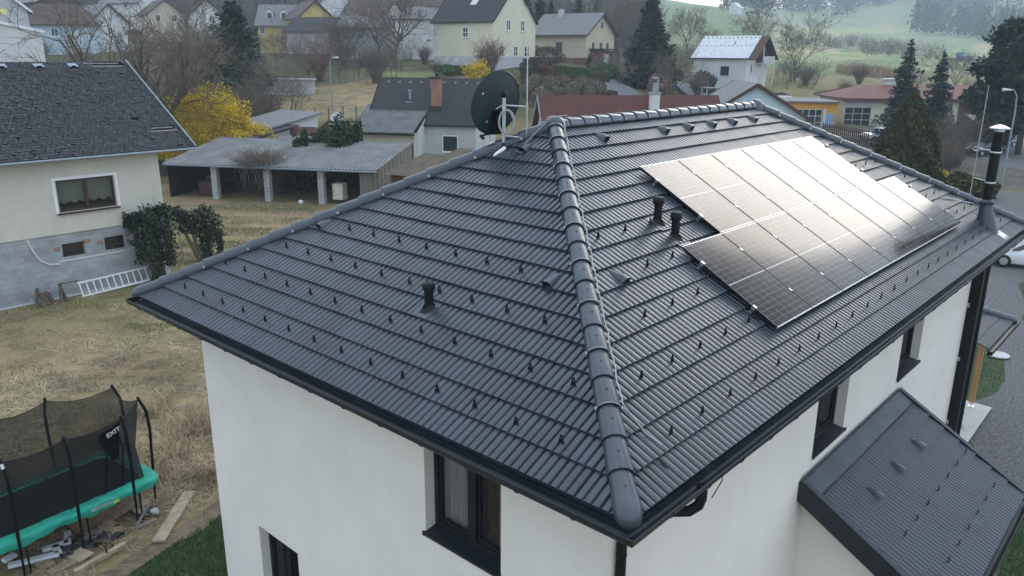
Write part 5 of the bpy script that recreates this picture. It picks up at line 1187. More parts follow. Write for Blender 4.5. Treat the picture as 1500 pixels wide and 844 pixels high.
def bg_house(name, label, u, D, yaw, w, d, wh, rh, wall_m, roof_m, oh=.5, wins=(), hip=1., base=None, base_h=.8, anchor=(0, 0), dz=0., cat='house', trim='brownboard', chim=(), thick=.18, dormers=(), group=None, z=None, gable_m=None, overv=None):
    p = G(u, D, dz); rz = AZ0+R(yaw)
    if z is not None: p.z = z
    ax = Vector((math.cos(rz), math.sin(rz), 0)); ay = Vector((-math.sin(rz), math.cos(rz), 0)); p = p-ax*anchor[0]-ay*anchor[1]
    o = thing(name, label, cat, p, (0, 0, rz), group); X, Y = w/2, d/2; ov = oh if overv is None else overv
    B = MB(); hf = hip if hip < 1 else 1.; zt = wh+rh*hf; yt = Y*(1-hf)
    B.add([(-X, -Y, -3), (X, -Y, -3), (X, -Y, wh), (-X, -Y, wh)], [(0, 1, 2, 3)]); B.add([(-X, Y, -3), (X, Y, -3), (X, Y, wh), (-X, Y, wh)], [(3, 2, 1, 0)])
    for sx in (-1, 1): B.add([(sx*X, -Y, -3), (sx*X, Y, -3), (sx*X, Y, wh), (sx*X, yt, zt-.06), (sx*X, -yt, zt-.06), (sx*X, -Y, wh)], [tuple(range(6))])
    B.obj('wall', wall_m, o, local=True)
    k = rh/Y; B = MB(); ez = wh-oh*k; xr = X+ov-(Y*(1-hf)*.9 if hip < 1 else 0); XO = X+ov
    for s in (-1, 1):
        if hip < 1: P = [(-XO, s*(Y+oh), ez), (XO, s*(Y+oh), ez), (XO, s*yt, zt), (xr, 0, wh+rh), (-xr, 0, wh+rh), (-XO, s*yt, zt)]
        else: P = [(-XO, s*(Y+oh), ez), (XO, s*(Y+oh), ez), (XO, 0, wh+rh), (-XO, 0, wh+rh)]
        n = len(P); B.add(P+[(x, y, z_+thick) for x, y, z_ in P], [tuple(range(n)), tuple(range(2*n-1, n-1, -1))]+[(j, (j+1) % n, n+(j+1) % n, n+j) for j in range(n)])
    if hip < 1:
        for s in (-1, 1):
            P = [(s*XO, -yt, zt), (s*XO, yt, zt), (s*xr, 0, wh+rh)] if hip > .02 else [(s*XO, -(Y+oh), ez), (s*XO, Y+oh, ez), (s*xr, 0, wh+rh)]
            B.add(P+[(x, y, z_+thick) for x, y, z_ in P], [(0, 1, 2), (5, 4, 3), (0, 1, 4, 3), (1, 2, 5, 4), (2, 0, 3, 5)])
    rf = B.obj('roof', roof_m, o, local=True)
    if trim:
        B = MB()
        for s in (-1, 1):
            if hip > .02:
                for q in (-1, 1): B.bar((s*(XO+.03), q*(Y+oh), ez+thick*.4), (s*(XO+.03), q*yt, zt+thick*.4), .05, .24)
            B.tube([(-XO, s*(Y+oh+.06), ez+.08), (XO, s*(Y+oh+.06), ez+.08)], .07, 6)
        B.obj('eaves_trim', trim, rf, local=True)
    if base:
        B = MB(); B.box((0, 0, base_h/2-1.5), (w+.06, d+.06, base_h+3)); B.obj('base', base, o, local=True)
    for wn in wins:
        face, pos, zc, ww, hh = wn[:5]; fm = wn[5] if len(wn) > 5 else 'white'; cols = wn[6] if len(wn) > 6 else 2; rows = wn[7] if len(wn) > 7 else 1; nm = wn[8] if len(wn) > 8 else 'window'; pm = wn[9] if len(wn) > 9 else 'window_dark'
        def T(a, dd, zz): return (pos+a, -Y-dd, zz) if face == 'f' else ((X+dd, pos+a, zz) if face == 'r' else (-X-dd, pos+a, zz))
        F = MB(); fw = .08
        def bx(a0, a1, z0, z1, d0, d1): F.add([T(a, dd, zz) for a in (a0, a1) for zz in (z0, z1) for dd in (d0, d1)], [(0, 1, 3, 2), (4, 6, 7, 5), (0, 4, 5, 1), (2, 3, 7, 6), (0, 2, 6, 4), (1, 5, 7, 3)])
        bx(-ww/2, -ww/2+fw, zc-hh/2, zc+hh/2, .0, .05); bx(ww/2-fw, ww/2, zc-hh/2, zc+hh/2, .0, .05); bx(-ww/2+fw, ww/2-fw, zc-hh/2, zc-hh/2+fw, .0, .05); bx(-ww/2+fw, ww/2-fw, zc+hh/2-fw, zc+hh/2, .0, .05)
        for c_ in range(1, cols): x = -ww/2+ww*c_/cols; bx(x-.035, x+.035, zc-hh/2+fw, zc+hh/2-fw, .0, .042)
        for r_ in range(1, rows): zz = zc-hh/2+hh*r_/rows; bx(-ww/2+fw, ww/2-fw, zz-.035, zz+.035, .0, .038)
        wo = F.obj(nm, fm, o, local=True)
        Q = MB(); Q.add([T(a, .012, zz) for a, zz in ((-ww/2+.03, zc-hh/2+.03), (ww/2-.03, zc-hh/2+.03), (ww/2-.03, zc+hh/2-.03), (-ww/2+.03, zc+hh/2-.03))], [(0, 1, 2, 3)]); Q.obj('pane', pm, wo, local=True)
        if nm == 'window' and hh > .5:
            Q = MB(); Q.add([T(a, dd, zz) for a in (-ww/2-.06, ww/2+.06) for zz in (zc-hh/2-.07, zc-hh/2-.01) for dd in (0, .13)], [(0, 1, 3, 2), (4, 6, 7, 5), (0, 4, 5, 1), (2, 3, 7, 6), (0, 2, 6, 4), (1, 5, 7, 3)]); Q.obj('sill', fm, wo, local=True)
    for cx, cy, cz0, cz1, s_, m_ in chim:
        B = MB(); B.box((cx, cy, (cz0+cz1)/2), (s_, s_, cz1-cz0)); B.box((cx, cy, cz1+.05), (s_+.14, s_+.14, .1)); B.box((cx, cy, cz1+.16), (s_*.5, s_*.5, .12)); B.obj('chimney', m_, rf, local=True)
    for cx, dy, dw, m_ in dormers:      # gabled dormers on the front slope
        zb = wh+rh*(1-dy); B = MB(); y0 = -Y*dy-.1; B.add([(cx-dw/2, y0, zb-.2), (cx+dw/2, y0, zb-.2), (cx+dw/2, y0, zb+1.1), (cx, y0, zb+1.7), (cx-dw/2, y0, zb+1.1)], [tuple(range(5))]); dm = B.obj('dormer', m_, rf, local=True)
        B = MB(); 
        for s in (-1, 1): B.add([(cx+s*(dw/2+.15), y0-.15, zb+1.0), (cx, y0-.15, zb+1.85), (cx, y0+2.2, zb+1.85), (cx+s*(dw/2+.15), y0+2.2, zb+1.0)], [(0, 1, 2, 3)])
        B.obj('dormer_roof', roof_m, dm, local=True); B = MB(); B.box((cx, y0-.03, zb+.45), (dw*.6, .05, 1.0)); B.obj('pane', 'window_dark', dm, local=True)
    return o
def local(o, p):
    m = Matrix.Translation(o.location) @ o.rotation_euler.to_matrix().to_4x4(); return m @ Vector(p)
# ---- small white house with the brick chimney
sh = bg_house('small_house', 'small white house with dark roof, brick chimney and corrugated lean-to behind the shed', 697, 72, -13, 10.0, 7.2, 4.0, 3.6, 'wall_grey', 'roof_dark', .35, [('f', 2.6, 2.1, 1.5, 1.5, 'white', 1), ('r', 1.5, 2.2, .6, .9, 'white', 1)], anchor=(5.0, -3.6), trim='black', z=0.)
B = MB(); B.box((1.0, -2.4, 6.2), (.85, .75, 3.2)); ck = B.obj('chimney', mat('old_red_brick', (.40, .19, .12), .95, .4, 2., .5, 20., col2=(.20, .12, .10)), sh, local=True)
B = MB(); B.box((1.0, -2.4, 7.86), (1.05, .95, .12)); B.lathe([(.05, .0), (.05, .35), (.3, .36), (.05, .48)], (1., -2.4, 7.9), 8); B.obj('chimney_cap', 'roof_dark', ck, local=True); B = MB(); B.box((1.0, -2.45, 5.0), (1.1, .95, .7)); B.obj('chimney_flashing', 'roof_dark', ck, local=True)
B = MB(); B.lathe([(.14, 0), (.14, 1.0), (.2, 1.02), (.2, 1.15)], (-1.8, -1.75, 5.6), 10); B.box((-1.8, -1.85, 5.62), (.7, .7, .12)); B.obj('roof_pipe', 'zinc', sh, local=True)
B = MB()
for k in range(9): B.box((-4.4+k*1.1, -.42, 7.38), (.22, .12, .16))
B.obj('snow_stop', 'zinc', sh, local=True)
B = MB(); n = 104; V = []
for i in range(n+1):
    x = -5.9+6.3*i/n; h = .06*math.cos(i*math.pi/2)
    for y, z_ in ((-1.9, 5.4), (-3.9, 4.35), (-6.1, 3.2)): V.append((x-(-1.9-y)*.10, y, z_+h))
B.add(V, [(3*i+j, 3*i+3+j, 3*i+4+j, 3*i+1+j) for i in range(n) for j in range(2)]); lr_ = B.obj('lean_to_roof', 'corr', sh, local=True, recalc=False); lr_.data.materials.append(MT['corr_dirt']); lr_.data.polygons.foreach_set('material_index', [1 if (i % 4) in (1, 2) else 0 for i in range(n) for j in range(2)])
B = MB(); B.box((-2.9, -5.75, 1.2), (5.4, .2, 3.9)); B.obj('lean_to_wall', 'wall_beige', sh, local=True); B = MB(); B.add([(.25, -5.8, -1), (.25, -3.6, -1), (.25, -3.6, 4.35), (.25, -5.8, 3.25)], [(0, 1, 2, 3)]); B.add([(-.1, -5.86, -1), (.25, -5.86, -1), (.25, -5.86, 3.2), (-.1, -5.86, 3.2)], [(0, 1, 2, 3)]); B.obj('lean_to_side', 'wall_white', sh, local=True)
B = MB(); B.box((-2.9, -6.15, 3.05), (6.0, .14, .14)); B.obj('lean_to_gutter', 'black', sh, local=True)
# ---- cream house on the slope
bg_house('gabled_house', 'tall cream yellow house with half-hipped dark roof on the grassy slope', 722, 118, -37, 11.4, 10.4, 5.9, 5.2, 'wall_cream', 'roof_dark', .3, [('r', -3.2, 1.75, 1.1, 1.5), ('r', .2, 1.7, 1.0, 1.4, 'white', 2, 2), ('r', 3.0, 1.65, 1.3, 1.5, 'white', 2, 2), ('r', -1.6, 5.3, 1.0, 1.5), ('r', 1.9, 5.3, 1.0, 1.5, 'white', 2, 2), ('f', .6, 4.3, 1.0, 1.4, 'white', 2, 2), ('f', 2.5, .45, .6, .35), ('f', -1.2, .45, .6, .35), ('f', -3.2, .45, .6, .35)], hip=.72, base='wall_grey', base_h=.95, anchor=(5.7, -5.2), trim='black', z=_zv(722, 93, 118))
ch_h = [o for o in scene.objects if o.get('label', '').startswith('tall cream yellow')][0]
B = MB(); B.add([(-.3, -3.1, 8.22), (.9, -3.1, 8.22), (.9, -1.9, 9.42), (-.3, -1.9, 9.42)], [(0, 1, 2, 3)]); B.obj('skylight', 'gate_grey', ch_h, local=True)
# ---- beige house
h2 = bg_house('bungalow', 'beige gabled house with grey roof and brick ground floor beside the big dark conifer', 857, 138, -36, 11.0, 9.6, 5.0, 3.2, 'wall_beige', 'roof_grey', .7, [('f', .2, 2.6, 1.3, 1.9, 'brownboard', 1), ('r', -2.4, 2.6, .7, 1.8, 'brownboard', 1), ('r', .2, 2.6, .7, 1.8, 'brownboard', 1), ('r', 2.5, 2.6, .7, 1.8, 'brownboard', 1), ('r', .4, 6.4, .6, .8, 'brownboard', 1)], base='wall_brick', base_h=1.0, anchor=(5.5, -4.8), z=_zv(857, 94, 138), chim=[(-2.2, -.6, 7., 8.9, .8, 'wall_grey')])
B = MB(); B.box((6.6, -1.0, 1.0), (2.2, 4.6, 2.4)); B.obj('porch', 'wall_brick', h2, local=True); B = MB(); B.box((6.8, -1.0, 2.4), (2.9, 5.2, .25)); B.obj('porch_roof', 'roof_dark', h2, local=True); B = MB(); B.box((7.74, -1.6, .6), (.06, 1.5, 2.0)); B.obj('door', 'gate_grey', h2, local=True)
# ---- white house with the pale tiled roof and balcony
h5 = bg_house('balcony_house', 'white house with pale tiled roof and a timber balcony under a dark gable', 1090, 122, -36, 8.4, 9.0, 3.9, 3.0, 'wall_white', 'roof_pale', .4, [('f', .9, 1.9, 1.5, 1.5, 'gate_grey', 1), ('r', -2.4, 2.3, .7, 1.3, 'gate_grey', 1)], anchor=(4.2, -4.5), z=_zv(1090, 124, 122), trim='black')
B = MB()
for k in range(14): B.box((-4.4+k*.68, -.55, 6.78), (.12, .1, .16)); B.box((-4.4+k*.68, -2.3, 5.6), (.10, .08, .12))
B.tube([(1.2, -2.0, 5.3), (1.2, -2.0, 6.3)], .06, 5); B.obj('snow_stop', 'black', h5, local=True)
B = MB(); B.box((4.85, 1.6, 3.05), (1.3, 5.2, .2)); B.box((5.45, 1.6, 3.6), (.1, 5.2, .95)); B.box((4.85, 4.2, 3.6), (1.2, .1, .95)); B.obj('balcony', 'wall_grey', h5, local=True)
for y_ in (-.9, 4.15): B = MB(); B.box((5.4, y_, 2.9), (.16, .16, 6.2)); B.obj('balcony_post', 'wall_white', h5, local=True)
B = MB(); B.box((4.24, 1.7, 4.5), (.06, 4.8, 2.6)); B.box((4.24, .4, 6.0), (.05, 2.4, .9)); B.obj('balcony_boarding', 'brownboard', h5, local=True)
B = MB()
for s_ in (-1, 1): B.add([(4.5, s_*4.92, 3.52), (5.8, s_*4.92, 3.52), (5.8, 0, 6.84), (4.5, 0, 6.84)]+[(4.5, s_*4.92, 3.7), (5.8, s_*4.92, 3.7), (5.8, 0, 7.04), (4.5, 0, 7.04)], [(0, 1, 2, 3), (7, 6, 5, 4), (0, 1, 5, 4), (1, 2, 6, 5)])
B.obj('balcony_gable', 'brownboard', h5, local=True)
# ---- pale blue gable behind the ridge
hb = bg_house('blue_house', 'pale blue gabled house with brown eaves just beyond the far hip of the roof', 1095, 62, -94, 8., 7.8, 5.35, 2.45, 'wall_sky', 'roof_grey', .45, [('r', 1.7, 4.35, .95, .95, 'brownboard', 2)], anchor=(4.0, 0), z=0., trim='brownboard')
B = MB(); B.tube([(4.2, 0, 7.4), (4.5, 0, 8.6)], .03, 4); B.tube([(4.06, -.3, 7.5), (4.06, -.6, 6.0)], .02, 4); B.obj('roof_pole', 'galv', hb, local=True)
# ---- long red roof
hr = bg_house('red_roofed_house', 'long low house with weathered dark red roof and pale chimney right behind the ridge', 915, 60, 7, 12.9, 8.4, 3.2, 3.75, 'wall_white', 'roof_redbrown', .4, [('l', .5, 2.2, .9, 1.1)], anchor=(0, 0), z=0., trim='zinc')
B = MB(); B.box((1.55, -1.3, 6.2), (.62, .62, 2.2)); ck = B.obj('chimney', 'wall_white', hr, local=True); B = MB(); B.box((1.55, -1.3, 7.33), (.78, .78, .14)); B.lathe([(.19, 0), (.19, .65)], (1.55, -1.3, 7.4), 10); B.tube([(1.75, -1.3, 7.4), (1.75, -1.3, 8.2), (1.62, -1.3, 8.42), (1.36, -1.3, 8.36)], .07, 6); B.obj('chimney_pot', 'zinc', ck, local=True)
B = MB(); B.tube([(-.7, -2.2, 5.7), (1.3, -2.2, 5.7)], .04, 5); B.obj('roof_rail', 'zinc', hr, local=True); B = MB(); B.tube([(-6.6, -.3, 7.2), (-6.6, -.3, 7.7)], .02, 4); B.box((-6.6, -.3, 7.7), (.25, .1, .1)); B.obj('roof_finial', 'zinc', hr, local=True)
# ---- workshop with orange front and red hipped hall
oh_ = bg_house('hall', 'long yellow hall with red hipped roof behind the dark spruces', 1235, 108, -3, 22.5, 11., 4.6, 1.35, 'wall_cream', 'roof_red', .8, [('f', -9.55, 1.75, 3.5, 3.3, 'gate_grey', 3, 4, 'garage_door'), ('f', -3.8, 2.2, 2.2, 1.6, 'brownboard', 2)], hip=.01, anchor=(-11.25, -5.5), z=0., trim='brownboard')
B = MB(); B.box((-9.3, -5.56, 3.85), (4.4, .1, .8)); B.obj('sign_panel', 'wall_white', oh_, local=True); B = MB(); B.box((0, -6.40, 4.40), (24.2, .10, .40)); B.obj('fascia', 'brownboard', oh_, local=True); B = MB(); B.box((-3.6, .5, 6.4), (1.4, 1.2, .8)); B.box((-3.6, .5, 6.9), (1.9, 1.7, .18)); B.obj('roof_cowl', 'gate_grey', oh_, local=True)
B = MB(); B.box((6.8, -5.56, 2.1), (6.6, .1, 4.2)); B.obj('dark_front', 'brownboard', oh_, local=True)
B = MB(); B.add([(4.3, -5.7, 2.6), (8.8, -5.7, 2.6), (9.2, -7.6, 1.9), (4.7, -7.6, 1.9)], [(0, 1, 2, 3)]); B.add([(4.3, -5.7, 2.65), (8.8, -5.7, 2.65), (9.2, -7.6, 1.95), (4.7, -7.6, 1.95)], [(0, 1, 2, 3)]); B.obj('awning', mat('faded_awning', (.50, .47, .36), .8, .15, 3., stretch=(8, 1, 1)), oh_, local=True)
B = MB(); B.lathe([(.14, -.05), (.14, .05)], (-6.1, -5.6, 2.3), 10, (0, 1, 0)); B.obj('wall_lamp', 'brownboard', oh_, local=True)
ow = thing('workshop', 'flat roofed orange workshop with grey glazed gate and blue poster beside the red hall', 'workshop', G(1222, 103), (0, 0, AZ0+R(-3)))
ow.location.z = 0; ROOT[ow.name] = (Matrix.Translation(ow.location) @ ow.rotation_euler.to_matrix().to_4x4()).inverted()
B = MB(); B.box((-4.2, 4.5, 2.0), (8.6, 9., 4.4)); B.obj('wall', 'wall_orange', ow, local=True); B = MB(); B.box((-4.2, 4.4, 4.3), (9.0, 9.4, .2)); B.obj('flat_roof', 'roof_grey', ow, local=True)
B = MB()
for k in range(5): B.box((-5.0+k*.8, -.06, 1.7), (.08, .08, 3.4))
for k in range(5): B.box((-3.4, -.055, .1+k*.82), (3.2, .07, .08))
gt = B.obj('garage_door', 'gate_grey', ow, local=True); B = MB(); B.add([(-5.0, -.03, 0), (-1.8, -.03, 0), (-1.8, -.03, 3.4), (-5.0, -.03, 3.4)], [(0, 1, 2, 3)]); B.obj('pane', 'window_dark', gt, local=True)
B = MB(); B.box((-.75, -.05, 1.8), (1.0, .05, 2.2)); B.obj('poster', 'poster_blue', ow, local=True); B = MB(); B.box((-1.45, -.06, 1.7), (.35, .08, 3.5)); B.obj('pilaster', 'wall_white', ow, local=True)
# ---- far left group
bg_house('modern_house', 'white low-gabled modern house with wide dark window behind the slate roof', 90, 75, -54, 14., 11., 11.6, 1.2, 'wall_white', 'white', .15, [('r', -3.9, 10.25, 3.2, 1.25, 'white', 1)], anchor=(7., 5.5), z=0., trim='white')
bg_house('gabled_house', 'dark roofed gable with white bargeboards at the left edge behind the modern house', 4, 98, -60, 9., 8., 6.2, 3.6, 'wall_grey', 'roof_dark', .5, [], anchor=(4.5, 0), z=_zv(4, 92, 98), trim='white')
bg_house('long_house', 'long pale blue house with brown hipped roof on the slope at the upper left', 78, 150, 6, 13.0, 8., 4.6, 3.2, 'wall_blue', 'roof_brown', .6, [('f', -5.2, 2.9, 1.2, 1.4), ('f', -2.2, 2.9, 1.2, 1.4), ('f', .8, 2.9, 1.2, 1.4, 'white', 2)], hip=.01, anchor=(0, -4.), z=_zv(78, 72, 150))
bg_house('timber_house', 'brown timber house with overhanging roof high at the upper left', 78, 190, -38, 9.5, 8., 3.4, 2.2, 'brownboard', 'roof_grey', 1.0, [('r', .5, 1.8, 1.4, 1.1)], anchor=(0, 0), z=_zv(78, 26, 190), gable_m=None)
bg_house('grey_house', 'white gabled house with blue grey roof right of the long blue house', 152, 160, -40, 8., 7., 3.6, 3.2, 'wall_white', 'roof_grey', .5, [('r', 0, 2., 1.0, 1.3)], anchor=(0, 0), z=_zv(152, 62, 160))
bg_house('villa', 'pale yellow house with two gables seen through the bare crown of the old tree', 240, 195, -50, 7., 8., 3.2, 3.0, 'wall_beige', 'roof_brown', .5, [('r', -1.8, 2.2, 1.1, 1.5), ('r', 1.8, 2.2, 1.1, 1.5)], anchor=(0, 0), z=_zv(240, 42, 195))
bg_house('white_house', 'large white house with grey roof behind the bare crown of the old tree', 200, 215, -20, 12., 9., 3.6, 3.6, 'wall_white', 'roof_grey', .6, [('f', 2, 3, 1.2, 1.4), ('r', 0, 3, 1.2, 1.4)], anchor=(0, 0), z=_zv(200, 26, 215))
bg_house('white_house', 'white gabled house with red brown roof left of the dark pine', 306, 185, -66, 7., 7.2, 3.2, 3.4, 'wall_white', 'roof_brown', .5, [('r', 1., 2.6, 1.1, 1.4)], anchor=(0, 0), z=_zv(306, 47, 185))
bg_house('dormer_house', 'grey roofed house with two white dormers right of the dark pine', 408, 168, 2, 8.0, 8., 2.8, 3.8, 'wall_yellow', 'roof_grey', .5, [('f', -3, 1.6, 1., 1.3)], anchor=(0, -4.5), z=_zv(412, 57, 168), dormers=[(-1.7, .66, 1.5, 'wall_white'), (1.2, .66, 1.5, 'wall_white')])
bg_house('yellow_house', 'bright yellow gable with dark brown roof at the upper centre left', 456, 165, -58, 8., 7., 2.6, 3.0, 'wall_yellow', 'roof_brown', .5, [], anchor=(0, 0), z=_zv(456, 47, 165))
bg_house('barn', 'low dark roofed barn in front of the bright yellow gable', 468, 150, -24, 9., 6.5, 1.0, 2.2, 'wall_grey', 'roof_dark', .5, [], anchor=(0, 0), z=_zv(468, 54, 150), cat='barn')
bg_house('white_house', 'small white gable high above the bright yellow gable', 492, 215, -70, 8., 8., 4.2, 3.4, 'wall_white', 'roof_brown', .5, [], anchor=(0, 0), z=_zv(492, 30, 215))
bg_house('house', 'house with faded reddish roof behind the tall bare tree', 548, 190, -20, 11., 8., 3.8, 3.2, 'wall_white', 'roof_brown', .5, [('f', 1, 2, 1.1, 1.3)], anchor=(0, 0), z=_zv(548, 48, 190))
bg_house('house', 'low white bungalow glimpsed behind the tall bare tree', 540, 150, 5, 9., 7., 2.6, 1.8, 'wall_white', 'roof_grey', .5, [], anchor=(0, 0), z=_zv(540, 62, 150))
bg_house('white_house', 'white house with flat grey hipped roof left of the tall cream house', 616, 138, 4, 8.0, 8., 4.1, 1.9, 'wall_white', 'roof_grey', .5, [('f', 1.4, .6, .8, .5), ('f', 3.0, .8, .9, .8)], hip=.01, anchor=(0, -4.), z=_zv(616, 65, 138))
bg_house('house', 'house with dark brown roof peeping over the white hipped house', 655, 165, -10, 14., 9., 4.4, 3.0, 'wall_white', 'roof_brown', .5, [], anchor=(0, 0), z=_zv(655, 44, 165), chim=[(-3.4, 0, 6.6, 9., .8, 'roof_dark')])
# ---- small outbuildings between forsythia and shed
def flat_shed(name, label, u, D, yaw, w, d, h0, h1, wm, rm, z=0., fas='zinc'):
    p = G(u, D); p.z = z; o = thing(name, label, 'shed', p, (0, 0, AZ0+R(yaw))); X, Y = w/2, d/2
    B = MB(); P = [(-X, -Y), (X, -Y), (X, Y), (-X, Y)]; hh = [h0, h0, h1, h1]; B.add([(x, y, -2) for x, y in P]+[(x, y, h) for (x, y), h in zip(P, hh)], [(0, 1, 5, 4), (1, 2, 6, 5), (2, 3, 7, 6), (3, 0, 4, 7)]); B.obj('wall', wm, o, local=True)
    B = MB(); P = [(-X-.35, -Y-.35), (X+.35, -Y-.35), (X+.35, Y+.35), (-X-.35, Y+.35)]; k = (h1-h0)/d; B.add([(x, y, h0+k*(y+Y)+dz_) for dz_ in (.02, .16) for x, y in P], [(0, 1, 2, 3), (7, 6, 5, 4), (0, 1, 5, 4), (1, 2, 6, 5), (2, 3, 7, 6), (3, 0, 4, 7)]); r_ = B.obj('roof', rm, o, local=True)
    B = MB(); B.bar((-X-.36, -Y-.38, h0-.03), (X+.36, -Y-.38, h0-.03), .06, .16); B.obj('fascia', fas, r_, local=True); return o
flat_shed('garage', 'small white garage with grey felt roof beside the dark cedars', 411, 70, -34, 4.8, 5.0, 3.95, 4.75, 'wall_white', 'roof_grey')
flat_shed('shed', 'low shed with dark felt roof between the forsythia and the white garage', 370, 67, -30, 6.0, 4.2, 3.35, 3.95, 'wall_grey', 'roof_dark')
for u, D, yw, lab in ((640, 50, -34, 'brown tent-roofed hut left of the dish, next to the plank shed'), (690, 53, -30, 'brown tent-roofed hut partly hidden behind the satellite dish')):
    p = G(u, D); p.z = 0; o = thing('hut', lab, 'hut', p, (0, 0, AZ0+R(yw))); B = MB()
    B.add([(-2.4, -2.2, 2.75), (2.4, -2.2, 2.75), (2.4, 2.2, 2.75), (-2.4, 2.2, 2.75), (-.9, 0, 3.95), (.9, 0, 3.95)], [(0, 1, 5, 4), (1, 2, 5), (2, 3, 4, 5), (3, 0, 4)]); B.obj('roof', 'moss_roof' if 'moss_roof' in MT else MT.setdefault('moss_roof', mat('moss_roof', (.12, .095, .07), .95, .3, 2., .5, 20.)), o, local=True)
    B = MB(); B.box((0, 0, 1.3), (4.2, 3.8, 3.0)); B.obj('wall', 'brownboard', o, local=True)
# ---- dish on a timber fence, fence rails
fe = thing('timber_fence', 'dark slatted timber fence next to the cedars below the meadow', 'fence', G(508, 66)); fe.location.z = 0; ROOT[fe.name] = Matrix.Translation(fe.location).inverted()
fb0 = fe.location.copy()
def along(u, D, z): p = G(u, D); return Vector((p.x, p.y, z))
for u in (484, 508, 532): B = MB(); p = along(u, 66, 2.); B.box(p, (.12, .12, 5.2)); B.obj('post', 'brownboard', fe)
for k in range(3): B = MB(); B.bar(along(484, 66, 4.55-k*.32), along(533, 66, 4.55-k*.32), .05, .15); B.obj('rail', 'brownboard', fe)
B = MB(); B.bar(along(428, 67, 3.7), along(485, 67, 3.6), .05, .75); B.obj('board_panel', 'wall_brick', fe)
sd2 = thing('satellite_dish', 'small grey satellite dish on the slatted timber fence', 'satellite dish', along(499, 65.5, 4.4))
nd2 = Vector((-FH[0], -FH[1], .35)).normalized(); B = MB(); B.lathe([(.0, -.09), (.25, -.07), (.45, -.02), (.55, .03), (.555, .045), (.44, .01), (.2, -.05), (.02, -.06)], sd2.location+Vector((0, 0, .45)), 20, nd2); B.obj('reflector', 'gate_grey', sd2, smooth=True)
B = MB(); B.tube([sd2.location-Vector((0, 0, 1.6)), sd2.location+Vector((0, 0, .4))], .03, 6); B.tube([sd2.location, sd2.location+Vector((0, 0, .45))+nd2*.5], .015, 4); B.lathe([(.05, 0), (.05, .12)], sd2.location+Vector((0, 0, .45))+nd2*.5, 8, nd2); B.obj('bracket', 'galv', sd2)
# wire fence on the meadow
wfn = thing('wire_fence', 'wire fence with thin posts across the pale meadow', 'fence', G(505, 90))
us = [462, 482, 503, 522, 540]; ps = [G(u, 88+i*.3) for i, u in enumerate(us)]
for p in ps: B = MB(); B.box(p+Vector((0, 0, .6)), (.10, .10, 1.5)); B.obj('post', 'bark', wfn)
B = MB()
for h in (.45, .85, 1.2):
    for a, b_ in zip(ps, ps[1:]): B.tube([a+Vector((0, 0, h)), b_+Vector((0, 0, h))], .012, 3)
B.tube([ps[3]+Vector((0, 0, 1.2)), ps[2].lerp(ps[3], .3)+Vector((0, 0, .1))], .05, 4); B.obj('wire', 'galv', wfn)
def lamp(label, u, D, h, arm=1.2, side=1, group='street lamps'):
    p = G(u, D); o = thing('street_lamp', label, 'street lamp', p, group=group); B = MB(); lat = Vector((RH[0], RH[1], 0))*side
    B.tube([p-Vector((0, 0, .3)), p+Vector((0, 0, h*.8)), p+Vector((0, 0, h*.94))+lat*arm*.12, p+Vector((0, 0, h))+lat*arm*.5, p+Vector((0, 0, h*1.0))+lat*arm], [.08, .06, .05, .045, .04], 8); B.obj('pole', 'zinc', o, smooth=True)
    B = MB(); B.tube([p+Vector((0, 0, h))+lat*arm*.75, p+Vector((0, 0, h+.02))+lat*(arm+.5)], [.06, .12], 8); B.obj('lamp_head', 'gate_grey', o); return o
lamp('pale street lamp standing on the meadow slope at the upper left', 487, 92, 5.9, .5, 1)
lamp('curved street lamp in front of the big dark pine at the right', 1466, 62, 7.6, .75, -1)
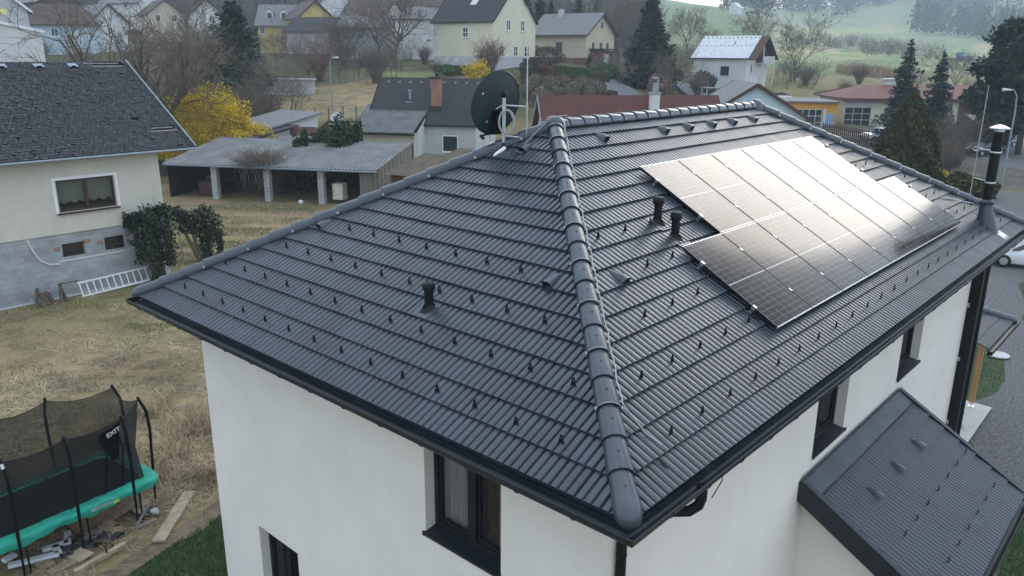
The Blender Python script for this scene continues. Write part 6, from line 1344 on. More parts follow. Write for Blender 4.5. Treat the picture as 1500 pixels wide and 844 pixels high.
# ---- picket fence, covered car, cars, carport, tractor
pf = thing('picket_fence', 'dark picket fence in front of the yellow hall', 'fence', G(1236, 88)); pts = [G(1204+66*i/23, 92-6*i/23) for i in range(24)]
B = MB()
for p in pts: B.box(p+Vector((0, 0, .8)), (.12, .05, 1.75), rz=AZ0)
B.obj('pickets', 'brownboard', pf); B = MB()
for h in (.45, 1.35): B.bar(pts[0]+Vector((0, 0, h)), pts[-1]+Vector((0, 0, h)), .05, .1)
B.obj('rail', 'brownboard', pf)
def car(label, u, D, yaw, m, z=None, p=None, length=4.3, group=None):
    """saloon body lofted from cross-sections, glasshouse, four wheels, lights"""
    p = Vector(p) if p is not None else G(u, D); o = thing('parked_car', label, 'car', p, (0, 0, AZ0+R(yaw)), group); k = length/4.3
    prof = [(-2.15, .45, .62, .74), (-2.05, .30, .80, .84), (-1.5, .24, .92, .88), (-.75, .22, .96, .89), (.3, .22, .97, .89), (1.3, .22, .98, .89), (1.95, .26, .94, .86), (2.13, .40, .78, .76)]
    B = MB(); rows = []
    for x, z0, z1, w in prof: rows.append([(x*k, w*a, z) for a, z in ((-.9, z0), (-1, z0+.18), (-1., z1-.22), (-.9, z1), (.9, z1), (1., z1-.22), (1, z0+.18), (.9, z0))])
    B.add([q for r_ in rows for q in r_], [(8*i+j, 8*i+(j+1) % 8, 8*i+8+(j+1) % 8, 8*i+8+j) for i in range(len(rows)-1) for j in range(8)]+[tuple(range(8)), tuple(range(8*len(rows)-1, 8*len(rows)-9, -1))]); bd = B.obj('body', m, o, local=True, smooth=True)
    B = MB(); gp_ = [(-1.1, .93, .80), (-.35, 1.38, .64), (.75, 1.42, .64), (1.75, .96, .76)]; rows = [[(x*k, -w, z), (x*k, w, z), (x*k, w*1.15, .9), (x*k, -w*1.15, .9)] for x, z, w in gp_]
    B.add([q for r_ in rows for q in r_], [(4*i+j, 4*i+(j+1) % 4, 4*i+4+(j+1) % 4, 4*i+4+j) for i in range(3) for j in range(4)]); B.obj('windows', 'window_dark', bd, local=True)
    B = MB(); B.add([(x*k, s*w, z+.012) for x, z, w in gp_[1:3] for s in (-1, 1)], [(0, 1, 3, 2)]); B.add([(x*k, s*w*.98, z+.05) for x, z, w in gp_[1:3] for s in (-1, 1)], [(0, 1, 3, 2)]); B.obj('roof', m, bd, local=True)
    for x in (-1.35, 1.3):
        for s in (-1, 1):
            B = MB(); B.lathe([(.20, -.11), (.32, -.10), (.33, 0), (.32, .1), (.2, .11)], (x*k, s*.80, .33), 16, (0, 1, 0)); wh = B.obj('wheel', 'black', o, local=True, smooth=True)
            B = MB(); B.lathe([(.05, -.125), (.19, -.12), (.19, .12), (.05, .125)], (x*k, s*.80, .33), 12, (0, 1, 0)); B.obj('rim', 'alu', wh, local=True)
    for s in (-1, 1): B = MB(); B.box((-2.09*k, s*.62, .66), (.12, .34, .14)); B.obj('headlight', 'white', bd, local=True)
    return o
MT['car_white'] = mat('car_paint_white', (.72, .73, .74), .25, .03, 2., coat=.6); MT['car_dark'] = mat('car_paint_dark', (.02, .024, .032), .25, .1, 2., coat=.6); MT['car_grey'] = mat('car_paint_grey', (.16, .18, .20), .25, .1, 2., coat=.6); MT['car_blue'] = mat('car_paint_blue', (.05, .09, .16), .25, .1, 2., coat=.6)
car('white car parked on the gravel past the end of the tiled roof', 0, 0, -28, 'car_white', p=on_z(1513, 391, 0))
car('dark car parked behind the flue at the right', 1441, 84, 20, 'car_dark')
car('second dark car beside the flue, nearer the pine', 1462, 92, 20, 'car_grey')
car('grey car half hidden in front of the brown hall entrance', 1391, 100, 10, 'car_grey')
car('dark blue car under the small carport by the white house', 1046, 108, -20, 'car_blue')
car('white car in the yard behind the dark picket fence', 1287, 92, 15, 'car_white')
car('light car half hidden by the blue gable, in front of the red hall', 1136, 117, 0, 'car_white')
cp_ = thing('carport', 'small open carport with grey roof beside the driveway', 'carport', G(1052, 108)); l0 = cp_.location.copy(); ROOT[cp_.name] = Matrix.Translation(l0).inverted(); lat = Vector((RH[0], RH[1], 0)); dp_ = Vector((FH[0], FH[1], 0))
B = MB(); B.bar(l0-lat*2.2+Vector((0, 0, 2.3)), l0+lat*2.2+Vector((0, 0, 2.2)), 3.4, .14); B.obj('roof', 'roof_grey', cp_)
for a in (-2, 0, 2):
    for b_ in (-1.5, 1.5): B = MB(); B.box(l0+lat*a+dp_*b_+Vector((0, 0, 1.1)), (.12, .12, 2.3)); B.obj('post', 'gate_grey', cp_)
tp_ = G(1411, 330); tk = thing('tractor', 'blue tractor working on the far field', 'tractor', tp_, (0, 0, AZ0)); B = MB(); B.box((0, 0, 1.5), (5.2, 1.8, 1.6)); B.box((-1.6, 0, 2.8), (2.4, 1.9, 1.7)); B.box((4.2, 0, .9), (3.4, 3.6, .9)); B.obj('body', mat('tractor_blue', (.06, .16, .34), .5, .1, 2.), tk, local=True)
for x, r_ in ((-1.6, 1.1), (1.9, .8)):
    for s in (-1, 1): B = MB(); B.lathe([(r_*.6, -.25), (r_, -.2), (r_, .2), (r_*.6, .25)], (x, s*1.1, r_), 14, (0, 1, 0)); B.obj('wheel', 'black', tk, local=True)
# driveway winding between the hedges
def ribbon(name, pts, w, m, dz):
    B = MB(); V = []; P = [G(u, D) for u, D in pts]
    F = []
    for i in range(len(P)):
        d = (P[min(i+1, len(P)-1)]-P[max(i-1, 0)]); d.z = 0; d.normalize(); s = Vector((-d.y, d.x, 0))
        for k in (-1, 0, 1): q_ = P[i]+s*w/2*k; V.append((q_.x, q_.y, ground_z(q_.x, q_.y)+dz))
    B.add(V, [(3*i+k, 3*i+k+1, 3*i+4+k, 3*i+3+k) for i in range(len(P)-1) for k in range(2)]); return B.obj(name, m, kind='structure', recalc=False)
ribbon('driveway', [(945, 84), (940, 92), (928, 100), (915, 106), (898, 112), (880, 120), (868, 128)], 4.5, 'asphalt', .30)
ribbon('lane', [(1060, 88), (1055, 98), (1040, 106), (1018, 114), (1000, 124)], 3.4, 'asphalt', .30)
# ================================================================== TREES AND SHRUBS
T, K = bare_tree(3, 14., spread=.95, fork=.10, limbs=10, up=.75, r0=.62, twig_r=.028, lv=(8, 6, 4)); place_tree('old_tree', T, K, 236, 66, 'huge spreading bare old tree behind the yellow forsythia', 'tree', 'bark', 'twig')
T, K = twig_shrub(12, 3.6, 6.2, 150, r=.022, sub=8, lean=.9); place_tree('shrub', T, K, 372, 78, 'wide bare brown shrub between the dark pine and the forsythia', 'shrub', 'bark', 'twig')
TA, KA = bare_tree(21, 9., spread=.7, fork=.1, limbs=8, up=.9, r0=.16, twig_r=.016, lv=(6, 5, 3))
for i, (u, D, s, lab) in enumerate([(425, 80, .95, 'bare brown tree right of the forsythia in front of the meadow'), (398, 84, .85, 'smaller bare tree behind the right end of the forsythia'), (452, 118, .75, 'reddish bare tree left of the row above the meadow'), (440, 122, .7, 'thin bare tree behind the reddish one above the meadow')]):
    o = place_tree('bare_tree', TA, KA, u, D, lab, 'tree', 'bark', 'twig_red' if i == 2 else 'twig'); o.scale = (s, s, s)
TB, KB = bare_tree(33, 11.5, spread=.95, fork=.2, limbs=9, up=.65, r0=.34, twig_r=.022, lv=(7, 6, 4))
o = place_tree('bare_tree', TB, KB, 578, 121, 'tall bare tree with spreading crown left of the cream house', 'tree', 'bark', 'twig')
TC, KC = twig_shrub(14, 2.6, 4.2, 90, r=.022, sub=8, lean=.9)
for i, (u, D, s, lab, m) in enumerate([(552, 107, 1.05, 'round bare shrub at the right end of the row above the meadow', 'twig'), (468, 116, .9, 'bare purple-brown shrub at the left end of the row above the meadow', 'twig_red'), (716, 110, 1.1, 'pinkish bare shrub in front of the cream house', 'twig_red'), (640, 112, .45, 'small dark bare shrub on the bank below the cream house', 'twig'), (1022, 112, .8, 'brown bare shrub left of the carport', 'twig'), (60, 130, .9, 'bare shrub below the long pale blue house', 'twig'), (120, 118, .9, 'bare shrub right of the brown garden fence', 'twig'), (300, 100, 1., 'bare shrub left of the dark pine on the slope', 'twig'), (272, 118, 1., 'bare shrub behind the old tree below the villa', 'twig_red'), (505, 132, .9, 'bare shrub in front of the low barn', 'twig'), (622, 128, .6, 'dull brown shrub in front of the white hipped house', 'twig_red'), (1395, 74, 1.15, 'dense grey bare shrub right of the thuja cone', 'twig'), (1378, 66, .8, 'lower grey bare shrub right of the thuja foot', 'twig'), (1258, 150, .8, 'grey bare shrub on the slope above the red hall', 'twig'), (1180, 138, .8, 'bare shrub left of the slope above the red hall', 'twig'), (1236, 128, .6, 'small bare shrub just above the orange workshop', 'twig')]):
    o = place_tree('bare_shrub', TC, KC, u, D, lab, 'shrub', m, m, crown_name='twigs'); o.scale = (s, s, s)
# young tree row above the meadow
TD, KD = bare_tree(44, 4.4, spread=.35, fork=.2, limbs=6, up=1.2, r0=.06, twig_r=.014, lv=(4, 3))
for i in range(11):
    u = 498+i*9.3+rnd.uniform(-2, 2); o = place_tree('sapling', TD, KD, u, 109+rnd.uniform(-2, 2), 'slender bare sapling in the row above the meadow', 'sapling', 'bark', 'twig', 'saplings in the row above the meadow'); s = rnd.uniform(.75, 1.05); o.scale = (s, s, s)
for i, (u, D, H, lab) in enumerate([(905, 152, 13., 'tall bare tree between the beige house and the big dark conifer'), (1006, 178, 9.6, 'round crowned bare tree on the green field right of the big conifer'), (1105, 172, 9.5, 'broad bare tree behind the pale tiled roof'), (1164, 142, 10., 'slim bare tree right of the balcony house'), (1066, 165, 5.2, 'low dark bare tree above the pale tiled roof'), (985, 104, 6.0, 'small bare fruit tree beside the driveway'), (1397, 150, 8.2, 'bare tree on the field edge above the red hall'), (1038, 190, 6., 'greenish bare shrub tree on the green field'), (1340, 135, 5., 'thin bare tree between the two spruces'), (1420, 145, 4., 'small bare tree at the field edge beside the pine')]):
    if i % 3 == 0: TE, KE = bare_tree(50+i, 10., spread=.75, fork=.22, limbs=9, up=.75, r0=.2, twig_r=.028, lv=(7, 5, 4))
    o = place_tree('bare_tree', TE, KE, u, D, lab, 'tree', 'bark', 'twig'); s = H/10; o.scale = (s, s, s)
for i in range(24):
    q_ = random.Random(300+i); u, D = q_.choice([(q_.uniform(-20, 335), q_.uniform(104, 172)), (q_.uniform(370, 640), q_.uniform(118, 172)), (q_.uniform(270, 340), q_.uniform(92, 130))])
    Tq, Kq = ((TA, KA), (TB, KB), (TE, KE))[i % 3]
    o = place_tree('bare_tree', Tq, Kq, u, D, 'bare brown tree among the houses on the left slope', 'tree', 'bark', q_.choice(['twig', 'twig', 'twig_red']), 'bare trees among the houses on the left slope'); s_ = q_.uniform(.42, .8); o.scale = (s_, s_, s_*q_.uniform(.8, 1.1))
# evergreen trees
def pine(seed, H, rx, n, leaf): 
    g = np.random.default_rng(seed); q = random.Random(seed); K = MB(); T = MB(); T.tube([(0, 0, -.2), (.1, 0, H*.5), (0, 0, H*.9)], [H*.025, H*.016, .03], 7); P = []
    for k in range(34):
        z = H*(.22+.76*q.random()); f = (z/H-.22)/.78; rr = rx*(1-abs(f-.35)**1.6*.9)*q.uniform(.35, .9); a = q.random()*6.283; c = np.array([rr*math.cos(a), rr*math.sin(a), z]); T.tube([(0, 0, z*.85), tuple(c)], [.08, .03], 4, caps=False)
        P.append(c+blob_points(g, n//34, rx*.34, rx*.34, H*.075, .3, .3, k))
    K.leaves(np.concatenate(P), leaf, g, aspect=2.2); return T, K
T, K = conifer(5, 11.8, 4.0, .8, .26, droop=-.18, tip=.5, base=.14, gap=.2); place_tree('pine_tree', T, K, 352, 95, 'dense dark pine at the upper left with its top cut by the frame', 'pine', 'bark', 'needle', crown_name='crown')
T, K = conifer(6, 7.6, 1.7, 1., .15, tip=1.1); place_tree('spruce', T, K, 352, 86, 'small grey-green spruce in front of the dense dark pine', 'spruce', 'bark', 'needle_green')
T, K = conifer(7, 13.2, 4.6, 1., .30, droop=.12, tip=.72, base=.04); place_tree('conifer', T, K, 950, 116, 'big dark conifer standing alone beside the beige house', 'conifer', 'bark', 'needle')
T, K = conifer(8, 11.6, 3.4, .7, .18, droop=.22, tip=.8, gap=.35); place_tree('spruce', T, K, 1313, 86, 'taller blue-grey spruce in front of the yellow hall', 'spruce', 'bark', 'needle_blue')
T, K = conifer(9, 10.6, 2.8, .7, .18, droop=.22, tip=.8, gap=.3); place_tree('spruce', T, K, 1362, 88, 'shorter blue-grey spruce right of the taller one', 'spruce', 'bark', 'needle_blue')
g = np.random.default_rng(71)
def thuja(seed, H, r, n, leaf):
    g = np.random.default_rng(seed); z = g.random(n)**.85; a = g.random(n)*6.283; rr = r*(1-z)**.62*(.55+.45*g.random(n)**.4)*(1+.16*np.sin(a*5+z*9)+.1*np.sin(a*11+z*23)); K = MB(); K.leaves(np.stack([rr*np.cos(a), rr*np.sin(a), z*H+.1], 1), leaf, g, aspect=2.); T = MB(); T.tube([(0, 0, -.2), (0, 0, H*.9)], [.16, .03], 7); return T, K
T, K = thuja(2, 6.9, 2.8, 17000, .17); place_tree('thuja', T, K, 1320, 62, 'broad dark cone of thuja beyond the far hip of the roof', 'thuja', 'bark', 'thuja', dz=.2)
T, K = pine(15, 13.5, 5.6, 26000, .30); place_tree('pine_tree', T, K, 1490, 84, 'large dark pine at the right edge behind the flue', 'pine', 'bark', 'needle', dz=-.3)
T, K = pine(16, 8., 3., 9000, .26); place_tree('pine_tree', T, K, 1447, 92, 'lower dark pine left of the large one at the right edge', 'pine', 'bark', 'needle')
TF, KF = conifer(17, 11., 2.3, .8, .26, droop=.2, tip=.8)
for u, D, s, lab in ((772, 150, 1.0, 'dark spruce close behind the cream house'), (790, 158, 1.15, 'second dark spruce behind the cream house'), (806, 152, .95, 'third dark spruce, right of the two behind the cream house'), (846, 168, 1.1, 'dark spruce rising behind the roof of the beige house'), (872, 172, 1.1, 'dark spruce behind the right end of the beige roof'), (618, 175, .8, 'slim dark conifer behind the white hipped house'), (478, 150, .5, 'dark conifer bush right of the barn roof'), (862, 128, .26, 'tiny dark cone in front of the beige house')):
    o = place_tree('spruce', TF, KF, u, D, lab, 'spruce', 'bark', 'needle'); o.scale = (s, s, s)
# cedars next to the small white house
for i, (u, D, H, r, lab) in enumerate([(447, 60, 4.6, .75, 'leftmost dark thuja of the clump beside the white garage'), (475, 61, 5.0, 1.0, 'second thuja of the dark clump beside the white garage'), (502, 60, 5.5, 1.15, 'tallest thuja in the middle of the dark clump under the small dish'), (523, 61, 5.1, .9, 'right-hand thuja of the dark clump touching the lean-to')]):
    T, K = shrub(80+i, r, r, H/2, 5200, .16, .45, .25, 8, .04); place_tree('thuja', T, K, u, D, lab, 'thuja', 'bark', 'needle_green', dz=-.2)
# forsythia
def forsythia(seed, rx, ry, rz, n, leaf, shoots, tail=False):
    g = np.random.default_rng(seed); q = random.Random(seed); T, K = shrub(seed, rx, ry, rz, n, leaf, .45, .24, 40, .03); P = []
    for k in range(shoots):
        d = Vector((q.gauss(0, 1), q.gauss(0, 1), abs(q.gauss(.35, .7)))).normalized(); b0 = Vector((d.x*rx*.75, d.y*ry*.75, rz*.92+d.z*rz*.7)); d2 = (d+Vector((0, 0, .5))).normalized()
        m_ = 16; t_ = g.random(m_)*q.uniform(.5, 1.3); P.append(np.array(b0)[None]+t_[:, None]*np.array(d2)[None]+g.normal(size=(m_, 3))*.05)
        T.tube([tuple(b0), tuple(b0+d2*1.0)], [.012, .006], 3, caps=False)
    K.leaves(np.concatenate(P), leaf*.9, g); tail and K.leaves(np.array([rx*.9, 0, rz*.62])+blob_points(g, n//4, rx*.55, ry*.6, rz*.55, .4, .3, seed+3), leaf, g); return T, K
T, K = forsythia(1, 5.0, 3.0, 2.9, 32000, .09, 760, True); o = place_tree('forsythia', T, K, 296, 66, 'wide blooming yellow forsythia behind the slate roof', 'shrub', 'bark', 'forsythia', crown_name='blossom', dz=1.2); o.rotation_euler.z = AZ0+R(-8); 
T, K = forsythia(2, 1.5, 1.4, 1.2, 2200, .14, 60); place_tree('forsythia', T, K, 699, 107, 'small yellow forsythia on the bank left of the satellite dish', 'shrub', 'bark', 'forsythia', crown_name='blossom')
T, K = forsythia(3, 1.2, 1.0, .7, 900, .16, 20); place_tree('forsythia', T, K, 1077, 106, 'small yellow bush right of the carport', 'shrub', 'bark', 'forsythia', crown_name='blossom')
T, K = shrub(31, 1.2, .9, 1.0, 1500, .12); place_tree('shrub', T, K, 1360, 62, 'yellow-green bush at the foot of the thuja cone', 'shrub', 'bark', 'forsythia')
for u, D, rx, rz, m, lab in ((662, 113, 2.6, .7, 'hedge_green', 'low green shrubs under the wall of the cream house'), (778, 108, 1.6, 1.5, 'hedge_brown', 'brown round shrub right of the dish in front of the cream house'), (783, 103, 1.0, .9, 'hedge_green', 'green round shrub below the brown one right of the dish'), (900, 120, 2.0, 1.2, 'hedge_green', 'grey-green clipped ball beside the driveway'), (925, 116, 2.2, 1.6, 'pinkish', 'rust brown round shrub left of the pink one by the driveway'), (948, 117, 2.0, 1.6, 'pinkish', 'pinkish round shrub in front of the big conifer'), (965, 106, 1.9, 1.7, 'pinkish', 'brown round shrub behind the curved chimney pipe'), (1030, 118, 2.0, 1.6, 'needle_green', 'dark green shrub at the left corner of the pale tiled house'), (800, 128, 2.6, 1.7, 'hedge_brown', 'brown clipped shrub between the cream and the beige house'), (880, 126, 2.4, 1.0, 'hedge_green', 'low green shrub in front of the brick porch'), (1405, 60, 1.6, .8, 'thuja', 'green hedge plant beside the flue rod'), (1428, 58, 1.4, .8, 'thuja', 'green hedge plant right beside the flue'), (1450, 90, 2.0, 1.2, 'needle_green', 'dark evergreen shrub behind the flue'), (540, 128, 2.0, .8, 'hedge_brown', 'brown shrub below the tall bare tree')):
    T, K = shrub(int(u*7), rx, rx*.85, rz, 1700, .20, .55, .14, 10, .03); place_tree('shrub', T, K, u, D, lab, 'shrub', 'bark', m, crown_name='foliage')
# clipped hedges
def hedge(label, u0, D0, u1, D1, h, w, m, n, leaf=.13):
    a, b_ = G(u0, D0, -.2), G(u1, D1, -.2); g = np.random.default_rng(int(u0)); K = MB(); t_ = g.random(n); s = g.random(n)
    face = g.integers(0, 4, n); d = (b_-a); ln = Vector((d.x, d.y, 0)).length; sd = Vector((-d.y, d.x, 0)).normalized()
    off = np.where(face == 0, -w/2, np.where(face == 1, w/2, (s-.5)*w)); zz = np.where(face >= 2, h, s*h)+g.normal(size=n)*.05*h*.4
    P = np.array(a)[None]+t_[:, None]*np.array(d)[None]+off[:, None]*np.array(sd)[None]; P[:, 2] += zz; P += g.normal(size=P.shape)*.05
    o = thing('hedge', label, 'hedge', a); K.leaves(P, leaf, g); K.obj('foliage', m, o, recalc=False); B = MB(); B.bar(a+Vector((0, 0, h*.47)), b_+Vector((0, 0, h*.47)), w*.86, h*.92); B.obj('inner_growth', 'hedge_brown', o); return o
hedge('clipped green box hedge in front of the beige house', 812, 107, 864, 109, 2.6, 1.4, 'hedge_green', 5200)
hedge('dark red clipped hedge left of the green box hedge', 793, 107, 811, 107, 2.3, 1.3, 'hedge_red', 2400)
hedge('low dark green hedge at the corner of the cream house', 768, 111, 793, 110, 2.4, 1.2, 'needle_green', 2000)
hedge('square brown hedge at the bend of the driveway', 878, 98, 902, 98, 1.9, 2.4, 'hedge_brown', 2600)
hedge('brown garden hedge right of the green box hedge', 866, 114, 888, 116, 1.4, 1.2, 'hedge_brown', 1500)
md = [(770, 96, 1.7, 1.2), (792, 95, 1.8, 1.2), (812, 97, 1.6, 1.1), (830, 94, 1.3, 1.0), (846, 93, 1.3, 1.0), (862, 94, 1.4, 1.1), (802, 101, 1.9, 1.2), (822, 102, 1.8, 1.2), (840, 100, 1.7, 1.2), (858, 100, 1.6, 1.1), (784, 101, 1.7, 1.2), (872, 104, 1.5, 1.1), (852, 105, 1.5, 1.1)]
TM, KM = shrub(901, 1.75, 1.55, 1.10, 3000, .09, .93, .03, 8, .03)
gm = np.random.default_rng(6); core = MB(); core.lathe([(1.45, 0), (1.6, .6), (1.5, 1.2), (1.1, 1.7), (.4, 1.98)], (0, 0, 0), 14)
for i, (u, D, r_, h) in enumerate(md):
    o = place_tree('hedge_mound', TM, KM, u, D, 'rounded brown clipped hedge mound on the slope above the red roof', 'shrub', 'bark', 'hedge_brown', 'clipped hedge mounds on the slope', crown_name='foliage'); core.obj('inner_growth', 'hedge_brown', o, local=True, smooth=True); s = r_/1.7; o.scale = (s, s, h/1.05)
# brown garden fence at the upper left
gf = thing('garden_fence', 'dark brown board fence below the long pale blue house', 'fence', G(110, 104)); pts = [G(66+95*i/30, 104) for i in range(31)]; B = MB()
for p, q_ in zip(pts, pts[1:]): B.add([p+Vector((0, 0, -.2)), q_+Vector((0, 0, -.2)), q_+Vector((0, 0, 1.5)), p+Vector((0, 0, 1.5+.1*rnd.random()))], [(0, 1, 2, 3)])
B.obj('boards', 'brownboard', gf, recalc=False); B = MB(); 
for k in range(0, 31, 5): B.box(pts[k]+Vector((0, 0, .7)), (.12, .12, 1.9))
B.obj('post', 'wall_brick', gf)
ap = G(25, 62); ap.z = 0; B = MB(); zt_ = _zv(20, 16, 62); zb_ = 6.; B.tube([(ap.x, ap.y, 0), (ap.x, ap.y, zt_-1.5)], .07, 6); B.tube([(ap.x, ap.y, zt_-1.5), (ap.x, ap.y, zt_)], .03, 5); tag(B.obj('antenna_mast', 'galv', origin=tuple(ap)), 'tall grey antenna mast in front of the white modern house', 'mast')
yb_ = G(6, 90); B = MB(); zz = _zv(6, 17, 90); B.box((yb_.x, yb_.y, zz), (1.6, 3.4, .55), rz=AZ0+R(90)); B.box((yb_.x, yb_.y, zz/2), (.12, .12, zz)); tag(B.obj('yellow_sign', mat('sign_yellow', (.62, .58, .16), .6, .1, 2.), origin=(yb_.x, yb_.y, 0)), 'pale yellow board on a post at the upper left edge', 'sign')
bn = G(640, 121); B = MB(); 
for a in (-.7, .7): B.box(bn+Vector((a*RH[0], a*RH[1], .3)), (.1, .5, .6), rz=AZ0)
B.box(bn+Vector((0, 0, .6)), (1.9, .5, .08), rz=AZ0); tag(B.obj('bench', 'gate_grey', origin=tuple(bn)), 'small light bench on the bank left of the cream house', 'bench')
wl_ = G(425, 104); B = MB(); B.box(wl_+Vector((0, 0, .8)), (6., 2., 2.2), rz=AZ0); B.box(wl_+Vector((0, 0, 1.95)), (6.4, 2.4, .14), rz=AZ0); tag(B.obj('stone_wall', 'wall_grey', origin=tuple(wl_)), 'grey stone wall of a garden hut at the left end of the meadow', 'wall')
# ---- woods, thickets and hedgerows too far to tell apart
def wood(name, label, regions, leafm, tree_h, n_leaf, leaf, slim=.35, seed=1):
    bare = leafm == 'wood_grey'; g = np.random.default_rng(seed); q = random.Random(seed); K = MB()
    for (u0, u1, D0, D1, n) in regions:
        for k in range(n):
            p = G(q.uniform(u0, u1), q.uniform(D0, D1)); h = tree_h*q.uniform(.6, 1.25); r = h*slim*q.uniform(.7, 1.2)
            if bare:      # a fan of thin rising twigs
                m_ = n_leaf; a = g.random(m_)*6.283; z0 = h*(.05+.5*g.random(m_)); ou = r*(.15+.9*g.random(m_)); ln = h*(.18+.4*g.random(m_)); ca, sa = np.cos(a), np.sin(a)
                bp_ = g.normal(size=(m_, 3)); bp_ /= np.linalg.norm(bp_, axis=1)[:, None]; bp_ *= (g.random(m_)**.4)[:, None]; S = np.array([p.x, p.y, p.z+h*.52])+bp_*np.array([r, r, h*.46]); dv = bp_*np.array([.8, .8, .4])+np.array([0, 0, .7])+g.normal(size=(m_, 3))*.3; E = S+dv*(h*.14*(.5+g.random(m_)))[:, None]
                k6 = m_//8; S[:k6] = np.array([p.x, p.y, p.z-.2])+g.normal(size=(k6, 3))*np.array([.05*h, .05*h, 0]); E[:k6] = S[:k6]+np.stack([g.normal(size=k6)*r*.35, g.normal(size=k6)*r*.35, h*(.4+.3*g.random(k6))], 1)
                wd = leaf*h*.16*(.5+g.random(m_)); sd = np.stack([-RH[0]*wd, -RH[1]*wd, 0*wd], 1); sd2 = np.stack([-sa*wd, ca*wd, 0*wd], 1); sd = np.where((g.random(m_) < .5)[:, None], sd, sd2)
                K.np_add(np.stack([S-sd, S+sd, E+sd*.3, E-sd*.3], 1).reshape(-1, 3), np.arange(4*m_).reshape(-1, 4)); continue
            m_ = n_leaf; z = g.random(m_); rr = r*np.sqrt(np.clip(1-(z*1.05-.12)**2, .02, 1))*(1-.65*z if slim < .3 else 1)*g.random(m_)**.5; a = g.random(m_)*6.283
            K.leaves(np.stack([p.x+rr*np.cos(a), p.y+rr*np.sin(a), p.z+h*(.08+.92*z)], 1), leaf*h, g, aspect=1.5)
    o = K.obj(name, leafm, kind='stuff', recalc=False); o['label'] = label; o['category'] = 'woods'; return o
MT['wood_grey'] = mat('wood_bare', (.105, .095, .085), .95, .4, .03, island=.4, spec=.1)
MT['wood_dark'] = mat('wood_evergreen', (.030, .045, .034), .95, .4, .03, island=.4, spec=.1)
wood('thicket', 'bare brown thicket filling the gardens on the left slope', [(-60, 330, 100, 150, 44), (270, 470, 104, 140, 22), (-60, 640, 150, 240, 110), (470, 640, 124, 150, 22), (880, 1000, 125, 170, 30), (980, 1060, 150, 175, 26), (1130, 1200, 130, 160, 22)], 'wood_grey', 3.6, 150, .034, .55, 3)
wood('hillside_wood', 'bare grey wood covering the hillside above the village', [(-120, 660, 215, 330, 480), (640, 950, 185, 300, 200), (640, 960, 300, 420, 120)], 'wood_grey', 11., 110, .055, .34, 4)
wood('evergreen_wood', 'dark evergreen wood on the far left hill', [(-120, 600, 330, 440, 160), (380, 500, 250, 330, 30), (680, 960, 320, 430, 90)], 'wood_dark', 15., 60, .07, .22, 5)
wood('far_forest', 'hazy blue forest on the hills at the upper right', [(1100, 1250, 820, 1090, 220), (1235, 1345, 930, 1090, 190), (1338, 1440, 660, 1080, 330), (1430, 1640, 560, 1080, 420), (1060, 1110, 690, 900, 50)], 'wood_dark', 20., 46, .085, .24, 6)
wood('hedgerow', 'grey hedgerow bushes across the far field', [(1208, 1240, 380, 420, 14), (1262, 1375, 330, 380, 60), (1240, 1290, 420, 460, 16)], 'wood_grey', 5.5, 90, .07, .8, 7)
wood('field_bushes', 'bare bushes on the slope below the green field', [(985, 1060, 178, 205, 14), (1140, 1180, 150, 175, 10), (1196, 1300, 168, 200, 14)], 'wood_grey', 2.2, 90, .06, .9, 8)
MT['reed'] = mat('dry_reed', (.30, .225, .14), .95, .3, .2, island=.4, spec=.1)
P = []; q = random.Random(9)
for k in range(5200): a_ = q.random()*6.283; r_ = q.random()**.5; p = G(1272+48*r_*math.cos(a_), 184+13*r_*math.sin(a_)); P.append((p.x, p.y, p.z))
B = MB(); blades(B, P, 1.6, rg, .4, .05); o = B.obj('reed_bed', 'reed', kind='stuff', recalc=False)
wood('field_trees', 'dark trees on the skyline of the green hill', [(1052, 1068, 560, 600, 5), (1100, 1130, 480, 560, 10)], 'wood_dark', 13., 60, .07, .3, 10)
ch_ = G(1077, 520); B = MB(); B.box(ch_+Vector((0, 0, 2)), (6, 5, 5)); B.add([ch_+Vector(v_) for v_ in ((-3.3, -2.8, 4.4), (3.3, -2.8, 4.4), (3.3, 2.8, 4.4), (-3.3, 2.8, 4.4), (-3.3, 0, 7), (3.3, 0, 7))], [(0, 1, 5, 4), (2, 3, 4, 5), (0, 4, 3), (1, 2, 5)]); tag(B.obj('chapel', 'wall_white', origin=tuple(ch_)), 'tiny white chapel on the green hill by the skyline', 'chapel')
# green garden hose at the slab
B = MB(); B.tube([on_z(1408, 622, .06), on_z(1418, 640, .03), on_z(1428, 652, .03), on_z(1431, 668, .03)], .012, 5); tag(B.obj('garden_hose', mat('hose_green', (.16, .22, .14), .6, .1, 3.), origin=tuple(on_z(1420, 645, 0))), 'thin green hose on the gravel beside the pale slab', 'hose')
B = MB(); c = Vector(on_z(1462, 521, .04)); B.lathe([(.34, 0), (.36, .03), (.34, .06), (.30, .05)], c, 20); tag(B.obj('manhole_cover', 'concrete', origin=tuple(c), smooth=True), 'round white cover in the grass beside the canopy', 'cover')
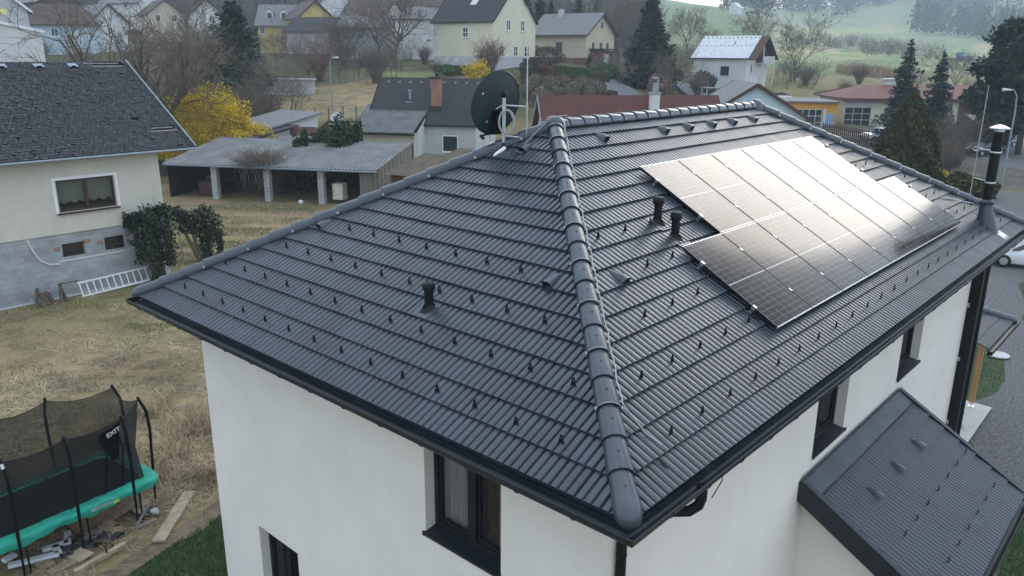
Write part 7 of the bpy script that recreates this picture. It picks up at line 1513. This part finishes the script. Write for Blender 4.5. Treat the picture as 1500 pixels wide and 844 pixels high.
# ================================================================== SKY, SUN, AIR
w = bpy.data.worlds.new('World'); scene.world = w; w.use_nodes = True; t = w.node_tree; Lk = t.links.new; bg = t.nodes['Background']
SUN_EL, SUN_AZ = R(20.5), R(11)
sk = N(t, 'ShaderNodeTexSky', sky_type='NISHITA', sun_disc=False, sun_elevation=SUN_EL, sun_rotation=R(90)-SUN_AZ, air_density=1.2, dust_density=2.5)
tc = N(t, 'ShaderNodeTexCoord'); mp = N(t, 'ShaderNodeMapping'); mp.inputs['Scale'].default_value = (1, 1, 2.0); Lk(tc.outputs['Generated'], mp.inputs[0])
n1 = N(t, 'ShaderNodeTexNoise', i_Scale=3.1, i_Detail=7.); n1.inputs['Roughness'].default_value = .55; Lk(mp.outputs[0], n1.inputs['Vector'])
cov = ramp(t, [(.30, (.55, .55, .55)), (.5, (1, 1, 1))]); Lk(n1.outputs['Fac'], cov.inputs[0])
# thin cloud glows around the sun
dt = N(t, 'ShaderNodeVectorMath', operation='DOT_PRODUCT'); Lk(tc.outputs['Generated'], dt.inputs[0]); dt.inputs[1].default_value = (math.cos(SUN_EL)*math.cos(SUN_AZ), math.cos(SUN_EL)*math.sin(SUN_AZ), math.sin(SUN_EL))
gl = ramp(t, [(.0, (.0, .0, .0)), (.5, (.08, .08, .08)), (.86, (.36, .36, .36)), (.975, (.7, .7, .7)), (1., (1, 1, 1))]); Lk(dt.outputs['Value'], gl.inputs[0])
cc_ = ramp(t, [(.34, (.30, .39, .51)), (.48, (.58, .68, .81)), (.66, (.92, .98, 1.04))]); Lk(n1.outputs['Fac'], cc_.inputs[0])
cs = N(t, 'ShaderNodeMix', data_type='RGBA', blend_type='MULTIPLY'); cs.inputs[0].default_value = 1; Lk(cc_.outputs[0], cs.inputs[6])
am = N(t, 'ShaderNodeMath', operation='MULTIPLY_ADD'); am.inputs[1].default_value = 8.; am.inputs[2].default_value = 9.5; Lk(gl.outputs[0], am.inputs[0])
cb = N(t, 'ShaderNodeCombineXYZ')
for k in range(3): Lk(am.outputs[0], cb.inputs[k])
Lk(cb.outputs[0], cs.inputs[7])
cs.clamp_result = False
def gap(el, az, r0_, r1_, lo_):      # a darker cloud of its own in that part of the sky
    d_ = N(t, 'ShaderNodeVectorMath', operation='DOT_PRODUCT'); Lk(wv_.outputs[0], d_.inputs[0]); d_.inputs[1].default_value = (math.cos(R(el))*math.cos(R(az)), math.cos(R(el))*math.sin(R(az)), math.sin(R(el)))
    a_ = N(t, 'ShaderNodeMath', operation='ARCCOSINE'); Lk(d_.outputs['Value'], a_.inputs[0]); m_ = N(t, 'ShaderNodeMapRange', interpolation_type='SMOOTHSTEP')
    for k_, v_ in (('From Min', R(r0_)), ('From Max', R(r1_)), ('To Min', lo_), ('To Max', 1.)): m_.inputs[k_].default_value = v_
    Lk(a_.outputs[0], m_.inputs[0]); return m_.outputs[0]
nw_ = N(t, 'ShaderNodeTexNoise', i_Scale=6., i_Detail=4.); Lk(tc.outputs['Generated'], nw_.inputs['Vector']); wa_ = N(t, 'ShaderNodeVectorMath', operation='MULTIPLY_ADD'); Lk(nw_.outputs['Color'], wa_.inputs[0]); wa_.inputs[1].default_value = (.22, .22, .22); wa_.inputs[2].default_value = (-.11, -.11, -.11)
ws_ = N(t, 'ShaderNodeVectorMath', operation='ADD'); Lk(wa_.outputs[0], ws_.inputs[0]); Lk(tc.outputs['Generated'], ws_.inputs[1]); wv_ = N(t, 'ShaderNodeVectorMath', operation='NORMALIZE'); Lk(ws_.outputs[0], wv_.inputs[0])
gm_ = N(t, 'ShaderNodeMath', operation='MULTIPLY'); Lk(gap(35, -9, 7, 17, .16), gm_.inputs[0]); Lk(gap(16.5, -4, 1.5, 4.5, .2), gm_.inputs[1])
mxs = N(t, 'ShaderNodeMix', data_type='RGBA'); Lk(cov.outputs[0], mxs.inputs[0]); Lk(sk.outputs[0], mxs.inputs[6]); Lk(cs.outputs[2], mxs.inputs[7])
gx_ = N(t, 'ShaderNodeVectorMath', operation='SCALE'); Lk(mxs.outputs[2], gx_.inputs[0]); Lk(gm_.outputs[0], gx_.inputs['Scale']); Lk(gx_.outputs[0], bg.inputs['Color']); bg.inputs['Strength'].default_value = .13
sl_ = bpy.data.lights.new('sun', 'SUN'); so = bpy.data.objects.new('sun', sl_); C.objects.link(so); sl_.energy = .5; sl_.angle = R(24); sl_.color = (1, .90, .77)
so.rotation_euler = (R(90)-SUN_EL, 0, SUN_AZ+R(90)); so.location = (0, 0, 60)
HAZE = True
if HAZE:
    m = bpy.data.materials.new('haze_air'); m.use_nodes = True; t = m.node_tree; t.nodes.remove(t.nodes['Principled BSDF']); pv = N(t, 'ShaderNodeVolumePrincipled'); pv.inputs['Color'].default_value = (.74, .88, 1., 1); pv.inputs['Density'].default_value = .0005; pv.inputs['Anisotropy'].default_value = .2
    t.links.new(pv.outputs[0], t.nodes['Material Output'].inputs['Volume'])
    B = MB(); zs_ = [x.co.z for x in gr.data.vertices]; zlo, zhi = min(zs_)-2, max(zs_)+32; B.box((CAM[0]+FH[0]*245, CAM[1]+FH[1]*245, (zlo+zhi)/2), (2310, 2110, zhi-zlo), rz=YAW); o = B.obj('haze', m, kind='stuff')
vs = scene.view_settings; vs.view_transform = 'Standard'; vs.look = 'None'; vs.exposure = .66; vs.gamma = 1.; vs.use_curve_mapping = False
scene.render.engine = 'CYCLES'; scene.cycles.max_bounces = 6; scene.cycles.transparent_max_bounces = 12; scene.cycles.volume_bounces = 1
